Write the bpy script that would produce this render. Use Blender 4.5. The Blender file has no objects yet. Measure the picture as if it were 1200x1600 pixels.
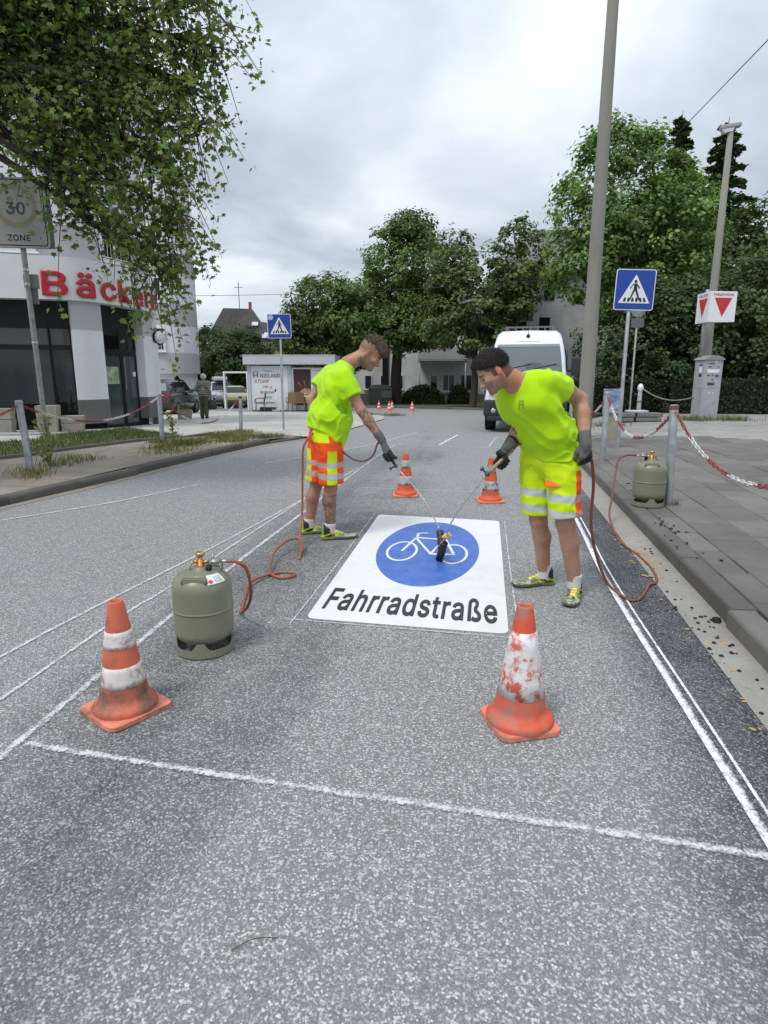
import bpy, bmesh, math, random
import numpy as np
from mathutils import Vector, Matrix, Euler
from mathutils.geometry import delaunay_2d_cdt

# ------------------------------------------------------------------ camera, sky, sun, exposure
SC = bpy.context.scene
COL = SC.collection
R = math.radians

cam_data = bpy.data.cameras.new('camera')
cam_data.sensor_fit = 'VERTICAL'
cam_data.sensor_height = 24.0
cam_data.lens = 24.0 * 965.0 / 1600.0
cam_data.clip_start = 0.05
cam_data.clip_end = 2000
cam = bpy.data.objects.new('camera', cam_data)
COL.objects.link(cam)
cam.location = (0, 0, 1.5)
cam.rotation_euler = (R(90 - 12.3904), 0, R(9.1987))
SC.camera = cam

SUN_EL, SUN_AZ = 58.0, 215.0            # azimuth clockwise from +Y: behind the camera, to its left
world = bpy.data.worlds.new('World')
SC.world = world
world.use_nodes = True
nt = world.node_tree
nt.nodes.clear()
n_out = nt.nodes.new('ShaderNodeOutputWorld')
n_bg = nt.nodes.new('ShaderNodeBackground')
n_sky = nt.nodes.new('ShaderNodeTexSky')
n_sky.sky_type = 'NISHITA'
n_sky.sun_disc = False
n_sky.sun_elevation = R(SUN_EL)
n_sky.sun_rotation = R(SUN_AZ)
n_sky.air_density = 1.0
n_sky.dust_density = 1.0
# a closed deck of cloud: brighter overhead (as any overcast sky), with soft darker bellies
n_tc = nt.nodes.new('ShaderNodeTexCoord')
n_sep = nt.nodes.new('ShaderNodeSeparateXYZ')
nt.links.new(n_tc.outputs['Generated'], n_sep.inputs[0])
def wmath(op, a, b=None, clamp=False):
    n = nt.nodes.new('ShaderNodeMath'); n.operation = op; n.use_clamp = clamp
    for i, v in enumerate((a, b)):
        if v is None: continue
        if isinstance(v, (int, float)): n.inputs[i].default_value = v
        else: nt.links.new(v, n.inputs[i])
    return n.outputs[0]
zc = wmath('MAXIMUM', n_sep.outputs[2], 0.0)
den = wmath('ADD', zc, 0.16)
n_cmb = nt.nodes.new('ShaderNodeCombineXYZ')
nt.links.new(wmath('DIVIDE', n_sep.outputs[0], den), n_cmb.inputs[0])
nt.links.new(wmath('DIVIDE', n_sep.outputs[1], den), n_cmb.inputs[1])
n_n1 = nt.nodes.new('ShaderNodeTexNoise')
n_n1.inputs['Scale'].default_value = 0.80
n_n1.inputs['Detail'].default_value = 6
n_n1.inputs['Roughness'].default_value = 0.5
n_n1.inputs['Distortion'].default_value = 0.3
nt.links.new(n_cmb.outputs[0], n_n1.inputs['Vector'])
n_r = nt.nodes.new('ShaderNodeValToRGB')
e = n_r.color_ramp.elements
e[0].position = 0.36; e[0].color = (0.32, 0.37, 0.43, 1)
e[1].position = 0.62; e[1].color = (0.77, 0.825, 0.885, 1)
m_ = n_r.color_ramp.elements.new(0.5); m_.color = (0.54, 0.60, 0.675, 1)
nt.links.new(n_n1.outputs['Fac'], n_r.inputs[0])
lift = wmath('MULTIPLY', wmath('ADD', wmath('MULTIPLY', wmath('POWER', zc, 1.6), 1.05), 0.93), 10.6)
n_mul = nt.nodes.new('ShaderNodeVectorMath'); n_mul.operation = 'SCALE'
nt.links.new(n_r.outputs[0], n_mul.inputs[0]); nt.links.new(lift, n_mul.inputs['Scale'])
n_mix = nt.nodes.new('ShaderNodeMixRGB')
n_mix.inputs[0].default_value = 0.93
nt.links.new(n_sky.outputs[0], n_mix.inputs[1]); nt.links.new(n_mul.outputs[0], n_mix.inputs[2])
nt.links.new(n_mix.outputs[0], n_bg.inputs[0])
n_bg.inputs[1].default_value = 0.10
nt.links.new(n_bg.outputs[0], n_out.inputs[0])

sun_data = bpy.data.lights.new('sun', 'SUN')
sun_data.energy = 1.5
sun_data.angle = R(13)
sun_data.color = (1.0, 0.965, 0.92)
sun = bpy.data.objects.new('sun', sun_data)
COL.objects.link(sun)
sun.location = (-20, -30, 60)
sun.rotation_euler = (R(90 - SUN_EL), 0, R(180 - SUN_AZ))

SC.view_settings.view_transform = 'Standard'
SC.view_settings.look = 'None'
SC.view_settings.gamma = 1.0
SC.view_settings.use_curve_mapping = False
SC.view_settings.exposure = 0.24
SC.cycles.max_bounces = 6
SC.cycles.transparent_max_bounces = 6
SC.cycles.use_denoising = True

# ------------------------------------------------------------------ helpers
random.seed(7)
rng = np.random.default_rng(11)

def sstep(a, b, x):
    t = min(1.0, max(0.0, (x - a) / (b - a)))
    return t * t * (3 - 2 * t)
def softp(t, k=2.0):
    return k * math.log1p(math.exp(max(-40, min(40, t / k))))
def G(y):                                   # height of the street: a low crest, then a fall
    return 0.019 * y - 0.045 * softp(y - 13) + 0.026 * softp(y - 50)
def base_z(x, y):
    return G(y) - 0.012 * max(0.0, -x - 6) * sstep(12, 18, y)
def GR(x, y):                               # right-hand pavement
    flat = 0.019 * y - 0.019 * softp(y - 13)
    return 0.12 + G(y) + (flat - G(y)) * sstep(1.6, 4, x)
def GL(x, y):                               # left-hand pavement, then the plaza level with the road
    k = sstep(11, 14, y)
    return base_z(x, y) + 0.1 * (1 - k) + 0.02 * k

def tag(o, label=None, cat=None, group=None, kind=None):
    if label: o['label'] = label
    if cat: o['category'] = cat
    if group: o['group'] = group
    if kind: o['kind'] = kind
    return o
def thing(name, label, cat, loc=(0, 0, 0), rz=0.0, group=None, tilt=None):
    o = bpy.data.objects.new(name, None); COL.objects.link(o)
    o.empty_display_size = 0.1
    o.location = loc; o.rotation_euler = (tilt[0] if tilt else 0, tilt[1] if tilt else 0, rz)
    return tag(o, label, cat, group)
def copy_tree(o, parent=None, **kw):
    c = o.copy(); COL.objects.link(c); c.parent = parent
    for ch in o.children: copy_tree(ch, c)
    tag(c, **kw)
    return c
def mesh_of(name, verts, faces, mats, fm=None, smooth=False):
    me = bpy.data.meshes.new(name)
    me.from_pydata([tuple(v) for v in verts], [], [tuple(f) for f in faces])
    if not isinstance(mats, (list, tuple)): mats = [mats]
    for m in mats: me.materials.append(m)
    if fm is not None: me.polygons.foreach_set('material_index', list(fm))
    if smooth is True: me.polygons.foreach_set('use_smooth', [True] * len(me.polygons))
    elif isinstance(smooth, list): me.polygons.foreach_set('use_smooth', smooth)
    me.update()
    return me
def link(name, me, parent=None, loc=(0, 0, 0), rot=(0, 0, 0)):
    o = bpy.data.objects.new(name, me); COL.objects.link(o)
    o.parent = parent; o.location = loc; o.rotation_euler = rot
    return o

class MB:
    """collects simple solids; build() makes ONE mesh object of them"""
    def __init__(s): s.v = []; s.f = []; s.sm = []; s.fm = []; s.cur = 0
    def mat(s, i): s.cur = i; return s
    def add(s, v, f, sm=False):
        n = len(s.v); s.v += [tuple(p) for p in v]
        s.f += [tuple(i + n for i in q) for q in f]; s.sm += [sm] * len(f); s.fm += [s.cur] * len(f)
        return s
    def box(s, c, d, rz=0.0, M=None, bev=0.0):
        x, y, z = d[0] / 2, d[1] / 2, d[2] / 2
        if bev > 0:
            b = min(bev, x * .9, y * .9, z * .9)
            bm = bmesh.new(); bmesh.ops.create_cube(bm, size=1)
            for v in bm.verts: v.co = Vector((v.co.x * d[0], v.co.y * d[1], v.co.z * d[2]))
            bmesh.ops.bevel(bm, geom=bm.edges[:], offset=b, segments=2, profile=.6, affect='EDGES')
            bm.verts.index_update()
            v = [p.co.copy() for p in bm.verts]; f = [[q.index for q in p.verts] for p in bm.faces]; bm.free()
        else:
            v = [Vector((i, j, k)) for k in (-z, z) for j in (-y, y) for i in (-x, x)]
            f = [(0, 2, 3, 1), (4, 5, 7, 6), (0, 1, 5, 4), (2, 6, 7, 3), (0, 4, 6, 2), (1, 3, 7, 5)]
        T = Matrix.Translation(Vector(c)) @ (M.to_4x4() if M is not None else Matrix.Rotation(rz, 4, 'Z'))
        return s.add([T @ p for p in v], f)
    def tube(s, pts, r, n=8, caps=True, sm=True):
        pts = [Vector(p) for p in pts]
        rs = r if isinstance(r, (list, tuple)) else [r] * len(pts)
        t0 = (pts[1] - pts[0]).normalized()
        ref = Vector((0, 0, 1)) if abs(t0.z) < .9 else Vector((1, 0, 0))
        u = t0.cross(ref).normalized(); V = []; Fc = []
        for i, p in enumerate(pts):
            t = (pts[min(i + 1, len(pts) - 1)] - pts[max(i - 1, 0)])
            t = t.normalized() if t.length > 1e-9 else t0
            u = (u - t * u.dot(t)).normalized(); w = t.cross(u)
            for k in range(n):
                a = 2 * math.pi * k / n
                V.append(p + (u * math.cos(a) + w * math.sin(a)) * rs[i])
        for i in range(len(pts) - 1):
            for k in range(n):
                a, b = i * n + k, i * n + (k + 1) % n
                Fc.append((a, b, b + n, a + n))
        s.add(V, Fc, sm)
        if caps:
            s.add(V[:n], [tuple(range(n - 1, -1, -1))]); s.add(V[-n:], [tuple(range(n))])
        return s
    def lathe(s, prof, c=(0, 0, 0), n=32, M=None, sm=True):
        c = Vector(c); V = []; Fc = []
        for r, z in prof:
            for k in range(n):
                a = 2 * math.pi * k / n
                p = Vector((r * math.cos(a), r * math.sin(a), z))
                V.append(c + (M @ p if M is not None else p))
        for i in range(len(prof) - 1):
            for k in range(n):
                a, b = i * n + k, i * n + (k + 1) % n
                Fc.append((a, b, b + n, a + n))
        return s.add(V, Fc, sm)
    def prism(s, poly, h0, h1, T=None, sm=False):
        """polygon in local XY, extruded along local Z, then T"""
        n = len(poly); T = T or Matrix.Identity(4)
        V = [T @ Vector((p[0], p[1], h0)) for p in poly] + [T @ Vector((p[0], p[1], h1)) for p in poly]
        s.add(V, [tuple(range(n - 1, -1, -1)), tuple(range(n, 2 * n))])
        s.add(V, [(i, (i + 1) % n, (i + 1) % n + n, i + n) for i in range(n)], sm)
        return s
    def ell(s, c, r, n=12, m=8, M=None):
        V = []; Fc = []; c = Vector(c)
        for i in range(m + 1):
            t = math.pi * i / m
            for k in range(n):
                a = 2 * math.pi * k / n
                p = Vector((r[0] * math.sin(t) * math.cos(a), r[1] * math.sin(t) * math.sin(a), r[2] * math.cos(t)))
                V.append(c + (M @ p if M is not None else p))
        for i in range(m):
            for k in range(n):
                a, b = i * n + k, i * n + (k + 1) % n
                Fc.append((a, a + n, b + n, b))
        return s.add(V, Fc, True)
    def build(s, name, mats, parent=None, loc=(0, 0, 0), rot=(0, 0, 0)):
        return link(name, s.mesh(name, mats), parent, loc, rot)
    def mesh(s, name, mats):
        me = mesh_of(name, s.v, s.f, mats, s.fm, s.sm)
        bm = bmesh.new(); bm.from_mesh(me)
        bmesh.ops.remove_doubles(bm, verts=bm.verts[:], dist=1e-6)
        bmesh.ops.recalc_face_normals(bm, faces=bm.faces[:]); bm.to_mesh(me); bm.free()
        return me

def spline(pts, n=8):
    """Catmull-Rom through the points"""
    P = [Vector(p) for p in pts]; out = []
    for i in range(len(P) - 1):
        a, b, c, d = P[max(i - 1, 0)], P[i], P[i + 1], P[min(i + 2, len(P) - 1)]
        for k in range(n):
            t = k / n
            out.append(.5 * ((2 * b) + (c - a) * t + (2 * a - 5 * b + 4 * c - d) * t * t + (3 * b - a - 3 * c + d) * t ** 3))
    out.append(P[-1]); return out

def sheet(name, poly, zf, step, mat, parent=None, dens=None, extra=None):
    """a ground sheet over any outline, following the lie of the land"""
    B = []
    n = len(poly)
    for i in range(n):
        a, b = Vector(poly[i]), Vector(poly[(i + 1) % n])
        k = max(1, int((b - a).length / step))
        B += [a + (b - a) * j / k for j in range(k)]
    nb = len(B)
    xs = [p[0] for p in poly]; ys = [p[1] for p in poly]
    pts = list(B)
    x = min(xs) + step * .37
    while x < max(xs):
        y = min(ys) + step * .41
        while y < max(ys):
            pts.append(Vector((x, y))); y += step
        x += step
    r = delaunay_2d_cdt([Vector((p[0], p[1])) for p in pts], [(i, (i + 1) % nb) for i in range(nb)], [list(range(nb))], 1, 1e-5)
    V = [(p[0], p[1], zf(p[0], p[1])) for p in r[0]]
    me = mesh_of(name, V, r[2], mat, smooth=True)
    if me.polygons and me.polygons[0].normal.z < 0: me.flip_normals()
    return link(name, me, parent)

import os
def _font():
    for base in (bpy.utils.resource_path('LOCAL'), bpy.utils.system_resource('DATAFILES')):
        for sub in ('datafiles/fonts/Inter.woff2', 'fonts/Inter.woff2'):      # the face Blender itself ships with
            try:
                p = os.path.join(base, sub)
                if os.path.exists(p): return bpy.data.fonts.load(p)
            except Exception: pass
    return None
FONT = _font()
def text_mesh(s, size=1.0, bold=0.0, depth=0.0, xs=1.0, shear=0.0, spacing=1.0, align='LEFT'):
    cu = bpy.data.curves.new('lettering', 'FONT')
    if FONT: cu.font = FONT
    cu.body = s; cu.size = size; cu.bevel_depth = bold; cu.bevel_resolution = 0; cu.extrude = depth
    cu.shear = shear; cu.space_character = spacing; cu.align_x = align; cu.resolution_u = 4
    ob = bpy.data.objects.new('lettering', cu); COL.objects.link(ob)
    dg = bpy.context.evaluated_depsgraph_get()
    me = bpy.data.meshes.new_from_object(ob.evaluated_get(dg))
    bpy.data.objects.remove(ob); bpy.data.curves.remove(cu)
    k = max(depth, .0012) / max(1e-6, depth + bold)
    for v in me.vertices: v.co.x *= xs; v.co.z *= k
    return me
def lettering(s, mat, parent, M, name='lettering', **kw):
    me = text_mesh(s, **kw); me.transform(M); me.materials.clear(); me.materials.append(mat)
    return link(name, me, parent)
def wall_frame(o, u, up=(0, 0, 1)):
    """matrix with local X along u, local Y up, local Z out of the wall (u x up)"""
    u = Vector(u).normalized(); up = Vector(up).normalized(); n = u.cross(up)
    M = Matrix((u, up, n)).transposed().to_4x4(); M.translation = Vector(o); return M

# ------------------------------------------------------------------ materials
MATS = {}
def _nd(t, ty, **kw):
    n = t.nodes.new(ty)
    for k, v in kw.items(): setattr(n, k, v)
    return n
def new_mat(name):
    m = bpy.data.materials.new(name); m.use_nodes = True
    t = m.node_tree; b = t.nodes['Principled BSDF']; MATS[name] = m
    return m, t, b
def mixc(t, fac, a, b, mode='MIX'):
    n = _nd(t, 'ShaderNodeMixRGB', blend_type=mode)
    for i, v in enumerate((fac, a, b)):
        if hasattr(v, 'is_output') or hasattr(v, 'links'): t.links.new(v, n.inputs[i])
        elif i == 0: n.inputs[0].default_value = v
        else: n.inputs[i].default_value = (*v[:3], 1)
    return n.outputs[0]
def noise(t, vec, scale, detail=4, rough=.55, dist=0.0):
    n = _nd(t, 'ShaderNodeTexNoise'); n.inputs['Scale'].default_value = scale
    n.inputs['Detail'].default_value = detail; n.inputs['Roughness'].default_value = rough
    n.inputs['Distortion'].default_value = dist
    t.links.new(vec, n.inputs['Vector']); return n.outputs['Fac']
def ramp(t, fac, stops, interp='LINEAR'):
    n = _nd(t, 'ShaderNodeValToRGB'); cr = n.color_ramp; cr.interpolation = interp
    while len(cr.elements) < len(stops): cr.elements.new(0.5)
    for e_, (p, c) in zip(cr.elements, stops):
        e_.position = p; e_.color = (*c[:3], 1) if isinstance(c, (tuple, list)) else (c, c, c, 1)
    t.links.new(fac, n.inputs[0]); return n.outputs[0]
def math_(t, op, a, b=0.0, clamp=False):
    n = _nd(t, 'ShaderNodeMath', operation=op, use_clamp=clamp)
    for i, v in enumerate((a, b)):
        if isinstance(v, (int, float)): n.inputs[i].default_value = v
        else: t.links.new(v, n.inputs[i])
    return n.outputs[0]
def bump(t, b, h, strength=.3, dist=.01):
    n = _nd(t, 'ShaderNodeBump'); n.inputs['Strength'].default_value = strength; n.inputs['Distance'].default_value = dist
    t.links.new(h, n.inputs['Height']); t.links.new(n.outputs[0], b.inputs['Normal'])
def coords(t, kind='Object', scale=None, rnd=True):
    tc = _nd(t, 'ShaderNodeTexCoord'); o = tc.outputs[kind]
    if rnd:
        oi = _nd(t, 'ShaderNodeObjectInfo'); a = _nd(t, 'ShaderNodeVectorMath', operation='MULTIPLY_ADD')
        t.links.new(o, a.inputs[0]); a.inputs[1].default_value = scale or (1, 1, 1)
        cb = _nd(t, 'ShaderNodeCombineXYZ'); t.links.new(math_(t, 'MULTIPLY', oi.outputs['Random'], 37.0), cb.inputs[0])
        t.links.new(cb.outputs[0], a.inputs[2]); return a.outputs[0]
    if scale:
        a = _nd(t, 'ShaderNodeVectorMath', operation='MULTIPLY'); t.links.new(o, a.inputs[0]); a.inputs[1].default_value = scale
        return a.outputs[0]
    return o
def geo_pos(t):
    return _nd(t, 'ShaderNodeNewGeometry').outputs['Position']
def M(name, col, rough=.6, metal=0.0, var=.12, vs=6.0, dirt=None, ds=3.0, da=.5, hard=1.0, bmp=0.0, bs=60.0, spec=.5, trans=0.0, stretch=None):
    """plain surface: colour with mottling, a layer of dirt or wear, fine relief"""
    if name in MATS: return MATS[name]
    m, t, b = new_mat(name)
    v = coords(t, scale=stretch)
    f = noise(t, v, vs, 5, .6)
    lo = tuple(c * (1 - var) for c in col); hi = tuple(min(1, c * (1 + var)) for c in col)
    c = ramp(t, f, [(.3, lo), (.7, hi)])
    if dirt:
        d = ramp(t, noise(t, v, ds, 7, .68), [(.64 - .21 * da - .14 / hard, 0), (.64 - .21 * da + .14 / hard, 1)])
        c = mixc(t, d, c, dirt)
    t.links.new(c, b.inputs['Base Color'])
    b.inputs['Roughness'].default_value = rough; b.inputs['Metallic'].default_value = metal
    b.inputs['Specular IOR Level'].default_value = spec
    if trans: b.inputs['Transmission Weight'].default_value = trans
    if bmp: bump(t, b, noise(t, v, bs, 4, .6), bmp, .01)
    return m
def MV(name, rough=.7, var=.08, vs=40, bmp=0.0, bs=200, sss=0.0, sheen=0.0, spec=.4):
    """colour comes from the mesh's own colour attribute (what the thing is dyed or painted)"""
    if name in MATS: return MATS[name]
    m, t, b = new_mat(name)
    at = _nd(t, 'ShaderNodeVertexColor', layer_name='Col')
    v = coords(t)
    f = ramp(t, noise(t, v, vs, 4, .6), [(.3, 1 - var), (.7, 1 + var)])
    t.links.new(mixc(t, 1.0, at.outputs[0], f, 'MULTIPLY'), b.inputs['Base Color'])
    b.inputs['Roughness'].default_value = rough; b.inputs['Specular IOR Level'].default_value = spec
    if sss:
        b.inputs['Subsurface Weight'].default_value = sss; b.inputs['Subsurface Radius'].default_value = (.02, .008, .004)
        b.inputs['Subsurface Scale'].default_value = .3
    if sheen: b.inputs['Sheen Weight'].default_value = sheen
    if bmp: bump(t, b, noise(t, v, bs, 3, .6), bmp, .002)
    return m
def paint_attr(me, cols):
    """cols: one colour per vertex"""
    a = me.color_attributes.new('Col', 'FLOAT_COLOR', 'POINT')
    c = np.ones((len(me.vertices), 4), np.float32); c[:, :3] = cols
    a.data.foreach_set('color', c.ravel())
def glass_mat(name, col=(.02, .025, .03), rough=.04):
    if name in MATS: return MATS[name]
    m, t, b = new_mat(name)
    b.inputs['Base Color'].default_value = (*col, 1); b.inputs['Roughness'].default_value = rough
    b.inputs['Specular IOR Level'].default_value = .55
    v = coords(t); bump(t, b, noise(t, v, 1.3, 2), .05, .02)
    return m
# ------------------------------------------------------------------ ground materials
def asphalt():
    m, t, b = new_mat('asphalt')
    p = geo_pos(t)
    vo = _nd(t, 'ShaderNodeTexVoronoi'); vo.inputs['Scale'].default_value = 150; t.links.new(p, vo.inputs['Vector'])
    sp = _nd(t, 'ShaderNodeSeparateColor'); t.links.new(vo.outputs['Color'], sp.inputs[0])
    vo2 = _nd(t, 'ShaderNodeTexVoronoi'); vo2.inputs['Scale'].default_value = 310; t.links.new(p, vo2.inputs['Vector'])
    sp2 = _nd(t, 'ShaderNodeSeparateColor'); t.links.new(vo2.outputs['Color'], sp2.inputs[0])
    # wear: long streaks along the lanes, and broad patches
    st = _nd(t, 'ShaderNodeVectorMath', operation='MULTIPLY'); t.links.new(p, st.inputs[0]); st.inputs[1].default_value = (1.5, .16, 1)
    streak = noise(t, st.outputs[0], 1.0, 5, .6)
    patch = noise(t, p, .75, 5, .6)
    fine = noise(t, p, 7.0, 4, .6)
    sx = _nd(t, 'ShaderNodeSeparateXYZ'); t.links.new(p, sx.inputs[0])
    xw = math_(t, 'ADD', sx.outputs[0], math_(t, 'MULTIPLY', math_(t, 'SUBTRACT', patch, .5), .7))
    # across the street: worn wheel tracks are pale, the strip by the gutter and between bays is darker
    lane = ramp(t, math_(t, 'DIVIDE', math_(t, 'ADD', xw, 6.0), 8.0),
                [(0.08, .30), (.14, .62), (.26, .86), (.36, .52), (.45, .72), (.505, .44), (.56, .24), (.64, .36), (.72, .74), (.80, .70), (.845, .34), (.868, .10), (.93, .06)])
    w = math_(t, 'ADD', math_(t, 'MULTIPLY', lane, .95), math_(t, 'ADD', math_(t, 'MULTIPLY', streak, .62), math_(t, 'MULTIPLY', patch, .42)))
    w = math_(t, 'ADD', w, math_(t, 'MULTIPLY', math_(t, 'SUBTRACT', fine, .5), .30))
    # further up the street the asphalt colour grows paler
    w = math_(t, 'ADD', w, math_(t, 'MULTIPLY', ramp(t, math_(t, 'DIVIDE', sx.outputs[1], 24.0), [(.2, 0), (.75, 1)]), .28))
    chip = ramp(t, sp.outputs[0], [(0, .035), (.35, .060), (.55, .11), (.70, .24), (.84, .47), (1, .80)])
    grit = ramp(t, sp2.outputs[0], [(0, .045), (.5, .11), (.8, .26), (1, .58)])
    c = mixc(t, .42, chip, grit)
    edge = ramp(t, vo.outputs['Distance'], [(.0, 1.16), (.75, .62)])
    c = mixc(t, 1.0, c, edge, 'MULTIPLY')
    dark = mixc(t, 1.0, c, (.51, .52, .545), 'MULTIPLY')
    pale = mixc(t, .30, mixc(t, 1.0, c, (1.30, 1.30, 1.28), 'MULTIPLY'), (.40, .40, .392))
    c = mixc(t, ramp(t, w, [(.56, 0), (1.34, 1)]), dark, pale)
    t.links.new(c, b.inputs['Base Color'])
    b.inputs['Roughness'].default_value = .86; b.inputs['Specular IOR Level'].default_value = .3
    bump(t, b, math_(t, 'SUBTRACT', sp.outputs[1], math_(t, 'MULTIPLY', vo.outputs['Distance'], .9)), .55, .004)
    return m
ASPHALT = asphalt()

def paving(name, col, var=.16, stain=(.05, .05, .048), grit=160, joints=None):
    m, t, b = new_mat(name)
    p = geo_pos(t)
    f = noise(t, p, 2.3, 7, .65); g_ = noise(t, p, grit, 3, .7)
    oi = _nd(t, 'ShaderNodeObjectInfo')
    lo = tuple(c * (1 - var) for c in col); hi = tuple(c * (1 + var) for c in col)
    c = ramp(t, f, [(.28, lo), (.72, hi)])
    c = mixc(t, 1.0, c, ramp(t, oi.outputs['Random'], [(0, .80), (1, 1.12)]), 'MULTIPLY')
    c = mixc(t, ramp(t, noise(t, p, .9, 6, .7), [(.50, 0), (.72, .45)]), c, tuple(x * .55 for x in col))
    c = mixc(t, 1.0, c, ramp(t, g_, [(.25, .72), (.75, 1.3)]), 'MULTIPLY')
    sp = noise(t, p, 9.0, 6, .7)
    c = mixc(t, ramp(t, sp, [(.60, 0), (.78, .7)]), c, stain)
    if joints:
        br = _nd(t, 'ShaderNodeTexBrick'); br.inputs['Scale'].default_value = 1.0
        br.inputs['Brick Width'].default_value = joints[0]; br.inputs['Row Height'].default_value = joints[1]
        br.inputs['Mortar Size'].default_value = .007; br.inputs['Mortar Smooth'].default_value = .3
        br.inputs['Color1'].default_value = (1, 1, 1, 1); br.inputs['Color2'].default_value = (.86, .86, .86, 1); br.inputs['Mortar'].default_value = (.42, .41, .38, 1)
        t.links.new(p, br.inputs['Vector'])
        c = mixc(t, 1.0, c, br.outputs[0], 'MULTIPLY')
    t.links.new(c, b.inputs['Base Color']); b.inputs['Roughness'].default_value = .9; b.inputs['Specular IOR Level'].default_value = .25
    bump(t, b, math_(t, 'ADD', g_, math_(t, 'MULTIPLY', f, 1.0)), .35, .004)
    return m
SLAB = paving('pavement_slab', (.165, .155, .143))
PAVE_R = paving('pavement_far', (.30, .288, .268), joints=(.52, .36))
JOINT = paving('joint_sand', (.085, .08, .07), grit=90)
KERB = paving('kerb_concrete', (.15, .143, .132))
KERB_L = paving('kerb_weathered', (.105, .098, .09))
GUTTER = paving('gutter_concrete', (.30, .285, .255), stain=(.12, .105, .075))
PLAZA = paving('plaza_concrete', (.43, .415, .385), var=.10, stain=(.22, .21, .19), joints=(.9, .9))
DIRT = paving('dusty_pavement', (.26, .225, .185), var=.2, stain=(.11, .09, .065), joints=(.5, .5))
SOIL = paving('soil', (.09, .075, .05), grit=60)
VERGE = M('verge_grass_soil', (.075, .085, .035), rough=.95, var=.4, vs=2.2, dirt=(.12, .10, .06), ds=3, da=.5, bmp=.8, bs=40)

# ------------------------------------------------------------------ the lie of the land
gx = [-160, -120, -90, -70, -55] + list(range(-45, 31, 3)) + [36, 45, 60, 80, 110, 160]
gy = [-12] + list(range(-8, 61, 3)) + [66, 75, 90, 110, 150, 220, 320]
V = [(x, y, base_z(x, y) - .07) for y in gy for x in gx]
nx = len(gx)
F = [(j * nx + i, j * nx + i + 1, (j + 1) * nx + i + 1, (j + 1) * nx + i) for j in range(len(gy) - 1) for i in range(nx - 1)]
tag(link('ground', mesh_of('ground', V, F, SOIL, smooth=True)), 'dark earth under the streets and yards', None, None, 'structure')

KL = [(-6.1, -2.0), (-5.75, 2.0), (-5.48, 4.0), (-5.191, 5.84), (-4.972, 6.97), (-4.659, 9.32), (-4.304, 11.6), (-3.80, 12.95)]   # left kerb line
ROAD_EDGE = [(-3.62, 13.6), (-3.45, 15.0), (-3.42, 17.5), (-3.5, 21.8), (-4.1, 24.9), (-6.2, 27.3), (-10, 29.0), (-14, 31.5), (-22, 36.0), (-40, 44)]
FAR_EDGE = [(-46, 55.0), (-30, 48.6), (-18, 43.6), (-8.16, 39.2), (-4, 37.1), (-.65, 35.3), (2.2, 33.2), (3.9, 29.6), (4.3, 25.0), (4.0, 22.0), (3.0, 19.5), (1.47, 17.2)]
road_poly = KL + ROAD_EDGE + FAR_EDGE + [(1.455, 12), (1.45, 4), (1.40, -2.5), (0, -3)]
# the carriageway is laid a little way under its kerbs
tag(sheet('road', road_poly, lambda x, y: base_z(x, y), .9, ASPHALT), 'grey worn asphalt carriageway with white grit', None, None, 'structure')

tag(sheet('gutter', [(1.185, -1.5), (1.43, -1.5), (1.45, 4), (1.452, 10), (1.455, 15.5), (1.215, 15.5), (1.20, 10), (1.213, 6.8), (1.222, 3.8)],
          lambda x, y: G(y) + .004, .5, GUTTER), 'pale concrete gutter strip along the right kerb', None, None, 'structure')
gl = [(x + .02, y) for x, y in KL]; gr = [(x + .16, y) for x, y in KL]
tag(sheet('gutter', gl + gr[::-1], lambda x, y: G(y) + .004, .6, paving('gutter_dusty', (.24, .22, .185), stain=(.1, .085, .06))), 'narrow dusty gutter at the left kerb', None, None, 'structure')

# kerb stones, one by one
def kerb_stone(l, w, h, bev, seed):
    rr = random.Random(seed); bm = bmesh.new(); bmesh.ops.create_cube(bm, size=1)
    for v in bm.verts: v.co = Vector((v.co.x * w, v.co.y * l, v.co.z * h - h / 2))
    top = [e_ for e_ in bm.edges if all(v.co.z > -1e-4 for v in e_.verts)]
    bmesh.ops.bevel(bm, geom=top, offset=bev, segments=2, profile=.5, affect='EDGES')
    for v in bm.verts:
        if v.co.z > -h * .5: v.co += Vector((rr.uniform(-.003, .003), 0, rr.uniform(-.003, .003)))
    me = bpy.data.meshes.new('kerb_stone'); bm.to_mesh(me); bm.free(); return me
kr = bpy.data.objects.new('kerb', None); COL.objects.link(kr); tag(kr, 'grey concrete kerb of long stones on the right', None, None, 'structure')
ks = [kerb_stone(.988, .15, .26, .022, i) for i in range(4)]
for me in ks: me.materials.append(KERB)
for i in range(18):
    y = -1.2 + i * 1.0 + .36
    x = 1.437 + (.015 if y > 3.6 else -.018 * (3.6 - y)) + .075
    link('kerb_stone', ks[i % 4], kr, (x, y, G(y) + .12 + random.uniform(-.003, .003)), (math.atan(.019) if y < 12 else -.003, 0, random.uniform(-.004, .004)))
kl = bpy.data.objects.new('kerb', None); COL.objects.link(kl); tag(kl, 'low weathered kerb of dark stones on the left', None, None, 'structure')
ks2 = [kerb_stone(1.0, .16, .24, .035, 20 + i) for i in range(4)]
for me in ks2: me.materials.append(KERB_L)
def along(poly, step):
    out = []; acc = 0.0
    P = [Vector(p) for p in poly]
    for a, b in zip(P[:-1], P[1:]):
        L = (b - a).length
        while acc < L:
            out.append((a + (b - a) * acc / L, (b - a).normalized())); acc += step
        acc -= L
    return out
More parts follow.
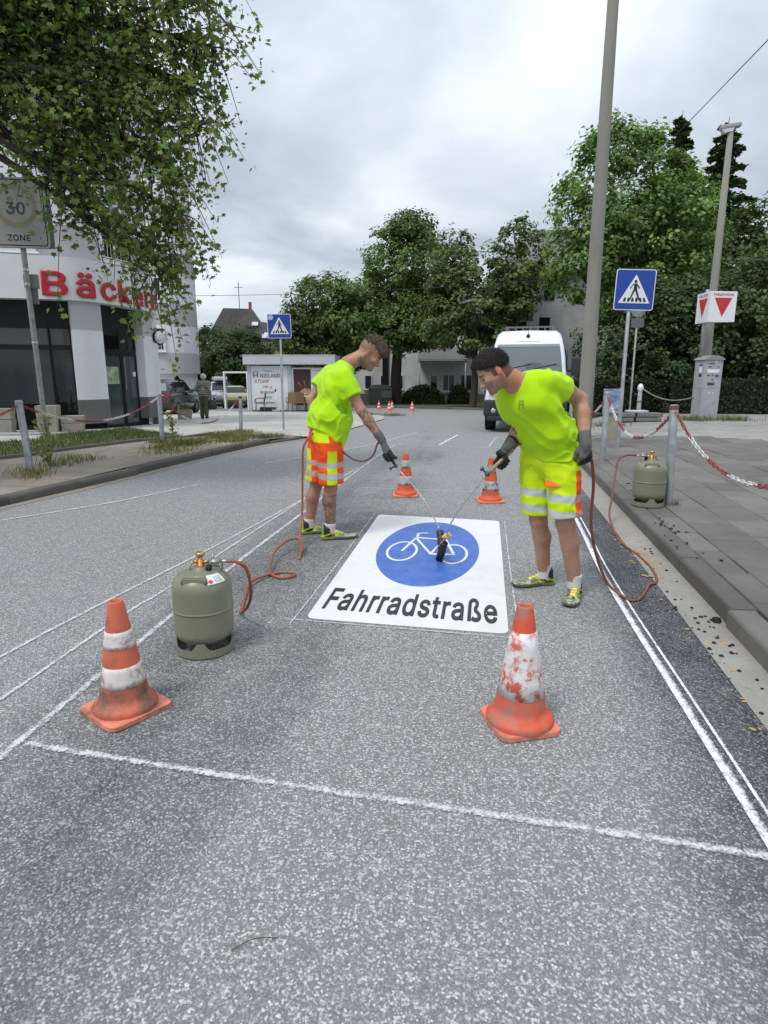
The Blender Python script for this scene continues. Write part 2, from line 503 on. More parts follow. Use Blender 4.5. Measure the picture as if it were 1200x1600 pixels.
for i, (p, d) in enumerate(along(KL[1:], 1.0)):
    q = p + d * .5; n = Vector((-d.y, d.x)); q = q + n * .08
    k = sstep(11, 13.2, q.y)
    link('kerb_stone', ks2[i % 4], kl, (q.x, q.y, G(q.y) + .10 * (1 - k) + .012 * k + random.uniform(-.004, .004)), (.017, random.uniform(-.02, .02), math.atan2(-d.x, d.y) + random.uniform(-.01, .01)))

# right pavement: bedding, then slabs laid one by one near the camera
tag(sheet('pavement', [(1.59, -2), (9, -2), (26, 6), (26, 21.5), (9, 20.6), (4.35, 21.0), (3.2, 18.9), (2.2, 17.3), (1.6, 16.8), (1.615, 8)],
          lambda x, y: GR(x, y) - .02 * (1 - sstep(12.6, 13.2, y)) * (1 - sstep(5.2, 5.5, x)) - .004, .7, PAVE_R), 'grey slab pavement with the parking machine on the right', None, None, 'structure')
pv = bpy.data.objects.new('pavement', None); COL.objects.link(pv); tag(pv, 'grey rectangular paving slabs behind the right kerb', None, None, 'structure')
def slab_mesh(w, l, seed):
    rr = random.Random(seed); bm = bmesh.new(); bmesh.ops.create_cube(bm, size=1)
    for v in bm.verts: v.co = Vector((v.co.x * w, v.co.y * l, v.co.z * .05 - .025))
    top = [e_ for e_ in bm.edges if all(v.co.z > -1e-4 for v in e_.verts)]
    bmesh.ops.bevel(bm, geom=top, offset=.007, segments=1, affect='EDGES')
    me = bpy.data.meshes.new('paving_slab'); bm.to_mesh(me); bm.free(); me.materials.append(SLAB); return me
SW, SL_ = .375, .535
sm_ = [slab_mesh(SW - .006, SL_ - .006, i) for i in range(3)]; smn = slab_mesh(.20 - .006, SL_ - .006, 9)
rows = [(1.60, .20)] + [(1.80 + SW * i, SW) for i in range(9)]
for r_, (x0, w) in enumerate(rows):
    y = 1.1 + (.27 if r_ % 2 else 0) + .06 * math.sin(r_ * 2.3)
    while y < 12.6:
        xc, yc = x0 + w / 2, y + SL_ / 2
        link('paving_slab', smn if r_ == 0 else random.choice(sm_), pv, (xc, yc, GR(xc, yc) + random.uniform(-.004, .004)),
             (.018 + random.uniform(-.011, .011), random.uniform(-.012, .012) - (GR(xc + .1, yc) - GR(xc - .1, yc)) / .2, random.uniform(-.004, .004)))
        y += SL_
# left side: dusty footway, edging, lawn, plaza
kb = [(x - .155, y) for x, y in KL]
tag(sheet('pavement', kb + [(-4.6, 13.4), (-6.0, 13.0), (-6.3, 11.9), (-7.5, 8.0), (-9.0, 4.0), (-10.5, -2)], lambda x, y: GL(x, y) - .006, .6, DIRT),
    'dusty brown footway behind the left kerb', None, None, 'structure')
plaza_poly = [(-3.80, 12.95)] + ROAD_EDGE + [(-60, 50), (-60, 5), (-12, -2), (-10.5, -2), (-9.0, 4.0), (-7.5, 8.0), (-6.3, 11.9), (-6.0, 13.0), (-4.6, 13.4)]
tag(sheet('plaza', plaza_poly, lambda x, y: GL(x, y), 1.1, PLAZA), 'pale concrete forecourt in front of bakery and kiosk', None, None, 'structure')
lawn_poly = [(-12.5, 5.2), (-9.2, 4.6), (-7.55, 8.25), (-6.25, 12.2), (-9.25, 15.0), (-9.2, 12.8), (-8.6, 10.7), (-10.2, 9.6), (-12.4, 9.3)]
tag(sheet('lawn', lawn_poly, lambda x, y: GL(x, y) + .02, .6, VERGE), 'patchy lawn between footway and bakery', None, None, 'structure')
ed = bpy.data.objects.new('edging', None); COL.objects.link(ed); tag(ed, 'low concrete edging along the lawn', None, None, 'structure')
eme = kerb_stone(.992, .07, .2, .012, 77); eme.materials.append(KERB)
for p, d in along([(-9.1, 4.5), (-7.48, 8.2), (-6.12, 12.35)], 1.0):
    q = p + d * .5
    link('edging_stone', eme, ed, (q.x, q.y, GL(q.x, q.y) + .045), (.017, random.uniform(-.05, .05), math.atan2(-d.x, d.y)))
# far side of the junction: kerb, footway and verge
fe = FAR_EDGE[:9]
def zoff(p, dx, dy): return (p[0] + dx, p[1] + dy)
tag(sheet('pavement', fe + [zoff(p, .9, 1.6) for p in fe[::-1]], lambda x, y: base_z(x, y) + .11, 1.2, paving('far_footway', (.17, .165, .15))), 'footway on the far side of the junction', None, None, 'structure')
fk = bpy.data.objects.new('kerb', None); COL.objects.link(fk); tag(fk, 'far kerb across the junction', None, None, 'structure')
fme = kerb_stone(1.49, .15, .24, .02, 5); fme.materials.append(KERB)
for p, d in along(FAR_EDGE[2:], 1.5):
    q = p + d * .75; link('kerb_stone', fme, fk, (q.x, q.y, base_z(q.x, q.y) + .12), (0, 0, math.atan2(-d.x, d.y)))
tag(sheet('verge', [zoff(p, .9, 1.6) for p in fe] + [(5.2, 24.0), (26, 21.5), (40, 60), (10, 80), (-60, 90)], lambda x, y: base_z(x, y) + .13 + .25 * sstep(4, 9, x) * (1 - sstep(30, 40, y)), 1.6, VERGE),
    'shaded rough verge under the trees', None, None, 'structure')

# ------------------------------------------------------------------ chalk and paint lines
def chalk_mat(name, dens, col=(.80, .81, .82)):
    m, t, b = new_mat(name)
    p = geo_pos(t); at = _nd(t, 'ShaderNodeVertexColor', layer_name='Col')
    st = _nd(t, 'ShaderNodeVectorMath', operation='MULTIPLY'); t.links.new(p, st.inputs[0]); st.inputs[1].default_value = (1, 1, 1)
    vo = _nd(t, 'ShaderNodeTexVoronoi'); vo.inputs['Scale'].default_value = 115; t.links.new(p, vo.inputs['Vector'])
    sp = _nd(t, 'ShaderNodeSeparateColor'); t.links.new(vo.outputs['Color'], sp.inputs[0])
    n2 = noise(t, p, 14, 5, .7)
    k = math_(t, 'ADD', math_(t, 'MULTIPLY', at.outputs[0], 1.2), math_(t, 'ADD', math_(t, 'MULTIPLY', sp.outputs[2], -.42), math_(t, 'MULTIPLY', math_(t, 'SUBTRACT', n2, .5), 1.3)))
    a = ramp(t, k, [(.30 - dens * .3, 0), (1.10 - dens * .3, 1)])
    b.inputs['Base Color'].default_value = (*col, 1); b.inputs['Roughness'].default_value = .9
    t.links.new(a, b.inputs['Alpha'])
    return m
CHALK = chalk_mat('chalk', -.75, (.56, .57, .58)); CHALK_FAINT = chalk_mat('chalk_faint', -.55, (.6, .6, .6)); PAINTL = chalk_mat('sprayed_line', .0, (.74, .75, .76))
def line(pts, w, mat, label, lift=.006, prof=(0, .75, 1, .75, 0)):
    P = [Vector(p) for p in spline([(*p, 0) for p in pts], 6)] if len(pts) > 2 else [Vector((*pts[0], 0)).lerp(Vector((*pts[1], 0)), i / 14) for i in range(15)]
    V = []; Fc = []; C_ = []; m = len(prof)
    for i, p in enumerate(P):
        t_ = (P[min(i + 1, len(P) - 1)] - P[max(i - 1, 0)]).normalized(); n = Vector((-t_.y, t_.x, 0))
        for k, c in enumerate(prof):
            q = p + n * w * (k / (m - 1) - .5); V.append((q.x, q.y, base_z(q.x, q.y) + lift)); C_.append((c, c, c))
    for i in range(len(P) - 1):
        for k in range(m - 1):
            a = i * m + k; Fc.append((a, a + 1, a + m + 1, a + m))
    me = mesh_of('road_line', V, Fc, mat, smooth=True); paint_attr(me, np.array(C_))
    if me.polygons[0].normal.z < 0: me.flip_normals()
    return tag(link('road_line', me), label, None, None, 'structure')
line([(.985, .4), (.945, 2.3), (.898, 4.4), (.93, 6.1), (.95, 9), (.97, 16)], .048, PAINTL, 'sprayed white line beside the right gutter', prof=(.15, .6, .95, 1, .9))
line([(1.033, .4), (.993, 2.3), (.944, 4.4), (.975, 6.1), (.99, 9), (1.01, 16)], .014, PAINTL, 'thin outer stripe of the right double line', prof=(.8, 1, .8))
line([(-1.80, 1.99), (-.9, 1.925), (.0, 1.875), (.93, 1.82), (1.15, 1.805)], .062, CHALK, 'white chalk line across the lane in front of the cones')
line([(-1.78, .6), (-1.835, 1.97), (-1.865, 4.2), (-1.832, 6.16), (-1.80, 9), (-1.72, 12)], .07, CHALK, 'long chalk line left of the gas bottle')
line([(-2.17, .8), (-2.158, 2.3), (-2.155, 3.3), (-2.115, 3.8), (-2.06, 5.5), (-1.99, 7.2)], .045, CHALK, 'second chalk line left of the lane')
line([(-2.6, 1.2), (-2.48, 2.65), (-2.42, 3.26), (-2.218, 4.8), (-2.014, 6.78), (-1.84, 9)], .05, CHALK, 'outer chalk line slanting along the left lane')
line([(-1.62, 7.48), (-.73, 7.43), (1.155, 7.365)], .035, CHALK, 'chalk line across the lane behind the middle cones')
line([(-1.9, 12.05), (-.7, 11.9), (1.75, 11.55)], .05, CHALK, 'thin chalk line across the lane near the van')
line([(-2.6, 14.6), (-.5, 14.4), (.6, 14.3)], .05, CHALK_FAINT, 'faint chalk line across the lane before the van')
line([(-.86, 12.1), (-.60, 14.4)], .09, PAINTL, 'short white line on the road before the van')
line([(.10, 12.0), (.26, 13.9)], .07, CHALK, 'second short white line before the van')
line([(-3.4, 9.2), (-2.3, 11.6), (-1.6, 15.0)], .08, CHALK_FAINT, 'faint old white line on the far lane')
line([(-4.7, 5.3), (-4.1, 6.2), (-3.6, 7.4)], .07, CHALK_FAINT, 'faint old white line by the left kerb')

# ------------------------------------------------------------------ the bicycle street panel
PW = M('thermoplastic_white', (.71, .71, .70), rough=.55, var=.035, vs=3, dirt=(.62, .61, .58), ds=6, da=.22, bmp=.12, bs=240)
PB = M('thermoplastic_blue', (.040, .125, .46), rough=.38, var=.10, vs=5, dirt=(.10, .20, .52), ds=9, da=.25, bmp=.18, bs=260)
PK = M('thermoplastic_black', (.022, .023, .026), rough=.5, var=.25, vs=12, bmp=.15, bs=240)
pn = thing('bicycle_street_panel', 'white road panel with blue bicycle disc and the word Fahrradstraße', 'road marking', (-.43, 4.7, G(4.7) + .003))
pn.rotation_euler = (math.atan(.019), 0, 0)
def rounded(poly, r, n=5):
    out = []
    for i in range(len(poly)):
        a, b, c = Vector(poly[i - 1]), Vector(poly[i]), Vector(poly[(i + 1) % len(poly)])
        p, q = b + (a - b).normalized() * r, b + (c - b).normalized() * r
        for k in range(n + 1):
            t = k / n; out.append(p * (1 - t) ** 2 + b * 2 * t * (1 - t) + q * t * t)
    return out
poly = rounded([(-.600, -1.303), (.606, -1.346), (.602, 1.289), (-.607, 1.375)], .06)
MB().prism(poly, 0, .004).build('sheet', PW, pn)
MB().prism([(.415 * math.cos(a) + .005, .895 * math.sin(a) + .235) for a in np.linspace(0, 2 * math.pi, 73)[:-1]], .0045, .0062).build('disc', PB, pn)
pic = MB()
def stroke(pts, w, asp=1.45):
    P = [Vector(p) for p in pts]
    for a, b in zip(P[:-1], P[1:]):
        d = Vector(((b - a).x * asp, (b - a).y / asp)).normalized(); n = Vector((-d.y * w, d.x * w * asp)); e_ = (b - a).normalized() * w * .35
        pic.prism([a - n / 2 - e_, b - n / 2 + e_, b + n / 2 + e_, a + n / 2 - e_], .0066 + .0004 * (len(pic.v) % 5), .0078)
def ring(c, rx, ry, w):
    A = np.linspace(0, 2 * math.pi, 49)[:-1]; n = len(A); V = []
    for rr in (0, 1):
        for a in A: V.append((c[0] + (rx - (w if rr else 0)) * math.cos(a), c[1] + (ry - (w * 1.6 if rr else 0)) * math.sin(a), .0074))
    pic.add(V, [(i, (i + 1) % n, (i + 1) % n + n, i + n) for i in range(n)])
ring((-.205, .15), .128, .275, .020); ring((.213, .13), .120, .268, .020)
stroke([(-.205, .15), (-.131, .562), (-.121, .64)], .020)
stroke([(-.131, .64), (-.125, .70), (-.09, .722), (-.05, .722)], .020)
stroke([(-.131, .562), (.119, .53)], .022); stroke([(-.131, .545), (.034, .097)], .022); stroke([(.034, .097), (.119, .53)], .022)
stroke([(.034, .097), (.221, .105)], .022); stroke([(.221, .105), (.115, .60), (.105, .66)], .022); stroke([(.085, .668), (.165, .676)], .022)
pic.build('pictogram', M('thermoplastic_white_2', (.71, .71, .70), rough=.55, var=.03), pn)
tm = text_mesh('Fahrradstraße', size=1.0, bold=.018, xs=1.0, spacing=1.08)
xs_ = [v.co.x for v in tm.vertices]; x0, x1 = min(xs_), max(xs_)
ys_ = [v.co.y for v in tm.vertices]; yb, yt = 0.0, max(ys_)
for v in tm.vertices:
    x = -.545 + (v.co.x - x0) / (x1 - x0) * 1.092
    v.co = Vector((x, -1.132 + v.co.y / yt * .365 - .066 * (x + .545), .0062 + v.co.z))
tm.materials.clear(); tm.materials.append(PK); link('lettering', tm, pn)
# chalk outline left by setting out the panel
line([(-1.10, 3.30), (-1.085, 4.5), (-1.09, 6.12)], .02, CHALK, 'chalk outline left of the bicycle panel')
line([(.235, 3.30), (.225, 4.5), (.222, 6.0)], .022, CHALK, 'chalk outline right of the bicycle panel')
line([(-1.16, 3.37), (-.4, 3.335), (.30, 3.30)], .02, CHALK, 'chalk outline in front of the bicycle panel')
# ------------------------------------------------------------------ common metals and plastics
GALV = M('galvanised_steel', (.36, .39, .41), rough=.5, metal=.55, var=.2, vs=9, dirt=(.27, .26, .24), ds=7, da=.3, bmp=.08, bs=80)
RUST = M('rusty_steel', (.16, .075, .04), rough=.9, var=.35, vs=30, bmp=.3)
BLACK = M('black_rubber', (.02, .02, .021), rough=.7, var=.25, vs=20)
BRASS = M('brass', (.55, .36, .13), rough=.35, metal=.9, var=.2, vs=60)
COPPER = M('hot_brass', (.55, .22, .07), rough=.4, metal=.8, var=.2, vs=60)
STEEL = M('bright_steel', (.55, .55, .55), rough=.3, metal=.9, var=.15, vs=60)
OLIVE = M('olive_enamel', (.195, .195, .130), rough=.36, var=.05, vs=4, dirt=(.20, .20, .15), ds=12, da=.1, bmp=.03, bs=40)
HOSE = M('orange_brown_hose', (.33, .085, .04), rough=.5, var=.18, vs=14, dirt=(.16, .08, .05), ds=20, da=.3)
HOSE_D = M('brown_hose', (.20, .06, .04), rough=.5, var=.18, vs=14, dirt=(.10, .05, .04), ds=20, da=.3)
WHITEP = M('white_paint', (.74, .75, .76), rough=.45, var=.05, vs=5)
BLACKP = M('black_print', (.018, .018, .02), rough=.5, var=.1)
REDP = M('red_print', (.52, .022, .03), rough=.45, var=.08)
SIGN_BLUE = M('sign_blue', (.012, .055, .33), rough=.3, var=.06, vs=3)

# ------------------------------------------------------------------ traffic cones
def cone_mats(i, orange, odirt, oda, white, wdirt, wda):
    a = M('cone_orange_%d' % i, orange, rough=.6, var=.12, vs=14, dirt=odirt, ds=7, da=oda, hard=1.6, bmp=.15, bs=50)
    b = M('cone_band_%d' % i, white, rough=.55, var=.1, vs=20, dirt=wdirt, ds=13, da=wda, hard=3.0, bmp=.12, bs=50)
    c = M('cone_plate_%d' % i, tuple(x * .55 + y for x, y in zip(orange, (.40, .17, .12))), rough=.65, var=.12, vs=9, dirt=odirt or (.4, .3, .26), ds=6, da=oda * .8, hard=1.5, bmp=.15, bs=50)
    return a, b, c
def cone(label, loc, rz, mats, bands, h=.50, group='striped traffic cones on the road', half=.145, lean=0.0):
    o, w, pm_ = mats
    t = thing('traffic_cone', label, 'cone', loc, rz, group)
    s = h / .5
    r_at = lambda z: (.106 - (z - .05) * (.106 - .030) / .45)
    b = MB(); q = half * s
    b.prism(rounded([(-q, -q), (q, -q), (q, q), (-q, q)], .045 * s), .002, .020 * s)
    b.build('base_plate', pm_, t)
    b = MB()
    prof = [(.132, .019), (.134, .030), (.129, .044), (.116, .052), (.108, .058)]
    z = .058
    while z < .485: prof.append((r_at(z), z)); z += .03
    prof += [(.031, .488), (.030, .497), (.026, .500), (.021, .497), (.0195, .470), (.024, .40)]
    b.lathe([(r * s, z * s) for r, z in prof], n=40); b.build('cone_body', o, t)
    for z0, z1 in bands:
        b = MB(); zz = np.linspace(z0, z1, 5)
        b.lathe([(r_at(z0) * s, z0 * s)] + [((r_at(z) + .0022) * s, z * s) for z in zz] + [(r_at(z1) * s, z1 * s)], n=40)
        b.build('reflective_band', w, t)
    return t
c1 = cone_mats(1, (.58, .130, .065), (.13, .085, .06), .52, (.64, .58, .55), (.30, .21, .18), .50)
c2 = cone_mats(2, (.64, .095, .042), (.30, .17, .13), .46, (.66, .65, .64), (.52, .11, .07), .50)
c3 = cone_mats(3, (.62, .09, .03), (.30, .09, .06), .25, (.40, .39, .38), (.15, .14, .13), .5)
cone('scuffed traffic cone with two dull white bands beside the gas bottle', (-1.545, 2.30, G(2.3)), R(62), c1, [(.135, .222), (.300, .372)], .515)
cone('traffic cone with peeling white cover right of the lettering', (.19, 2.46, G(2.46)), R(22), c2, [(.14, .40)], .535, half=.126)
cone('clean orange cone with grey bands behind the panel, left one', (-.893, 7.10, G(7.1)), R(8), c3, [(.135, .24), (.335, .425)], .49, half=.150)
cone('clean orange cone with grey bands behind the torch of the right worker', (.088, 6.92, G(6.92)), R(10), c3, [(.135, .24), (.335, .425)], .49, half=.150)
c4 = cone_mats(4, (.70, .10, .04), None, .2, (.72, .70, .70), None, .3)
for p, l in zip([(-5.61, 32.95), (-4.74, 30.9), (-5.0, 33.6), (-3.62, 31.2)], ['small far cone under the maple, leftmost of the four', 'small far cone, second from left of the four', 'small far cone set slightly behind the other three', 'small far cone, rightmost and apart from the others']):
    cone(l, (p[0], p[1], G(p[1])), .3, c4, [(.14, .23), (.30, .38)], .50, 'far row of small cones')
# rub marks and pits of the peeled cover come from the material; its torn lower edge is a flap of its own

# ------------------------------------------------------------------ gas bottles
def gas_bottle(label, loc, rz, with_label):
    t = thing('gas_bottle', label, 'gas bottle', loc, rz, 'olive propane bottles')
    Rb = .155
    body = [(.0, .045), (.06, .048), (.11, .062), (.14, .085), (Rb, .115), (Rb, .125), (Rb, .20), (Rb, .234), (Rb, .236), (Rb + .003, .2375), (Rb + .003, .2465), (Rb, .248), (Rb, .250), (Rb, .29), (Rb, .345), (Rb, .355)]
    for k in range(1, 9):
        a = math.pi / 2 * k / 8; body.append((.045 + (Rb - .045) * math.cos(a), .355 + .092 * math.sin(a)))
    body += [(.040, .452), (.038, .462), (.0, .463)]
    MB().lathe(body, n=48).build('tank', OLIVE, t)
    # foot ring with lifted notches
    b = MB(); n = 48; V = []
    for k in range(n):
        a = 2 * math.pi * k / n
        up = .085 if (k % 12) in (0, 1, 2) else (.055 if (k % 12) in (3, 11) else .042)
        V.append([(r * math.cos(a), r * math.sin(a), z) for r, z in ((.150, .002), (.153, .004), (.152, up), (.146, up), (.146, .002))])
    fl = [p for q in V for p in q]; m = 5
    b.add(fl, [(k * m + j, ((k + 1) % n) * m + j, ((k + 1) % n) * m + (j + 1) % m, k * m + (j + 1) % m) for k in range(n) for j in range(m)], False)
    b.build('foot_ring', OLIVE, t)
    for s_ in (-1, 1):          # carrying handles on the shoulder
        b = MB(); Mx = Matrix.Rotation(0, 3, 'Z')
        b.tube([(-.062, s_ * .122, .405), (-.056, s_ * .112, .437), (.056, s_ * .112, .437), (.062, s_ * .122, .405)], .010, n=8)
        b.box((0, s_ * .122, .413), (.128, .012, .042), bev=.004)
        b.build('handle', OLIVE, t)
    v = thing('valve', None, None); v.parent = t
    MB().lathe([(.020, .460), (.020, .472), (.016, .474), (.016, .500), (.011, .502), (.011, .522)], n=20).build('stem', COPPER, v)
    MB().lathe([(.0, .540), (.020, .541), (.024, .536), (.024, .524), (.018, .520), (.010, .512), (.010, .500)], n=24).build('hand_wheel', BRASS, v)
    MB().tube([(-.012, 0, .487), (-.038, .004, .489)], .010, 10).build('outlet_cap', COPPER, v)
    MB().tube([(.012, 0, .487), (.044, 0, .489)], .011, 10).build('outlet', BRASS, v)
    g_ = thing('regulator', None, None); g_.parent = t
    MB().lathe([(.0, .480), (.024, .482), (.034, .490), (.034, .498), (.022, .506), (.014, .510), (.0, .511)], c=(.078, 0, 0), n=24).build('regulator_body', M('cast_alloy', (.28, .28, .25), rough=.4, metal=.6, var=.2), g_)
    for dx in (-.012, .012): MB().tube([(.078 + dx, .004, .506), (.078 + dx, .004, .524)], .005, 8).build('screw', STEEL, g_)
    MB().ell((.048, -.018, .462), (.018, .018, .020)).build('knob', BLACK, g_)
    MB().tube([(.110, 0, .493), (.128, 0, .492), (.142, 0, .491)], [.008, .009, .006], 10).build('nozzle', STEEL, g_)
    MB().tube(spline([(-.055, -.02, .440), (-.045, -.012, .478), (-.030, -.004, .486)], 4), .004, 6).build('guard', OLIVE, t)      # wire guard over the valve
    MB().tube(spline([(.100, .03, .436), (.108, .028, .47), (.100, .02, .49)], 4), .004, 6).build('guard', OLIVE, t)
    if with_label:
        b = MB(); V = []; nu, nv = 7, 5
        for i in range(nu):
            for j in range(nv):
                a = R(-62) + R(44) * i / (nu - 1); ph = R(28) + R(34) * j / (nv - 1)
                V.append(((.048 + (Rb - .045) * math.cos(ph)) * math.cos(a), (.048 + (Rb - .045) * math.cos(ph)) * math.sin(a), .357 + .093 * math.sin(ph)))
        b.add(V, [(i * nv + j, (i + 1) * nv + j, (i + 1) * nv + j + 1, i * nv + j + 1) for i in range(nu - 1) for j in range(nv - 1)], True)
        st = b.build('sticker', M('sticker_white', (.70, .72, .72), rough=.5, var=.06, vs=80), t)
        def on(a, ph, e_=.0045):
            return Vector(((.0455 + e_ + (Rb - .045) * math.cos(ph)) * math.cos(a), (.0455 + e_ + (Rb - .045) * math.cos(ph)) * math.sin(a), .355 + .001 + e_ * .4 + .0925 * math.sin(ph)))
        c_ = (R(-53), R(38)); d_ = .10
        MB().add([on(c_[0] - d_, c_[1]), on(c_[0], c_[1] - d_ * 1.3), on(c_[0] + d_, c_[1]), on(c_[0], c_[1] + d_ * 1.3)], [(0, 1, 2, 3)]).build('hazard_diamond', M('hazard_red', (.60, .03, .05), rough=.5), st)
        b = MB()
        for k in range(4):
            a0 = R(-42) + k * .085
            b.add([on(a0, R(34)), on(a0 + .05, R(34)), on(a0 + .05, R(54)), on(a0, R(54))], [(0, 1, 2, 3)])
        b.build('print', M('sticker_print', (.38, .42, .48), rough=.6, var=.3, vs=160), st)
    return t
gas_bottle('olive gas bottle on the road left of the panel with white sticker', (-1.455, 2.93, G(2.93) + .002), R(8), True)
gas_bottle('olive gas bottle standing on the right pavement by a steel post', (1.635, 6.40, GR(1.635, 6.40) + .004), R(172), False)

# ------------------------------------------------------------------ hoses
def hose(name, pts, r, mat, label):
    o = MB().tube(spline(pts, 7), r, 10).build(name, mat)
    return tag(o, label, 'hose', 'orange gas hoses')
g0 = lambda x, y, dz=.008: (x, y, G(y) + dz)
hose('gas_hose', [(-1.316, 2.95, .548), (-1.27, 2.96, .545), (-1.225, 2.985, .50), (-1.23, 3.05, .36), (-1.30, 3.17, .22), (-1.42, 3.34, .10), g0(-1.475, 3.50), g0(-1.52, 3.66, .014),
                  g0(-1.57, 3.88, .03), g0(-1.53, 4.05, .02), g0(-1.45, 4.17), g0(-1.355, 4.18), g0(-1.33, 4.11), g0(-1.40, 4.05, .012), g0(-1.50, 4.10, .026), g0(-1.55, 4.24, .05), g0(-1.60, 4.50, .07), g0(-1.57, 4.72, .09), g0(-1.50, 4.80, .09),
                  g0(-1.44, 4.70, .07), g0(-1.415, 4.55, .01), g0(-1.405, 4.52), g0(-1.43, 4.62, .02), (-1.50, 4.86, .22), (-1.52, 5.0, .40), (-1.52, 5.04, .70), (-1.51, 5.06, .92), (-1.44, 5.12, 1.03)],
     .0095, HOSE, 'orange gas hose looping from the road bottle to the left worker')
hose('gas_hose', [(1.493, 6.418, .735), (1.40, 6.42, .735), (1.325, 6.40, .69), (1.29, 6.33, .55), (1.25, 6.18, .36), (1.19, 5.95, .22), g0(1.19, 5.6, .012), g0(1.20, 5.28), g0(1.245, 5.03), g0(1.27, 4.70), g0(1.235, 4.40), g0(1.16, 4.30, .012), g0(1.10, 4.16), g0(1.03, 4.02), g0(.97, 3.99), g0(.92, 4.06, .02),
                  (.84, 4.10, .16), (.75, 4.06, .36), (.695, 4.02, .58), (.685, 3.97, .82), (.665, 3.935, .96), (.648, 3.925, 1.02), (.63, 3.93, 1.10)], .0095, HOSE_D, 'brown gas hose hanging from the right worker to the kerb bottle')
hose('gas_hose', [(-.80, 5.10, .885), (-.86, 5.10, .955), (-.885, 5.10, .94), (-.92, 5.10, .85), (-1.0, 5.11, .80), (-1.10, 5.12, .815), (-1.22, 5.14, .90), (-1.32, 5.2, 1.0)], .0085, HOSE_D, 'short hose from the left torch back to the worker')
hose('gas_hose', [(.185, 3.995, 1.05), (.21, 4.0, 1.075), (.25, 4.02, 1.085), (.31, 4.05, 1.08), (.38, 4.1, 1.06)], .0085, HOSE_D, 'short hose from the right torch behind the worker')

# ------------------------------------------------------------------ gas torches
def torch(label, grip0, grip1, bend, neck, tip, dark, wrap):
    t = thing('gas_torch', label, 'torch', grip0, 0, 'gas torches'); o = Vector(grip0)
    L = lambda p: Vector(p) - o
    g1, g2 = Vector((0, 0, 0)), L(grip1); d = (g2 - g1).normalized()
    MB().tube([g1, g1 + d * .01, g2 - d * .03, g2], [.010, .014, .013, .009], 12).build('grip', M('torch_grip', (.30, .24, .12), rough=.5, var=.3, vs=40) if wrap else BLACK, t)
    hd_ = thing('valve', None, None); hd_.parent = t
    MB().ell(g2 + d * .012, (.018, .018, .018)).build('valve_body', M('torch_blue', (.06, .09, .13), rough=.4, metal=.4), hd_)
    sd = d.cross(Vector((0, 1, 0))).normalized()
    MB().tube([g2 + d * .012 - sd * .004, g2 + d * .012 - sd * .05], [.006, .006], 8).tube([g2 + d * .012 - sd * .040, g2 + d * .012 - sd * .056], .014, 10).build('valve_knob', M('torch_blue', (.06, .09, .13)), hd_)
    MB().tube([g2 + d * .03, g2 + d * .035] + spline([L(grip1).lerp(L(bend), .25), L(bend), L(neck)], 6), .0052, 8).build('lance', M('torch_lance', (.34, .33, .32), rough=.35, metal=.85, var=.2) if not wrap else STEEL, t)
    a, b = L(neck), L(tip); ax = (b - a).normalized(); l = (b - a).length
    MB().tube([a, a + ax * .004, a + ax * .006, a + ax * (l * .45), a + ax * (l * .47), b], [.010, .026, .028, .028, .031, .031], 16).build('burner', M('burnt_steel', (.030, .026, .024), rough=.5, metal=.5, var=.5, vs=25, dirt=(.13, .07, .04), ds=14, da=.3) if dark else M('burnt_steel_2', (.10, .07, .05), rough=.4, metal=.7, var=.5, vs=18, dirt=(.02, .02, .02), ds=9, da=.6), t)
    if wrap:
        c = L(neck) - ax * .07
        MB().ell(c, (.028, .028, .020)).ell(c + Vector((.012, -.012, .016)), (.018, .016, .018)).ell(c + Vector((-.022, 0, -.008)), (.016, .015, .012)).build('wrapping', M('yellow_tape', (.72, .46, .07), rough=.6, var=.2), t)
        MB().tube([c, c + Vector((-.05, .02, -.07)), c + Vector((-.085, .01, -.12))], .0035, 6).build('support_rod', STEEL, t)
    return t
torch('dark gas torch held by the left worker, burner over the blue disc', (-.80, 5.10, .885), (-.735, 5.105, .775), (-.47, 4.93, .52), (-.318, 4.70, .325), (-.290, 4.63, .165), True, False)
torch('bright steel gas torch with yellow wrapping held by the right worker', (.185, 3.995, 1.05), (.035, 3.945, .90), (-.20, 4.33, .50), (-.268, 4.52, .275), (-.312, 4.61, .115), False, True)

# ------------------------------------------------------------------ posts and chains
GP = 'steel chain posts'
def post(label, loc, h, r=.040, tilt=(0, 0), cap=None, group=GP):
    t = thing('chain_post', label, 'post', loc, 0, group, tilt=tilt)
    MB().lathe([(r, -.03), (r, h - .012), (r - .006, h), (0, h + .002)], n=20).build('tube', GALV, t)
    MB().lathe([(r + .003, h - .045), (r + .004, h - .04), (r + .004, h - .012), (r, h - .004)], n=20).build('collar', cap or GALV, t)
    for s_ in (-1, 1): MB().tube([(0, s_ * r, h - .075), (0, s_ * (r + .012), h - .07), (0, s_ * (r + .012), h - .052), (0, s_ * r, h - .046)], .004, 6).build('eye', GALV, t)
    return t
zr = lambda x, y: GR(x, y)
post('steel post with rusty rim next to the kerb gas bottle', (1.850, 6.476, zr(1.85, 6.476)), .99, .041, (0, R(-1.9)), RUST)
post('steel post between the pedestrian sign and the right worker', (1.726, 9.44, zr(1.73, 9.44)), 1.0, .041)
post('steel post of the right chain hidden behind the worker', (1.64, 12.45, zr(1.64, 12.45)), 1.0, .041)
post('steel post at the right edge, nearest to the camera', (1.99, 3.45, zr(1.99, 3.45)), 1.0, .041)
post('leaning steel post at the left beside the zone sign', (-6.137, 7.527, GL(-6.14, 7.53)), .95, .046, (0, R(-3.2)))
post('steel post by the lawn corner in front of the bakery', (-6.07, 10.995, GL(-6.07, 11)), .90, .042)
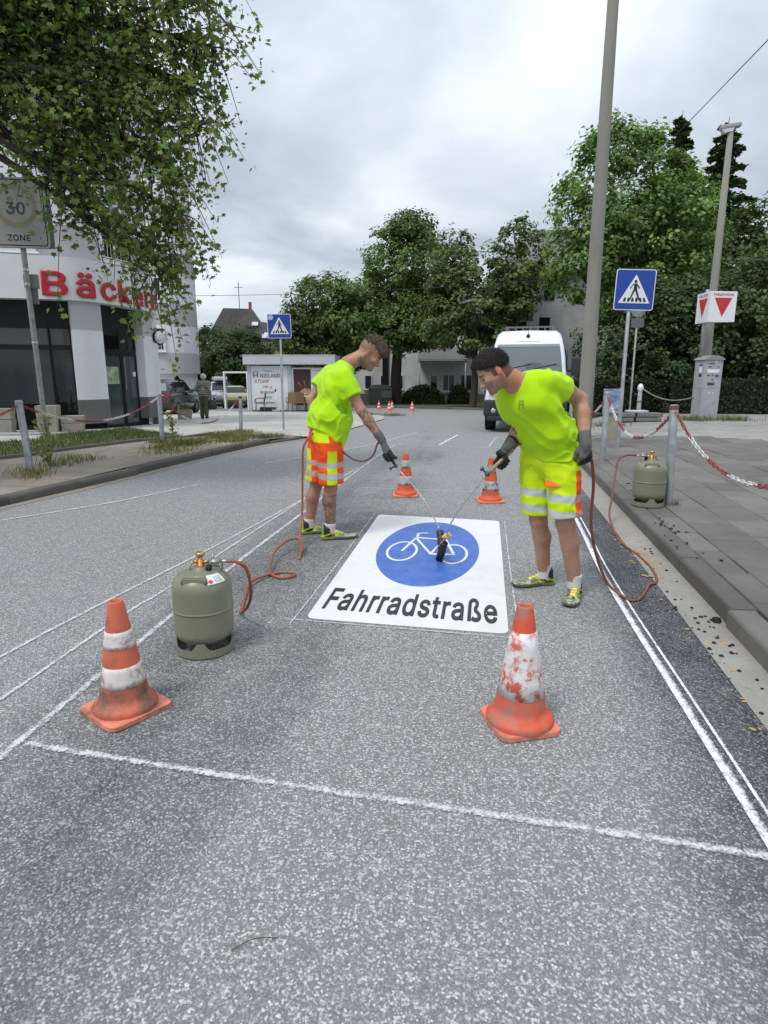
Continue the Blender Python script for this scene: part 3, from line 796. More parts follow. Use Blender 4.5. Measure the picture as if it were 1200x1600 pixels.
post('last steel post of the left chain beside the weeds', (-5.70, 13.99, GL(-5.7, 14)), .85, .042, (0, R(1.6)), M('cap_black', (.03, .03, .03)))
post('steel post left of the frame carrying the first chain', (-6.35, 4.3, GL(-6.35, 4.3)), .95, .046)
CH_RED = M('chain_red', (.30, .045, .045), rough=.5, var=.2, vs=30, dirt=(.22, .09, .08), ds=18, da=.4)
CH_WHITE = M('chain_white', (.66, .66, .65), rough=.5, var=.1, vs=30, dirt=(.42, .40, .38), ds=18, da=.3)
def link_mesh(m, s=1.0):
    b = MB(); pts = []
    for k in range(10):
        a = 2 * math.pi * k / 10; pts.append(Vector((.020 * math.cos(a) + (.011 if math.cos(a) > 0 else -.011), .0135 * math.sin(a), 0)) * s)
    V = []; n = 5
    for i, p in enumerate(pts):
        t_ = (pts[(i + 1) % 10] - pts[i - 1]).normalized(); u = Vector((-t_.y, t_.x, 0)); w = Vector((0, 0, 1))
        for k in range(n):
            a = 2 * math.pi * k / n; V.append(p + (u * math.cos(a) + w * math.sin(a)) * .0046 * s)
    b.add(V, [(i * n + k, ((i + 1) % 10) * n + k, ((i + 1) % 10) * n + (k + 1) % n, i * n + (k + 1) % n) for i in range(10) for k in range(n)], True)
    return b.mesh('chain_link', m)
LR, LW = link_mesh(CH_RED, 1.12), link_mesh(CH_WHITE, 1.12)
def chain(label, a, b, sag, start=0, run=9, grey=False):
    a, b = Vector(a), Vector(b)
    t = thing('barrier_chain', label, 'chain', a, 0, 'red and white barrier chains')
    N = 400; P = [a.lerp(b, i / N) - Vector((0, 0, 4 * sag * (i / N) * (1 - i / N))) for i in range(N + 1)]
    step = .0445; acc = 0; k = 0
    for i in range(N):
        d = P[i + 1] - P[i]; acc += d.length
        if acc >= step:
            acc -= step
            col_ = ((k + start) // run) % 2
            q = d.to_track_quat('X', 'Z') @ Euler((R(90) * (k % 2) + random.uniform(-.35, .35), 0, 0)).to_quaternion()
            o = link('chain_link', LR if col_ == 0 else LW, t, P[i] - a); o.rotation_euler = q.to_euler(); k += 1
    return t
tz = lambda x, y, h: (x, y, GR(x, y) + h)
chain('red and white chain from the rusty-rimmed post towards the right edge', tz(1.83, 6.43, .92), tz(1.99, 3.5, .92), .40, 0, 10)
chain('red and white chain between the two right-hand steel posts', tz(1.735, 9.39, .92), tz(1.83, 6.52, .92), .40, 5, 10)
chain('red and white chain behind the right worker', tz(1.64, 12.40, .92), tz(1.726, 9.49, .92), .34, 0, 10)
tl = lambda x, y, h: (x, y, GL(x, y) + h)
chain('red and white chain from the leaning post to the lawn post', tl(-6.19, 7.58, .87), tl(-6.07, 10.94, .83), .31, 9, 16)
chain('red and white chain at the left edge before the leaning post', tl(-6.35, 4.36, .88), tl(-6.19, 7.47, .87), .28, 0, 16)
chain('sagging chain from the lawn post to the last left post', tl(-6.07, 11.05, .83), tl(-5.71, 13.94, .78), .52, 0, 16)

# ------------------------------------------------------------------ signs
def ped_symbol(t, s):
    """white triangle with walker and stripes, in the sign's own plane (x, z), drawn on -y side"""
    y0 = -.012
    T = lambda dy: Matrix.Translation((0, y0 - dy, 0)) @ Matrix.Rotation(R(90), 4, 'X')
    MB().prism(rounded([(-.40 * s, -.33 * s), (.40 * s, -.33 * s), (0, .37 * s)], .02 * s, 3), 0, .0012, T(0)).build('triangle', WHITEP, t)
    b = MB(); T1 = T(.0014)
    for k in range(6):                       # zebra stripes
        x = (-.285 + .105 * k) * s; b.prism([(x, -.295 * s), (x + .065 * s, -.295 * s), (x + .085 * s - .012 * s * k, -.195 * s), (x + .035 * s - .012 * s * k, -.195 * s)], 0, .0010, T1)
    b.build('stripes', BLACKP, t)
    b = MB(); T2 = T(.0028)
    b.prism([(.036 * s * math.cos(a), .20 * s + .040 * s * math.sin(a)) for a in np.linspace(0, 2 * math.pi, 17)[:-1]], 0, .0010, T2)
    for pl in ([(-.035, .15), (.045, .15), (.05, .0), (-.04, .0)], [(-.035, .15), (-.115, .02), (-.135, .035), (-.06, .145)], [(.04, .15), (.125, .04), (.105, .02), (.03, .11)],
               [(-.04, .01), (.012, .01), (-.10, -.25), (-.16, -.25), (-.15, -.235), (-.125, -.235)], [(-.01, .01), (.05, .01), (.13, -.22), (.17, -.23), (.165, -.25), (.10, -.25)]):
        b.prism([(x * s, z * s) for x, z in pl], 0, .0010, T2); T2 = T2 @ Matrix.Translation((0, 0, .0002))
    b.build('walker', BLACKP, t)
def sign_pole(t, h, r=.030, mat=None):
    MB().lathe([(r, -.05), (r, h), (r - .004, h + .004), (0, h + .005)], n=16).build('pole', mat or GALV, t)
def ped_sign(label, loc, rz, z0, z1, dx, tilt=0.0, r=.030, sticker=False):
    t = thing('pedestrian_crossing_sign', label, 'sign', loc, rz, 'pedestrian crossing signs')
    sign_pole(t, z1 - .05, r); s = z1 - z0; h = s / 2
    p = bpy.data.objects.new('plate', None)
    pm = MB().prism(rounded([(-h, -h), (h, -h), (h, h), (-h, h)], .045), 0, .004, Matrix.Rotation(R(90), 4, 'X')).build('plate', M('sign_white', (.72, .74, .77), rough=.35, var=.03), t, (dx, -r - .008, (z0 + z1) / 2), (0, tilt, 0))
    q = h - .014
    MB().prism(rounded([(-q, -q), (q, -q), (q, q), (-q, q)], .036), .005, .0066, Matrix.Rotation(R(90), 4, 'X')).build('blue_field', SIGN_BLUE, pm)
    ped_symbol(pm, s)
    for zz in (-.5 * h, .5 * h): MB().box((-dx, .010, zz), (.09, .02, .03)).build('clamp', GALV, pm)
    if sticker: MB().prism([(.07 * math.cos(a), .07 * math.sin(a)) for a in np.linspace(0, 6.28, 9)[:-1]], 0, .001, Matrix.Translation((-.2, -.014, .2)) @ Matrix.Rotation(R(90), 4, 'X')).build('sticker', M('faded_sticker', (.35, .42, .55), rough=.7, var=.4, vs=40), pm)
    return t
ped_sign('blue pedestrian crossing sign on a tall steel pole at the right', (2.291, 11.23, zr(2.29, 11.23)), R(6), 2.26, 2.90, .06, R(1.6))
ped_sign('blue pedestrian crossing sign with a faded sticker by the plaza', (-5.0, 15.05, GL(-5.0, 15.05)), R(18), 2.22, 2.79, -.02, R(-1), .026, True)

# zone sign at the left edge
t = thing('zone_sign', 'weathered grey square zone sign on a leaning pole at the left edge', 'sign', (-6.723, 8.679, GL(-6.72, 8.68)), R(20), None, tilt=(0, R(-.4)))
sign_pole(t, 3.9, .038, M('old_pole', (.30, .30, .29), rough=.6, metal=.3, var=.2, vs=12, dirt=(.20, .18, .15), ds=9, da=.4))
zp = MB().prism(rounded([(-.41, -.47), (.41, -.47), (.41, .47), (-.41, .47)], .06), 0, .006, Matrix.Rotation(R(90), 4, 'X')).build('plate', M('sign_grey', (.44, .45, .44), rough=.5, var=.10, vs=4, dirt=(.34, .34, .30), ds=3, da=.4), t, (-.02, -.045, 3.54))
b = MB(); TT = Matrix.Translation((0, -.0075, 0)) @ Matrix.Rotation(R(90), 4, 'X')
def frame_strip(b, h, k, w, T):
    o = rounded([(-h, -k), (h, -k), (h, k), (-h, k)], .05); i_ = rounded([(-h + w, -k + w), (h - w, -k + w), (h - w, k - w), (-h + w, k - w)], .04)
    n = len(o); V = [T @ Vector((p[0], p[1], 0)) for p in o] + [T @ Vector((p[0], p[1], 0)) for p in i_]
    b.add(V, [(j, (j + 1) % n, (j + 1) % n + n, j + n) for j in range(n)])
frame_strip(b, .385, .445, .014, TT); b.build('border', BLACKP, zp)
b = MB(); A = np.linspace(0, 2 * math.pi, 41)[:-1]; n = len(A)
V = [TT @ Vector((r_ * math.cos(a), .09 + r_ * math.sin(a), .0)) for r_ in (.29, .225) for a in A]
b.add(V, [(j, (j + 1) % n, (j + 1) % n + n, j + n) for j in range(n)]); b.build('ring', M('faded_ring', (.33, .30, .20), rough=.6, var=.15), zp)
lettering('30', M('faded_black', (.10, .10, .10)), zp, Matrix.Translation((0, -.008, -.015)) @ Matrix.Rotation(R(90), 4, 'X'), size=.30, bold=.006, align='CENTER')
lettering('ZONE', BLACKP, zp, Matrix.Translation((0, -.008, -.375)) @ Matrix.Rotation(R(90), 4, 'X'), size=.155, bold=.002, align='CENTER', spacing=1.08)
MB().prism(rounded([(-.41, -.47), (.41, -.47), (.41, .47), (-.41, .47)], .06), 0, .006, Matrix.Rotation(R(90), 4, 'X')).build('back_plate', GALV, t, (.015, .055, 3.55))
MB().box((0, 0, 0), (.20, .07, .20), bev=.015).build('junction_box', M('box_grey', (.20, .20, .20), rough=.6), t, (.04, .05, 2.62))
MB().box((0, 0, 0), (.09, .05, .30), bev=.01).build('bracket', M('box_grey', (.20, .20, .20)), t, (.06, .07, 2.45))
for zz in (2.55, 2.75, 1.72): MB().lathe([(.040, zz), (.043, zz + .004), (.043, zz + .03), (.040, zz + .034)], n=16).build('band', STEEL, t)

# no-stopping sign seen from behind
t = thing('parking_sign', 'grey back of a round sign with small plate behind the pedestrian sign', 'sign', (4.30, 19.8, GR(4.3, 19.8)), R(8))
sign_pole(t, 3.3, .028)
MB().lathe([(0, -.003), (.21, -.003), (.215, 0), (.21, .003), (0, .003)], M=Matrix.Rotation(R(90), 3, 'X'), n=28).build('round_plate', M('sign_back', (.33, .34, .35), rough=.5, var=.35, vs=8, dirt=(.12, .12, .13), ds=6, da=.5), t, (.0, -.04, 3.02))
MB().box((0, 0, 0), (.36, .006, .26)).build('lower_plate', M('sign_back_dark', (.12, .125, .13), rough=.5, var=.2, vs=6), t, (0, -.04, 2.66))

# ------------------------------------------------------------------ parking ticket machine
GREYM = M('machine_grey', (.36, .375, .385), rough=.45, var=.06, vs=3, dirt=(.28, .28, .27), ds=5, da=.25)
t = thing('ticket_machine', 'grey parking ticket machine with a three-sided sign above', 'ticket machine', (5.85, 18.1, GR(5.85, 18.1)), R(17))
def taper(b, w0, d0, w1, d1, z0, z1):
    v = [(-w0 / 2, -d0 / 2, z0), (w0 / 2, -d0 / 2, z0), (w0 / 2, d0 / 2, z0), (-w0 / 2, d0 / 2, z0), (-w1 / 2, -d1 / 2, z1), (w1 / 2, -d1 / 2, z1), (w1 / 2, d1 / 2, z1), (-w1 / 2, d1 / 2, z1)]
    b.add(v, [(3, 2, 1, 0), (4, 5, 6, 7), (0, 1, 5, 4), (1, 2, 6, 5), (2, 3, 7, 6), (3, 0, 4, 7)]); return b
taper(MB(), .50, .40, .52, .40, 0, .82).build('cabinet', GREYM, t)
taper(MB(), .52, .40, .53, .40, .825, 1.56).build('upper_cabinet', GREYM, t)
b = MB(); b.prism([(-.30, 0), (.30, 0), (.27, .035), (.12, .10), (0, .115), (-.12, .10), (-.27, .035)], -.24, .24, Matrix.Translation((0, 0, 1.562)) @ Matrix.Rotation(R(90), 4, 'X')); b.build('hood', M('hood_green_grey', (.22, .26, .25), rough=.5), t)
DK = M('machine_dark', (.04, .045, .055), rough=.4)
for nm, x, z, w, h, m in (('coin_slot', -.06, 1.46, .16, .022, DK), ('display', .06, 1.50, .08, .035, WHITEP), ('card_slot', -.10, 1.38, .09, .022, DK), ('button', .14, 1.38, .04, .03, DK), ('notice', .0, 1.27, .34, .085, WHITEP),
                          ('button', -.13, 1.16, .10, .02, DK), ('button', .0, 1.17, .03, .03, DK), ('button', .12, 1.15, .10, .05, SIGN_BLUE), ('button', .0, 1.06, .035, .035, DK), ('ticket_tray', -.03, .94, .20, .065, DK), ('lock', -.05, .70, .04, .03, WHITEP), ('lock', .05, .70, .04, .03, WHITEP)):
    MB().box((x, -.203, z), (w, .008, h), bev=.002).build(nm, m, t)
for z, h, m in ((1.40, .10, WHITEP), (1.30, .12, WHITEP), (1.42, .05, SIGN_BLUE), (1.16, .08, DK)): MB().box((-.262 - (.002 if m is not WHITEP else 0), -.05, z), (.004, .12, h)).build('sticker', m, t)
MB().tube([(-.16, .16, 1.5), (-.16, .16, 3.36)], .045, 14).build('sign_pole', GALV, t)
sg = thing('three_sided_sign', None, None, (0.0, .05, 2.52)); sg.parent = t; sg.rotation_euler = (0, 0, R(-15))
tri = [(-.22, -.28), (.50, -.10), (-.28, .46)]
MB().prism(tri, 0, .76).build('box', M('sign_panel_white', (.74, .74, .75), rough=.4, var=.04), sg)
def face_print(a, b_, rev):
    a, b_ = Vector((*a, 0)), Vector((*b_, 0)); L = (b_ - a).length
    Mw = wall_frame(a, b_ - a); Mw.translation = a + (b_ - a).normalized().cross(Vector((0, 0, 1))) * .003
    MB().prism([(L * .17, .60), (L * .5, .13), (L * .83, .60)], 0, .002, Mw).build('red_triangle', REDP, sg)
    lettering('PARKSCHEINE', REDP, sg, Mw @ Matrix.Translation((L * .5, .65, .002)), size=.115 * L / .74, bold=.001, align='CENTER')
face_print(tri[0], tri[1], False)
a, b_ = Vector((*tri[2], 0)), Vector((*tri[0], 0)); L = (b_ - a).length
Mw = wall_frame(a, b_ - a); Mw.translation = a + (b_ - a).normalized().cross(Vector((0, 0, 1))) * .003
MB().prism([(L * .17, .60), (L * .5, .13), (L * .83, .60)], 0, .002, Mw).build('red_triangle', REDP, sg)
lettering('HIER LÖSEN:', M('red_print_faded', (.45, .12, .12)), sg, Mw @ Matrix.Translation((L * .5, .65, .002)), size=.115, bold=.001, align='CENTER')

# ------------------------------------------------------------------ lamp posts, wires
CONC = M('lamp_concrete', (.27, .26, .225), rough=.85, var=.12, vs=5, dirt=(.20, .19, .165), ds=2.5, da=.4, bmp=.15, bs=70, stretch=(1, 1, .3))
t = thing('street_lamp', 'tall concrete lamp post behind the right worker running out of the picture', 'lamp post', (1.95, 12.86, GR(1.95, 12.86)))
MB().lathe([(.150, -.05), (.145, .8), (.118, 4.5), (.092, 8.4), (.080, 10.0), (0, 10.01)], n=20).build('mast', CONC, t)
MB().tube([(0, 0, 9.95), (-.3, 0, 10.15), (-.9, 0, 10.25)], .03, 10).build('arm', GALV, t)
MB().box((-1.15, 0, 10.25), (.6, .22, .12), bev=.03).build('lamp_head', GALV, t)
t = thing('street_lamp', 'slimmer concrete lamp post with grey head behind the ticket machine', 'lamp post', (6.08, 19.1, GR(6.1, 19.1)))
MB().lathe([(.135, -.05), (.13, .6), (.10, 4), (.070, 7.4), (0, 7.41)], n=18).build('mast', CONC, t)
lh = MB().box((0, 0, 0), (.50, .20, .10), bev=.03).build('lamp_head', M('lamp_grey', (.32, .33, .33), rough=.5), t, (-.02, 0, 7.50), (0, R(-6), 0))
MB().prism([(-.20, 0), (.12, 0), (.06, -.09), (-.14, -.10)], -.08, .08, Matrix.Translation((-.03, 0, -.05)) @ Matrix.Rotation(R(90), 4, 'X')).build('diffuser', M('lamp_glass', (.55, .57, .55), rough=.2), lh)
WIRE = M('wire', (.03, .03, .032), rough=.6)
def wire(label, a, b, sag=0.3, r=.012):
    a, b = Vector(a), Vector(b)
    tag(MB().tube([a.lerp(b, i / 24) - Vector((0, 0, 4 * sag * (i / 24) * (1 - i / 24))) for i in range(25)], r, 6).build('overhead_wire', WIRE), label, 'wire', 'overhead wires')
wire('overhead wire crossing the sky above the right-hand tree', (6.6, 9.2, 9.05), (3.9, 46.5, 9.3), .25)
wire('thin overhead wire across the street in front of the maples', (-26, 37.5, 6.6), (6.1, 33.4, 6.4), .45)
t = thing('hanging_lamp', 'grey street lamp hung on a wire in front of the maples', 'lamp', (-1.15, 34.4, 5.35))
MB().box((0, 0, .0), (.85, .2, .12), bev=.04).build('lamp_head', M('lamp_grey', (.32, .33, .33)), t, (0, 0, 0), (0, R(-12), 0))
MB().tube([(0, 0, .05), (0, 0, .75)], .015, 6).build('hanger', WIRE, t)
# ------------------------------------------------------------------ buildings
RENDER_W = M('render_white', (.66, .68, .70), rough=.9, var=.05, vs=.8, dirt=(.58, .59, .60), ds=.6, da=.25, bmp=.25, bs=60)
RENDER_G = M('render_grey', (.40, .40, .405), rough=.9, var=.05, vs=.8, bmp=.25, bs=60)
PLINTH = M('plinth_grey', (.13, .128, .125), rough=.85, var=.15, vs=3, bmp=.2)
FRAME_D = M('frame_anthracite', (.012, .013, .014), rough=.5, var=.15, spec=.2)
SHOP_GLASS = glass_mat('shop_glass', (.006, .008, .009), .03)
DOOR_GLASS = glass_mat('door_glass', (.045, .065, .065), .03)
RED_L = M('red_letter', (.40, .012, .022), rough=.4, var=.06)
WIN_W = M('window_frame_white', (.68, .69, .70), rough=.5, var=.04)
WIN_DARK = glass_mat('window_dark', (.012, .013, .016), .06)

def window(parent, Mw, x, z, w, h, fr=.07, bars=1, sill=True, fmat=None, gmat=None, depth=.12, split=None):
    """window set into a wall: pane behind, frame, mullions, sill; Mw has local X along, Y up, Z out"""
    fmat = fmat or WIN_W; gmat = gmat or WIN_DARK
    wd = bpy.data.objects.new('window', MB().box((x + w / 2, z + h / 2, .006), (w - fr, h - fr, .012)).mesh('window', gmat)); COL.objects.link(wd); wd.parent = parent; wd.matrix_local = Mw
    b = MB()
    b.box((x + fr / 2, z + h / 2, .02), (fr, h, .05)).box((x + w - fr / 2, z + h / 2, .02), (fr, h, .05)).box((x + w / 2, z + fr / 2, .0205), (w - 2 * fr, fr, .05)).box((x + w / 2, z + h - fr / 2, .0205), (w - 2 * fr, fr, .05))
    for k in range(1, bars + 1):
        if bars: b.box((x + w * k / (bars + 1), z + h / 2, .0198), (fr * .8, h - 2 * fr, .048))
    b.build('frame', fmat, wd)
    if sill: MB().box((x + w / 2, z - .03, .06), (w + .14, .05, .16)).build('sill', fmat, wd)
    return wd

def curved(pts, z0, z1, thick, mat, name, parent, closed_ends=True, n=10):
    """upright band following a plan curve; outer face on the curve, thickness to its left side"""
    P = spline([(*p, 0) for p in pts], n); b = MB(); V = []
    for i, p in enumerate(P):
        t = (P[min(i + 1, len(P) - 1)] - P[max(i - 1, 0)]).normalized(); nn = Vector((-t.y, t.x, 0)) * thick
        V += [(p.x, p.y, z0), (p.x, p.y, z1), (p.x + nn.x, p.y + nn.y, z1), (p.x + nn.x, p.y + nn.y, z0)]
    Fc = [(i * 4 + j, (i + 1) * 4 + j, (i + 1) * 4 + (j + 1) % 4, i * 4 + (j + 1) % 4) for i in range(len(P) - 1) for j in range(4)]
    m = (len(P) - 1) * 4; Fc += [(0, 1, 2, 3), (m + 3, m + 2, m + 1, m)]
    b.add(V, Fc); return b.build(name, mat, parent)

# --- bakery with the rounded front
bk = thing('bakery_building', 'white bakery with rounded front, dark shop windows and red lettering', 'building', (0, 0, 0))
FAC = [(-13.4, 12.65), (-12.39, 13.09), (-11.30, 13.57), (-10.44, 13.96), (-9.84, 14.41), (-9.58, 15.06), (-9.46, 15.89), (-9.47, 16.70), (-9.59, 17.49)]
FS = spline([(*p, 0) for p in FAC], 10)
def fac_at(s):
    """point, tangent and outward normal at arc length s along the front"""
    acc = 0
    for a, b in zip(FS[:-1], FS[1:]):
        L = (b - a).length
        if acc + L >= s:
            t = (b - a).normalized(); return a + t * (s - acc), t, Vector((t.y, -t.x, 0))
        acc += L
    t = (FS[-1] - FS[-2]).normalized(); return FS[-1], t, Vector((t.y, -t.x, 0))
FLEN = sum((b - a).length for a, b in zip(FS[:-1], FS[1:]))
def fac_sub(s0, s1, off, n=10):
    out = []
    for k in range(n + 1):
        p, t, o = fac_at(s0 + (s1 - s0) * k / n); out.append((p.x + o.x * off, p.y + o.y * off))
    return out
ZB = .10
curved([(-13.8, 12.3)] + FAC + [(-9.8, 18.0)], 3.30, 4.28, .35, M('fascia_light', (.60, .605, .61), rough=.85, var=.05, vs=1.2, bmp=.2, bs=50), 'fascia', bk)
INN = fac_sub(0, FLEN - .1, -.38, 24)
curved(INN, -.1, 3.34, .15, FRAME_D, 'shopfront', bk, n=2)
# pillars with grey foot
def s_of_px(x, y):
    best = min(range(2001), key=lambda i: (fac_at(FLEN * i / 2000)[0] - Vector((x, y, 0))).length); return FLEN * best / 2000
def pillar(s0, s1):
    pts = fac_sub(s0, s1, -.10, 4)
    pl = bpy.data.objects.new('pillar', None); COL.objects.link(pl); pl.parent = bk
    curved(pts, .92, 2.62, .25, RENDER_W, 'shaft', pl, n=3); curved(pts, 2.62, 3.30, .25, RENDER_G, 'head', pl, n=3)
    curved(fac_sub(s0 - .01, s1 + .01, -.085, 4), .32, .92, .27, PLINTH, 'foot', pl, n=3)
sA, sB = s_of_px(-9.95, 14.25), s_of_px(-9.58, 15.0)
pillar(sA - .05, sB - .02); sC = FLEN - .78; pillar(sC, FLEN - .02); pillar(.9, 1.75)
# side wall behind the last pillar and the upper storeys
curved([(-9.6, 17.55), (-10.3, 18.6), (-11.8, 20.9)], -.1, .92, .3, PLINTH, 'side_plinth', bk)
curved([(-9.58, 17.50), (-10.28, 18.6), (-11.78, 20.9)], .92, 4.28, .3, RENDER_W, 'side_wall', bk)
UP = [(-13.9, 12.75)] + [(x - .30, y + .28) for x, y in FAC[1:]] + [(-10.75, 18.5), (-12.9, 21.0)]
curved(UP, 4.20, 5.05, .3, RENDER_G, 'upper_band', bk); curved(UP, 5.05, 7.0, .3, RENDER_W, 'upper_wall', bk)
curved(UP, 7.0, 7.9, .3, RENDER_G, 'upper_band', bk); curved(UP, 7.9, 9.8, .3, RENDER_W, 'upper_wall', bk); curved(UP, 9.8, 10.4, .3, RENDER_G, 'parapet', bk)
# glazing: posts, transoms, panes
def pane(s0, s1, z0, z1, mat, name='pane'): return curved(fac_sub(s0, s1, -.355, 3), z0, z1, .012, mat, name, bk, n=2)
def bar(s0, s1, z0, z1, off=-.33): return curved(fac_sub(s0, s1, off, 3), z0, z1, .05, FRAME_D, 'glazing_bar', bk, n=2)
s = 1.85
segs = [(1.85, 3.15), (3.22, sA - .12)]
for a, b in segs:
    pane(a, b, .25, 2.15, SHOP_GLASS); pane(a, b, 2.25, 2.65, glass_mat('upper_glass', (.05, .05, .042), .08)); bar(a, b, 2.14, 2.26)
    bar(a - .06, a, .1, 2.7); bar(b, b + .06, .1, 2.7); bar(a, b, .10, .26); bar(a - .06, b + .06, 2.645, 3.3, -.345)
a0, a1 = sB + .02, sC - .04; am = a0 + (a1 - a0) * .52
for a, b in ((a0 + .06, am - .06), (am + .06, a1 - .06)):
    pane(a, b, .22, 2.05, DOOR_GLASS); pane(a, b, 2.20, 2.55, SHOP_GLASS)
    bar(a, b, 2.05, 2.2); bar(a - .06, a, .1, 2.7); bar(b, b + .06, .1, 2.7)
bar(a0, a1, 2.55, 3.3, -.345); bar(a0, a1, .08, .23)
curved(fac_sub(am + .02, am + .05, -.26, 2), 1.15, 2.0, .03, STEEL, 'door_pull', bk, n=2)
curved(fac_sub(a0 + .10, am - .16, -.345, 2), 1.30, 1.75, .003, M('shop_poster', (.16, .24, .10), rough=.6, var=.6, vs=7, dirt=(.5, .5, .45), ds=9, da=.4), 'poster', bk, n=2)
curved(fac_sub(a1 - .25, a1 - .10, -.345, 2), 1.5, 1.62, .003, WIN_W, 'notice', bk, n=2)
# word on the fascia, letter by letter along the curve
letters = [('B', 0), ('ä', .86), ('c', 1.60), ('k', 2.27), ('e', 2.98), ('r', 3.70), ('e', 4.16), ('i', 4.88)]
sBk = s_of_px(-10.52, 13.92)
for ch, off in letters:
    p, t_, o_ = fac_at(sBk + off * .87 + .30)
    Mw = wall_frame(p + o_ * .03 - t_ * .30 + Vector((0, 0, 3.40)), t_)
    lettering(ch, RED_L, bk, Mw, 'letter', size=1.02, bold=.024, depth=.012, xs=1.36)
for (x, zz) in ((2.1, 5.0), (4.6, 5.0), (2.1, 7.85), (4.6, 7.85)):
    p, t_, o_ = fac_at(x + .2)
    Mw = wall_frame(p + Vector((-.30, .28, 0)) + o_ * .012, t_)
    wdw = window(bk, Mw, 0, zz - .60, .95, 1.25)
    rb = MB(); rb.tube([(0, zz - .12, .12), (.95, zz - .12, .12)], .012, 6).tube([(0, zz - .52, .12), (.95, zz - .52, .12)], .012, 6)
    for k in range(9): rb.tube([(.02 + k * .114, zz - .52, .12), (.02 + k * .114, zz - .12, .12)], .008, 6)
    rl = rb.build('railing', WIN_W, bk); rl.matrix_local = Mw
# round wall lamp
p = Vector((-9.62, 17.62, 2.62)); o_ = Vector((.87, -.40, 0)).normalized()
wl = thing('wall_lamp', 'round dark-rimmed wall lamp on the bakery corner', 'lamp', p)
Q = o_.to_track_quat('Z', 'Y').to_matrix()
MB().lathe([(0, -.12), (.20, -.12), (.22, -.06), (.22, .06), (.19, .10), (.19, .06)], n=24, M=Q).build('rim', FRAME_D, wl)
MB().lathe([(.185, .06), (.18, .12), (.12, .16), (0, .17)], n=24, M=Q).build('globe', M('lamp_opal', (.62, .62, .60), rough=.3), wl)

# --- banded tower behind the bakery
tw = thing('apartment_tower', 'white tower with grey bands and curved edge behind the bakery', 'building', (0, 0, 0))
TC = [(-27, 32.2), (-21, 33.1), (-18.6, 33.45), (-17.65, 33.75), (-17.15, 34.35), (-17.0, 35.2), (-17.25, 36.2), (-17.9, 37.6), (-19.2, 40.5)]
TB = [(x - .35, y + .25) for x, y in TC]
curved(TB, -1.0, .20, .4, PLINTH, 'plinth', tw); curved(TB, .20, 1.65, .4, RENDER_W, 'ground_wall', tw)
z = 1.65
for k in range(4):
    curved(TC, z, z + 1.16, .4, RENDER_G, 'grey_band', tw); curved(TC, z + 1.16, z + 2.66, .4, RENDER_W, 'white_band', tw); z += 2.66
TT_ = [(x - 2.6, y + 1.0) for x, y in TC]
for k in range(3):
    curved(TT_, z, z + 1.16, .4, RENDER_G, 'grey_band', tw); curved(TT_, z + 1.16, z + 2.66, .4, RENDER_W, 'white_band', tw); z += 2.66
for k in range(3):
    for dx in (0, -4.0):
        Mw = wall_frame(Vector((-18.98 + dx, 33.38 + dx * .15, 0)), (1, .155, 0)); Mw.translation += Vector((.155, -1, 0)).normalized() * .02
        z0 = 2.88 + 2.66 * k
        window(tw, Mw, .0, z0, 1.12, 1.34, .10, 0)
        rb = MB(); rb.tube([(.05, z0 + .42, .14), (1.07, z0 + .42, .14)], .02, 6)
        for j in range(8): rb.tube([(.08 + .138 * j, z0 + .02, .14), (.08 + .138 * j, z0 + .42, .14)], .015, 5)
        rl = rb.build('railing', WIN_W, tw); rl.matrix_local = Mw

# --- bakery kiosk
ki = thing('bakery_kiosk', 'flat-roofed white kiosk with lettering STOPP hier and bread names', 'kiosk', (-12.18, 31.46, -.36), R(9.2))
KW = M('kiosk_white', (.66, .68, .70), rough=.5, var=.05, vs=1.5); KG = M('kiosk_grey', (.46, .48, .51), rough=.5, var=.06, vs=2); KD = M('kiosk_dark', (.05, .052, .055), rough=.5)
MB().box((2.1, 1.6, 1.20), (4.2, 3.2, 2.20)).build('body', KW, ki)
MB().box((2.1, 1.6, 2.68), (4.75, 3.9, .46), bev=.02).build('roof', KG, ki)
MB().box((2.1, 1.6, 2.925), (4.79, 3.94, .03)).build('roof_edge', KW, ki)
MB().box((2.1, 1.6, .06), (4.1, 3.1, .12)).build('base', KD, ki)
MB().box((1.0, -.012, 1.26), (1.94, .02, 2.24)).build('sign_panel', M('panel_white', (.70, .72, .74), rough=.4, var=.03), ki)
for x in (-.05, 2.08): MB().box((x, -.03, 1.26), (.16, .10, 2.30)).build('corner_post', KG, ki)
dr = MB().box((2.72, -.008, 1.30), (.90, .02, 1.85)).build('hatch', M('kiosk_brown', (.055, .022, .022), rough=.7, var=.3, vs=5, stretch=(12, 1, 1)), ki)
for k in range(8): MB().box((2.33 + k * .112, -.022, 1.30), (.016, .012, 1.8)).build('slat', M('slat_brown', (.10, .04, .04)), dr)
MB().box((3.6, -.012, 1.35), (.74, .02, 1.9)).build('shutter', KW, ki); MB().box((3.6, -.026, 2.16), (.62, .012, .012)).build('slot', KD, ki)
Mk = wall_frame((0, -.026, 0), (1, 0, 0))
RED2 = M('kiosk_red', (.42, .03, .035), rough=.5); BK2 = M('kiosk_black', (.05, .05, .055), rough=.5)
def kt(s_, x, z, size, m, **kw): lettering(s_, m, ki, Mk @ Matrix.Translation((x, z, 0)), size=size, **kw)
kt('Bäckerei', .95, 2.10, .15, BK2, align='CENTER'); kt('NIELAND', .52, 1.80, .34, BK2, bold=.003)
kt('STOPP', .20, 1.52, .33, RED2, bold=.004, shear=.25); kt('hier g', .62, 1.27, .27, RED2, bold=.002, shear=.25)
kt('Brötchen', .50, .98, .27, BK2, bold=.002); kt('Brot', .73, .72, .27, BK2, bold=.002); kt('Kuchen', .58, .44, .27, BK2, bold=.002)
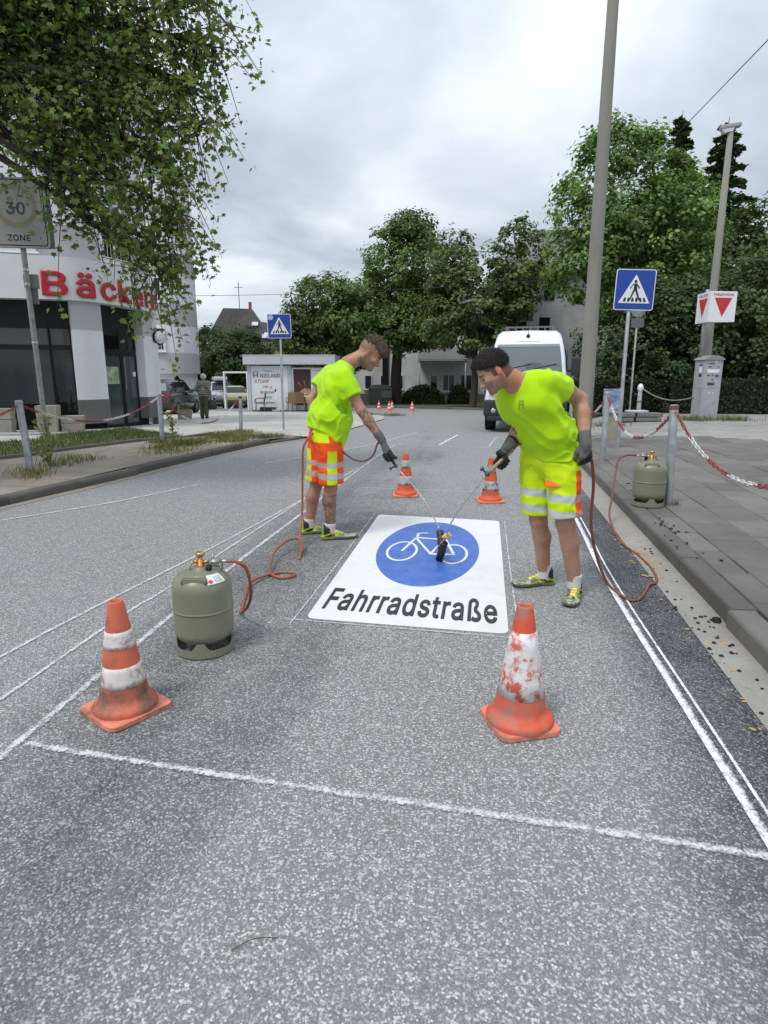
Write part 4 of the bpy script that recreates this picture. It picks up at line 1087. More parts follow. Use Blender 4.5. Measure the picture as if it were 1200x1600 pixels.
b = MB()                                      # house-shaped emblem beside the name
Mp = Mk @ Matrix.Translation((.18, 1.80, .0))
for r_ in ([(0, 0), (.05, 0), (.05, .24), (0, .24)], [(.19, 0), (.24, 0), (.24, .24), (.19, .24)], [(.05, .10), (.19, .10), (.19, .14), (.05, .14)], [(-.03, .27), (.12, .33), (.27, .27), (.27, .24), (.12, .30), (-.03, .24)]): b.prism(r_, 0, .002, Mp)
b.build('emblem', BK2, ki)
# glazed side with red sign
b = MB().box((-.012, 1.6, 2.10), (.02, 3.0, .42)).build('red_sign', M('kiosk_red_sign', (.30, .04, .045), rough=.5, var=.3, vs=3), ki)
for k in range(5): MB().box((-.012, .35 + k * .62, 1.02), (.02, .50, 1.62)).build('side_pane', SHOP_GLASS if k % 2 else DOOR_GLASS, ki)
# broom-like wreath and straw hat hanging in the hatch
hat = thing('straw_hat', 'round straw hat with upright straws hung in the kiosk hatch', 'hat', (-9.30, 31.86, .55), R(9))
MB().lathe([(0, -.03), (.12, -.02), (.34, .0), (.35, .015), (.14, .03), (.12, .09), (0, .10)], n=24, M=Matrix.Rotation(R(80), 3, 'X')).build('brim', M('straw', (.30, .19, .10), rough=.8, var=.3, vs=30), hat)
for k in range(2): MB().tube([(-.1 + .14 * k, -.05, .25), (-.38 + .30 * k, -.1, .66 + .06 * k)], [.010, .016], 6).build('straw', M('straw', (.42, .27, .13)), hat)
# --- dark-roofed house and yellow house far behind
hs = thing('gabled_house', 'far house with steep dark roof and brick bay behind the kiosk', 'house', (-28.5, 71.3, -.9), R(9))
ROOF = M('roof_slate', (.065, .058, .055), rough=.85, var=.25, vs=2, bmp=.4, bs=12)
SLATE_W = M('slate_wall', (.05, .05, .052), rough=.8, var=.2, vs=2); BRICK = M('brick_far', (.22, .06, .04), rough=.85, var=.25, vs=3, bmp=.2)
MB().box((0.6, 0, 2.6), (7.0, 7.4, 6.0)).build('wall', BRICK, hs)
b = MB(); b.add([(-3.1, -3.9, 4.6), (4.6, -3.9, 4.6), (4.6, 3.9, 4.6), (-3.1, 3.9, 4.6), (-1.6, -1.2, 10.0), (1.4, -.4, 10.0), (1.4, .6, 10.0), (-1.6, 1.2, 10.0), (-3.2, -3.0, 6.6), (-3.2, 3.0, 6.6)],
                [(0, 1, 5, 4), (1, 2, 6, 5), (2, 3, 7, 6), (4, 5, 6, 7), (0, 4, 8), (3, 9, 7), (8, 4, 7, 9), (0, 8, 9, 3)]); rf = b.build('roof', ROOF, hs)
MB().box((-2.7, -3.6, 6.2), (1.7, .5, 2.4)).build('gable', SLATE_W, hs)
for x in (-3.1, -2.2): 
    w_ = MB().box((x, -3.87, 6.4), (.55, .06, .9)).build('window', WIN_W, hs); MB().box((x, -3.905, 6.4), (.40, .03, .75)).build('pane', WIN_DARK, w_)
by = MB().box((1.5, -3.6, 5.3), (2.2, 1.4, 1.7)).build('bay', BRICK, hs); MB().box((1.5, -3.7, 4.3), (2.6, 1.6, .7)).build('balcony', RENDER_G, by)
MB().add([(.2, -4.5, 6.1), (2.8, -4.5, 6.1), (2.8, -2.2, 6.1), (.2, -2.2, 6.1), (1.5, -2.4, 7.6)], [(0, 1, 4), (1, 2, 4), (2, 3, 4), (3, 0, 4)]).build('bay_roof', ROOF, by)
for x in (1.0, 1.6, 2.2): w_ = MB().box((x, -4.32, 5.45), (.45, .06, 1.0)).build('window', WIN_W, by); MB().box((x, -4.36, 5.45), (.33, .03, .85)).build('pane', WIN_DARK, w_)
for x, z, y in ((2.1, 8.2, -1.9), (3.6, 7.0, -2.6)): MB().box((x, y, z), (.7, .5, .12), M=Matrix.Rotation(R(52), 3, 'X')).build('skylight', M('skylight', (.55, .58, .60), rough=.2), rf)
MB().box((1.2, .2, 10.3), (.3, .3, 1.0)).build('chimney', BRICK, rf); MB().tube([(0, 0, 9.8), (0, 0, 13.0)], .04, 6).tube([(-.5, 0, 12.4), (.5, 0, 12.4)], .03, 5).build('aerial', WIRE, rf)
yh = thing('yellow_house', 'far yellow house with dark roof beside the brick bay', 'house', (-23.2, 72.0, -.9), R(9))
MB().box((0, 0, 2.6), (5.0, 7, 5.6)).build('wall', M('yellow_render', (.60, .43, .14), rough=.85, var=.08, vs=1), yh)
MB().add([(-3, -3.8, 5.4), (2.8, -3.8, 5.4), (2.8, 3.8, 5.4), (-3, 3.8, 5.4), (-3, 0, 8.6), (2.0, 0, 8.0)], [(0, 1, 5, 4), (1, 2, 5), (2, 3, 4, 5), (3, 0, 4), (0, 3, 2, 1)]).build('roof', ROOF, yh)
for x in (-1.2, .6): w_ = MB().box((x, -3.52, 4.3), (.8, .06, .9)).build('window', M('brown_frame', (.10, .05, .03)), yh); MB().box((x, -3.56, 4.3), (.6, .03, .7)).build('pane', WIN_DARK, w_)
MB().box((-1.9, -2.6, 6.8), (.9, .6, .12), M=Matrix.Rotation(R(40), 3, 'X')).build('skylight', M('skylight', (.55, .58, .60)), yh)

# --- pale apartment house behind the maples
ah = thing('apartment_house', 'long pale apartment house with balconies behind the maples', 'building', (-12.5, 51.0, -.8), R(3))
APW = M('apartment_render', (.64, .66, .67), rough=.9, var=.06, vs=.7, dirt=(.42, .43, .42), ds=.5, da=.3)
MB().box((9, 5, 3.6), (24, 10, 7.2)).build('wall', APW, ah)
MB().add([(-3.6, -.7, 7.1), (21.6, -.7, 7.1), (21.6, 10.7, 7.1), (-3.6, 10.7, 7.1), (1, 5, 9.0), (19, 5, 9.0)], [(0, 1, 5, 4), (1, 2, 5), (2, 3, 4, 5), (3, 0, 4), (3, 2, 1, 0)]).build('roof', ROOF, ah)
MB().box((9, -.03, .45), (24.04, .08, .9)).build('plinth', PLINTH, ah)
Ma = wall_frame((0, -.02, 0), (1, 0, 0))
for x in (2.6, 3.9, 5.2, 8.0): 
    for zf in (0, 2.85): window(ah, Ma, x, 1.25 + zf, .62, 1.15, .06, 0)
for zf in (0, 2.85):
    for x in (9.0, 10.4): window(ah, Ma, x, 1.1 + zf, 1.0, 1.35, .07, 1)
    for x in (12.4, 14.6, 17, 19): window(ah, Ma, x, 1.25 + zf, 1.2, 1.2, .07, 1)
for zf in (2.85,):
    bl = MB().box((9.0, -.75, zf + .72), (3.9, 1.45, .14)).build('balcony', RENDER_G, ah)
    MB().box((9.0, -1.45, zf + 1.20), (3.9, .08, .90)).build('parapet', RENDER_G, bl)
    for x in (7.09, 10.91): MB().box((x, -.76, zf + 1.20), (.08, 1.38, .9)).build('parapet', RENDER_G, bl)
    for x in (7.2, 10.8): MB().tube([(x, -1.35, zf + .65), (x, -1.35, zf - 2.2)], .05, 8).build('column', RENDER_G, bl)
MB().tube([(11.6, -.1, 0), (11.6, -.1, 7.1)], .06, 8).build('downpipe', FRAME_D, ah); MB().box((4.35, -.08, 3.6), (.5, .12, 7.0)).build('recess_shade', FRAME_D, ah)  # last box: dark strip on the wall, a recess's shade put into colour
wg = thing('grey_gable_house', 'grey rendered house end with two small windows behind the van', 'building', (1.3, 38.9, -.5), R(9))
MB().box((6.0, 4.5, 4.1), (12, 9, 8.2)).build('wall', M('grey_gable', (.44, .44, .445), rough=.9, var=.06, vs=.8, dirt=(.28, .28, .28), ds=.6, da=.3), wg)
MB().add([(-.5, -.6, 8.0), (12.5, -.6, 8.0), (12.5, 9.6, 8.0), (-.5, 9.6, 8.0), (1.6, 4.5, 11.2), (10.5, 4.5, 11.2)], [(0, 1, 5, 4), (1, 2, 5), (2, 3, 4, 5), (3, 0, 4), (3, 2, 1, 0)]).build('roof', M('roof_grey', (.16, .155, .155), rough=.85, var=.15, vs=2), wg)
Mg = wall_frame((0, -.02, 0), (1, 0, 0))
for x, z0, w_, h_ in ((.32, 4.62, .62, .52), (1.70, 4.62, .62, .78), (.32, 6.4, .6, .8), (1.9, 6.4, .6, .8)): window(wg, Mg, x, z0, w_, h_, .05, 0, False, FRAME_D, WIN_DARK)
# ------------------------------------------------------------------ trees and plants
def leaf_mat(name, rough=.55, trans=.35):
    if name in MATS: return MATS[name]
    m, t, b = new_mat(name)
    at = _nd(t, 'ShaderNodeVertexColor', layer_name='Col')
    t.links.new(at.outputs[0], b.inputs['Base Color']); b.inputs['Roughness'].default_value = rough; b.inputs['Specular IOR Level'].default_value = .35
    tr = _nd(t, 'ShaderNodeBsdfTranslucent'); t.links.new(mixc(t, 1.0, at.outputs[0], (1.25, 1.35, .55), 'MULTIPLY'), tr.inputs[0])
    mx = _nd(t, 'ShaderNodeMixShader'); mx.inputs[0].default_value = trans
    out = t.nodes['Material Output']; t.links.new(b.outputs[0], mx.inputs[1]); t.links.new(tr.outputs[0], mx.inputs[2]); t.links.new(mx.outputs[0], out.inputs[0])
    return m
LEAF = leaf_mat('leaf', .5, .40); NEEDLE = leaf_mat('needle', .7, .15)
BARK = M('bark', (.055, .045, .036), rough=.95, var=.35, vs=6, bmp=.9, bs=18, stretch=(1, 1, .3))
BARK_P = M('bark_pale', (.13, .11, .085), rough=.95, var=.35, vs=5, bmp=.8, bs=16, stretch=(1, 1, .3))
SHAPES = {
    'oval': np.array([(0, 0), (.28, .22), (.34, .52), (.2, .82), (0, 1), (-.2, .82), (-.34, .52), (-.28, .22)]),
    'quad': np.array([(0, 0), (.40, .45), (0, 1), (-.40, .45)]),
    'lobed': np.array([(0, 0), (.16, .18), (.52, .24), (.36, .46), (.50, .72), (.18, .66), (0, 1.0), (-.18, .66), (-.50, .72), (-.36, .46), (-.52, .24), (-.16, .18)]),
}
def leaves(name, pos, nor, size, cols, mat, parent, shape='quad', droop=.35, r=None, cup=.12):
    """one mesh of many small leaves: pos, facing, size and colour per leaf"""
    r = r or rng; n = len(pos); S = SHAPES[shape]; k = len(S)
    nor = nor / (np.linalg.norm(nor, axis=1)[:, None] + 1e-9)
    t = r.normal(size=(n, 3)); t[:, 2] -= droop * 2; t -= nor * (t * nor).sum(1)[:, None]; t /= np.linalg.norm(t, axis=1)[:, None] + 1e-9
    s = np.cross(nor, t)
    sz = np.asarray(size)[:, None]
    V = np.concatenate([(pos + (s * S[j, 0] + t * (S[j, 1] - .3) - nor * cup * abs(S[j, 0]) * 1.2) * sz)[:, None, :] for j in range(k)], 1).reshape(-1, 3)
    me = bpy.data.meshes.new(name)
    me.vertices.add(n * k); me.vertices.foreach_set('co', V.astype(np.float32).ravel())
    me.loops.add(n * k); me.loops.foreach_set('vertex_index', np.arange(n * k, dtype=np.int32))
    me.polygons.add(n); me.polygons.foreach_set('loop_start', np.arange(0, n * k, k, dtype=np.int32)); me.polygons.foreach_set('loop_total', np.full(n, k, np.int32))
    me.materials.append(mat); me.update(calc_edges=True)
    paint_attr(me, np.repeat(cols, k, 0))
    return link(name, me, parent)
def leaf_cols(n, base, var=.3, r=None, yellow=.15):
    r = r or rng; v = 1 + var * r.normal(size=(n, 1)).clip(-1.6, 1.6); c = np.tile(base, (n, 1)) * v.clip(.35, 1.8)
    c[:, 0] *= 1 + yellow * r.normal(size=n).clip(-1, 2); return np.clip(c, .004, 1)
def crown_pts(lobes, n_cl, per, cl_r, r, shell=.72, flat=.75):
    """leaf clumps spread through lobes (centre, radii); denser to the outside"""
    vol = np.array([np.prod(l[1]) ** (2 / 3) for l in lobes]); pick = r.choice(len(lobes), n_cl, p=vol / vol.sum())
    c0 = np.array([l[0] for l in lobes])[pick]; rr = np.array([l[1] for l in lobes])[pick]
    d = r.normal(size=(n_cl, 3)); d /= np.linalg.norm(d, axis=1)[:, None]
    rad = (shell + (1 - shell) * r.random(n_cl) ** .6) * np.where(r.random(n_cl) < .22, r.random(n_cl) ** .5, 1.0)
    C = c0 + d * rr * rad[:, None]
    out = d / rr; out /= np.linalg.norm(out, axis=1)[:, None]
    cr = cl_r * r.uniform(.6, 1.35, n_cl)
    P = np.repeat(C, per, 0); q = r.normal(size=(n_cl * per, 3)); q /= np.linalg.norm(q, axis=1)[:, None]; q *= (r.random((n_cl * per, 1)) ** .4)
    off = q * np.repeat(cr, per)[:, None]; off[:, 2] *= flat
    P = P + off
    nor = np.repeat(out, per, 0) * .5 + q * .55 + np.array((0, 0, .55)) + r.normal(size=P.shape) * .30
    return C, P, nor
def limb(b, a, c, r0, r1, r, sway=.12, n=7):
    a, c = Vector(a), Vector(c); L = (c - a).length; pts = []
    for i in range(n + 1):
        k = i / n; p = a.lerp(c, k)
        if 0 < i < n: p += Vector((r.uniform(-1, 1), r.uniform(-1, 1), r.uniform(-.5, .9))) * sway * L * .35 * math.sin(math.pi * k)
        pts.append(p)
    b.tube(pts, [r0 + (r1 - r0) * i / n for i in range(n + 1)], 8)
    return pts
def tree(name, label, cat, base, trunk_top, r0, lobes, n_cl, per, cl_r, leaf, col, seed, group=None, shape='quad', bark=None, fork=8, mat=None, yellow=.15, shell=.72, var=.32, droop=.35, twigs=0):
    r = np.random.default_rng(seed); rr = random.Random(seed)
    t = thing(name, label, cat, base, 0, group); o = np.array(base)
    C, P, nor = crown_pts(lobes, n_cl, per, cl_r, r, shell)
    b = MB(); tt = Vector(trunk_top) - Vector(base)
    b.tube([Vector((0, 0, -.15)), Vector((0, 0, .12)), Vector((tt.x * .3, tt.y * .3, tt.z * .4)) + Vector((rr.uniform(-.1, .1), 0, 0)), tt], [r0 * 1.45, r0 * 1.08, r0 * .92, r0 * .72], 12)
    b.build('trunk', bark or BARK, t)
    b = MB()
    for k in range(fork):
        l = lobes[k % len(lobes)]; d = r.normal(size=3); d /= np.linalg.norm(d)
        e = np.array(l[0]) + d * np.array(l[1]) * .62 - o
        pts = limb(b, tt * (.78 + .22 * rr.random()), e, r0 * .42, r0 * .10, rr)
        for j in range(3):
            s = pts[rr.randint(2, 6)]; e2 = C[rr.randrange(len(C))] - o
            if (Vector(e2) - s).length < max(l[1]) * 1.1: limb(b, s, e2, r0 * .14, r0 * .035, rr, n=5)
    for j in range(twigs):
        e2 = Vector(C[rr.randrange(len(C))] - o); s = tt.lerp(e2, .45); limb(b, s, e2, r0 * .09, r0 * .02, rr, n=5)
    lb = b.build('limbs', bark or BARK, t); lb['kind'] = 'stuff'
    h = P[:, 2]; n = len(P)
    cl = np.repeat(1 + .22 * r.normal(size=n_cl).clip(-1.5, 1.5), per)[:, None]
    cols = leaf_cols(n, col, var, r, yellow) * cl
    cr = leaves('crown', P - o, nor, leaf * r.uniform(.65, 1.3, n), cols, mat or LEAF, t, shape, droop, r); cr['kind'] = 'stuff'
    return t
E3 = lambda *a: tuple(float(x) for x in a)
GRN = np.array((.112, .182, .052)); DKG = np.array((.066, .108, .037)); LTG = np.array((.150, .240, .074))
# maples across the junction
tree('maple_tree', 'tall dense maple with dark trunk above the far cones', 'tree', (-6.2, 43.6, -.45), (-6.0, 43.4, 4.6), .40,
     [(E3(-5.6, 43.2, 8.3), E3(2.7, 2.8, 3.4)), (E3(-8.4, 43.0, 5.9), E3(3.0, 2.8, 2.6)), (E3(-4.0, 43.0, 5.6), E3(2.4, 2.6, 2.4)), (E3(-6.2, 42.6, 4.6), E3(3.6, 2.6, 1.5)), (E3(-5.2, 43.2, 10.6), E3(1.5, 1.6, 1.3))],
     600, 66, .62, .205, GRN, 21, 'maples along the far kerb', 'oval', fork=10)
tree('maple_tree', 'broad darker maple left of the tall one, above the kiosk', 'tree', (-11.4, 45.5, -.5), (-11.2, 45.2, 3.4), .34,
     [(E3(-11.2, 44.8, 5.7), E3(3.2, 2.8, 2.9)), (E3(-13.2, 44.6, 4.2), E3(2.2, 2.4, 2.2)), (E3(-9.4, 44.6, 4.2), E3(2.4, 2.4, 2.0)), (E3(-11.8, 44.6, 2.8), E3(3.2, 2.4, 1.5))],
     480, 62, .62, .205, GRN * .8, 22, 'maples along the far kerb', 'oval', fork=9)
tree('maple_tree', 'looser maple with pale seed clusters left of the van', 'tree', (-.72, 36.2, -.30), (-.70, 36.2, 3.2), .20,
     [(E3(-.6, 36.4, 6.0), E3(2.6, 2.5, 2.6)), (E3(1.5, 36.6, 7.6), E3(1.6, 1.9, 2.3)), (E3(-2.1, 36.3, 7.4), E3(1.4, 1.8, 1.9)), (E3(-2.3, 36.2, 4.6), E3(1.7, 1.8, 1.5)), (E3(1.3, 36.4, 5.5), E3(1.5, 1.8, 1.2)), (E3(.0, 36.2, 3.6), E3(2.2, 1.8, 1.0))],
     500, 48, .48, .185, np.array((.112, .165, .058)), 23, 'maples along the far kerb', 'oval', fork=12, yellow=.12, twigs=60)
# right-hand group
tree('maple_tree', 'big light green maple behind the concrete lamp post', 'tree', (5.4, 28.4, .25), (5.5, 28.3, 4.4), .30,
     [(E3(5.0, 28.2, 8.3), E3(2.5, 2.5, 2.9)), (E3(6.8, 28.5, 7.2), E3(2.3, 2.4, 2.6)), (E3(3.9, 28.0, 6.2), E3(1.8, 2.2, 1.7)), (E3(7.0, 28.3, 4.8), E3(2.4, 2.3, 1.9)), (E3(6.4, 27.6, 4.0), E3(1.9, 2.0, 1.3)), (E3(4.9, 28.2, 10.5), E3(1.4, 1.5, 1.1))],
     680, 62, .52, .165, LTG, 24, 'trees on the right', 'oval', fork=12, yellow=.10, twigs=40)
tree('deciduous_tree', 'dark dense tree above the clipped hedge at the right edge', 'tree', (9.6, 25.0, .3), (9.5, 25.0, 2.6), .28,
     [(E3(9.2, 24.6, 3.9), E3(2.8, 2.2, 2.2)), (E3(11.6, 25.0, 4.4), E3(2.6, 2.2, 2.4)), (E3(7.4, 24.4, 2.9), E3(2.2, 1.8, 1.7)), (E3(9.8, 24.3, 2.2), E3(3.0, 1.7, 1.2))],
     520, 62, .48, .140, DKG * 1.1, 25, 'trees on the right', 'oval', fork=8, yellow=.15)
tree('deciduous_tree', 'dark undergrowth tree between lamp post and pedestrian sign', 'tree', (5.4, 24.6, .3), (5.4, 24.6, 1.9), .16,
     [(E3(5.2, 24.3, 2.6), E3(2.0, 1.5, 1.7)), (E3(6.6, 24.4, 2.0), E3(1.8, 1.5, 1.4)), (E3(4.5, 24.3, 1.4), E3(1.3, 1.3, 1.1)), (E3(5.8, 24.2, 3.9), E3(1.5, 1.3, 1.2))],
     380, 60, .40, .125, DKG * .95, 26, 'trees on the right', 'oval', fork=7, yellow=.2)
def conifer(label, base, h, rad, n_w, per, col, seed, group=None, leaf=.22, name='conifer_tree'):
    r = np.random.default_rng(seed); t = thing(name, label, 'tree', base, 0, group)
    MB().tube([(0, 0, -.1), (0, 0, h * .5), (0, 0, h)], [rad * .09, rad * .05, .01], 8).build('trunk', BARK, t)
    b = MB(); P = []; N = []
    for k in range(n_w):
        z = h * (.08 + .90 * (k / n_w)); L = rad * (1 - (z / h)) ** .8 * r.uniform(.75, 1.15) + .08; a = k * 2.4 + r.uniform(-.4, .4)
        d = np.array((math.cos(a), math.sin(a), -.22)); tip = np.array((0, 0, z)) + d * L
        b.tube([(0, 0, z), tuple(np.array((0, 0, z)) + d * L * .5 + np.array((0, 0, .05 * L))), tuple(tip)], [.02 * rad / 2 + .006, .012, .004], 5)
        u = r.random((per, 1)) ** .7; q = np.array((0, 0, z)) + d * L * u + r.normal(size=(per, 3)) * np.array((.10, .10, .06)) * L * (1.15 - u * .7); P.append(q); N.append(np.tile((0, 0, 1.0), (per, 1)) + r.normal(size=(per, 3)) * .5)
    o_ = b.build('limbs', BARK, t); o_['kind'] = 'stuff'
    P = np.concatenate(P); N = np.concatenate(N)
    c = leaves('needles', P, N, leaf * r.uniform(.6, 1.3, len(P)), leaf_cols(len(P), col, .3, r), NEEDLE, t, 'quad', .5, r); c['kind'] = 'stuff'
    return t
conifer('dark spruce rising behind the light maple, left of the pair', (9.2, 36.2, .2), 14.2, 3.4, 120, 170, DKG * .9, 31, 'trees on the right', .30)
conifer('dark spruce behind the slim lamp post, right of the pair', (11.2, 35.6, .2), 13.6, 3.9, 120, 170, DKG * .9, 32, 'trees on the right', .30)
tree('deciduous_tree', 'tall dark tree filling the right edge behind the hedge', 'tree', (13.6, 32.0, .3), (13.5, 32, 4), .35,
     [(E3(12.8, 31.5, 6.4), E3(2.8, 2.4, 3.0)), (E3(10.2, 31.4, 5.6), E3(2.6, 2.4, 3.2)), (E3(15.5, 32, 6), E3(2.5, 2.4, 3))], 420, 52, .6, .19, DKG * .9, 27, 'trees on the right', 'oval', fork=8)
# little trees left of the kiosk
tree('deciduous_tree', 'round green tree left of the kiosk in front of the dark roof', 'tree', (-21.4, 52.5, -1.0), (-21.4, 52.5, 1.6), .22,
     [(E3(-21.6, 52, 3.0), E3(2.5, 2.2, 2.4)), (E3(-19.6, 52, 2.6), E3(1.7, 1.8, 1.7)), (E3(-20.8, 52, 4.6), E3(1.5, 1.5, 1.2))], 300, 56, .55, .19, np.array((.058, .10, .030)), 28, 'small trees behind the forecourt', 'oval', fork=6)
tree('deciduous_tree', 'darker tree beside the tower edge behind the walking woman', 'tree', (-25.0, 54.5, -1.0), (-25.0, 54.5, 1.6), .22,
     [(E3(-24.4, 54, 3.3), E3(1.9, 2.2, 2.6)), (E3(-26.4, 54, 3.0), E3(2.2, 2.2, 2.4)), (E3(-23.6, 53.6, 1.4), E3(2.0, 1.6, 1.3))], 280, 56, .55, .19, np.array((.042, .078, .022)), 29, 'small trees behind the forecourt', 'oval', fork=6)
conifer('small dark potted conifer behind the parked dark car', (-14.2, 27.6, -.25), 1.85, .78, 24, 60, np.array((.012, .016, .018)), 33, None, .11, 'potted_conifer')
# clipped hedges and shrubs
def hedge(label, c, dims, rz, n, leaf, col, seed, name='hedge', cat='hedge', rounded_=False, group=None):
    r = np.random.default_rng(seed); t = thing(name, label, cat, c, rz, group)
    d = np.array(dims)
    if rounded_:
        q = r.normal(size=(n, 3)); q /= np.linalg.norm(q, axis=1)[:, None]; q[:, 2] = np.abs(q[:, 2]); P = q * d / 2 * np.array((1, 1, 2)) * (.80 + .24 * r.random((n, 1)) ** .5); N = q + r.normal(size=(n, 3)) * .45
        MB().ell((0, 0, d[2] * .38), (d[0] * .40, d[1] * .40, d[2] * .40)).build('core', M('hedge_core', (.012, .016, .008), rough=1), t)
    else:
        f = r.random(n); P = (r.random((n, 3)) - .5) * d; N = r.normal(size=(n, 3)) * .45
        top = f < .35; fr = (f >= .35) & (f < .75); P[top, 2] = d[2] / 2 + r.normal(size=top.sum()) * .03; N[top, 2] += 1
        P[fr, 1] = -d[1] / 2 + r.normal(size=fr.sum()) * .05; N[fr, 1] -= 1; rest = f >= .75; P[rest, 0] = np.sign(P[rest, 0]) * d[0] / 2; N[rest, 0] += np.sign(P[rest, 0])
        P[:, 2] += d[2] / 2
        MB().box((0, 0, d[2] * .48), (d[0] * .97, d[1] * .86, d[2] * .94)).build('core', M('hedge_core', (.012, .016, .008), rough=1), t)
    o = leaves('foliage', P, N, leaf * r.uniform(.6, 1.3, n), leaf_cols(n, col, .35, r), LEAF, t, 'quad', .1, r); o['kind'] = 'stuff'
    return t
hedge('long clipped dark hedge behind the ticket machine', (12.2, 21.6, .36), (12.6, .9, 1.02), R(5), 16000, .085, np.array((.034, .046, .018)), 41)
hedge('clipped dark hedge behind the pedestrian sign', (4.2, 22.5, .33), (3.4, .8, 1.0), R(12), 5200, .085, np.array((.028, .040, .016)), 42)
hedge('low round bush beside the maple trunk', (-4.4, 44.5, -.55), (3.2, 1.8, 1.45), 0, 2600, .17, DKG * .9, 43, 'bush', 'bush', True, 'dark bushes under the maples')
hedge('boxy clipped bush below the balcony', (-1.9, 45.5, -.55), (1.7, 1.5, 1.45), 0, 2200, .15, DKG * .7, 44, 'bush', 'bush', True, 'dark bushes under the maples')
hedge('dark bush left of the pale van side', (1.7, 34.6, -.3), (2.0, 1.6, 1.3), 0, 1800, .15, DKG * .7, 45, 'bush', 'bush', True, 'dark bushes under the maples')

# --- plane tree hanging in from the left; its trunk stands just outside the picture
def plane_tree():
    r = np.random.default_rng(51); rr = random.Random(51)
    base = Vector((-7.7, 5.4, GL(-7.7, 5.4)))
    t = thing('plane_tree', 'plane tree whose leafy branches hang in from the upper left', 'tree', base)
    MB().tube([(0, 0, -.1), (0, 0, .15), (.05, .05, 1.6), (.15, .1, 3.0), (.3, .2, 4.2)], [.34, .26, .22, .21, .18], 14).build('trunk', BARK_P, t)
    tops = Vector((.3, .2, 4.1)); b = MB()
    ends = [(-3.2, 7.55, 5.15), (-3.3, 7.2, 4.2), (-3.5, 7.1, 3.3), (-3.7, 6.9, 2.75), (-4.2, 7.2, 4.9), (-3.4, 7.6, 6.3), (-4.6, 6.9, 3.6), (-5.0, 6.8, 5.9), (-4.0, 7.4, 7.0), (-6.3, 7.0, 7.2), (-7.5, 7.5, 6.8), (-9.5, 6.5, 6.2), (-10.2, 4.0, 6.0), (-8.8, 2.6, 6.4), (-6.0, 4.2, 7.4), (-7.2, 5.2, 8.2), (-3.4, 7.3, 5.6), (-3.75, 7.3, 3.9), (-4.3, 7.1, 3.2), (-3.6, 7.5, 6.2), (-5.0, 6.8, 6.4), (-3.4, 7.4, 4.75), (-4.1, 7.0, 2.9), (-5.3, 6.6, 5.6), (-4.5, 7.4, 5.7)]
    segs = []
    for e in ends:
        e = Vector(e) - base; mid = tops.lerp(e, .55) + Vector((0, 0, .35 + .25 * rr.random()))
        pts = spline([tops - Vector((0, 0, rr.uniform(0, .9))), mid, e], 7); n = len(pts)
        b.tube(pts, [.075 - .060 * i / (n - 1) for i in range(n)], 7); segs.append(pts)
    def clear(p):
        """space the crown does not reach: round the zone sign, low over the footway, out over the road"""
        if p.x > -2.62 - .30 * max(0.0, 4.1 - p.z): return True
        if -6.7 < p.x < -4.85 and 5.6 < p.y < 8.7 and 2.2 < p.z < 4.0: return rr.random() < (.60 if p.x < -5.6 and p.z > 3.3 else .97)
        return p.z < 3.1 and p.x < -4.05 and rr.random() < .85
    P = []; N = []
    for pts in segs:
        for i in range(4, len(pts)):
            for _ in range(10):
                p = pts[i]; L = rr.uniform(.30, 1.05)
                d = Vector((rr.gauss(0, .7), rr.gauss(0, .5), rr.gauss(-.25, .5))).normalized()
                if rr.random() < .35: d = Vector((rr.gauss(.25, .3), rr.gauss(0, .3), -1)).normalized()
                tip = p + d * L + Vector((0, 0, -.22 * L)) + base
                if clear(tip) or clear(p.lerp(tip - base, .5) + base): continue
                q = spline([p, p + d * L * .5 + Vector((0, 0, .04)), p + d * L + Vector((0, 0, -.22 * L))], 4)
                b.tube(q, [.009 - .0065 * k / (len(q) - 1) for k in range(len(q))], 4, caps=False)
                m = rr.randint(20, 34)
                for k in range(m):
                    u = rr.random() ** .75; x = q[min(len(q) - 1, int(u * len(q)))]
                    P.append((x.x + rr.gauss(0, .075), x.y + rr.gauss(0, .075), x.z + rr.gauss(-.02, .07))); N.append((rr.gauss(.1, .55), rr.gauss(-.35, .55), rr.gauss(.5, .55)))
    lb = b.build('limbs', BARK, t); lb['kind'] = 'stuff'
    P = np.array(P); N = np.array(N)
    cols = leaf_cols(len(P), np.array((.128, .185, .046)), .36, r, .2)
    c = leaves('crown', P, N, .066 * r.uniform(.5, 1.35, len(P)), cols, LEAF, t, 'lobed', .75, r, .18); c['kind'] = 'stuff'
    return len(P)
plane_tree()

# --- grass, weeds, debris
def blades(name, spots, hmin, hmax, col, mat, label, seed, lean=.35, w=.006):
    r = np.random.default_rng(seed); n = len(spots); S_ = np.array(spots); a = r.random(n) * 6.283; h = r.uniform(hmin, hmax, n)
    s = np.stack([np.cos(a), np.sin(a), np.zeros(n)], 1) * w; ln = np.stack([r.normal(size=n), r.normal(size=n), np.zeros(n)], 1) * (lean * h)[:, None]
    up = np.stack([np.zeros(n), np.zeros(n), h], 1)
    V = np.stack([S_ - s, S_ + s, S_ + s * .7 + up * .6 + ln * .35, S_ - s * .7 + up * .6 + ln * .35, S_ + up + ln], 1).reshape(-1, 3)
    F = []
    for i in range(n): k = i * 5; F += [(k, k + 1, k + 2, k + 3), (k + 3, k + 2, k + 4)]
    me = bpy.data.meshes.new(name); me.from_pydata(V.tolist(), [], F); me.materials.append(mat); paint_attr(me, np.repeat(leaf_cols(n, col, .35, r, .3), 5, 0))
    o = link(name, me); return tag(o, label, None, None, 'stuff')
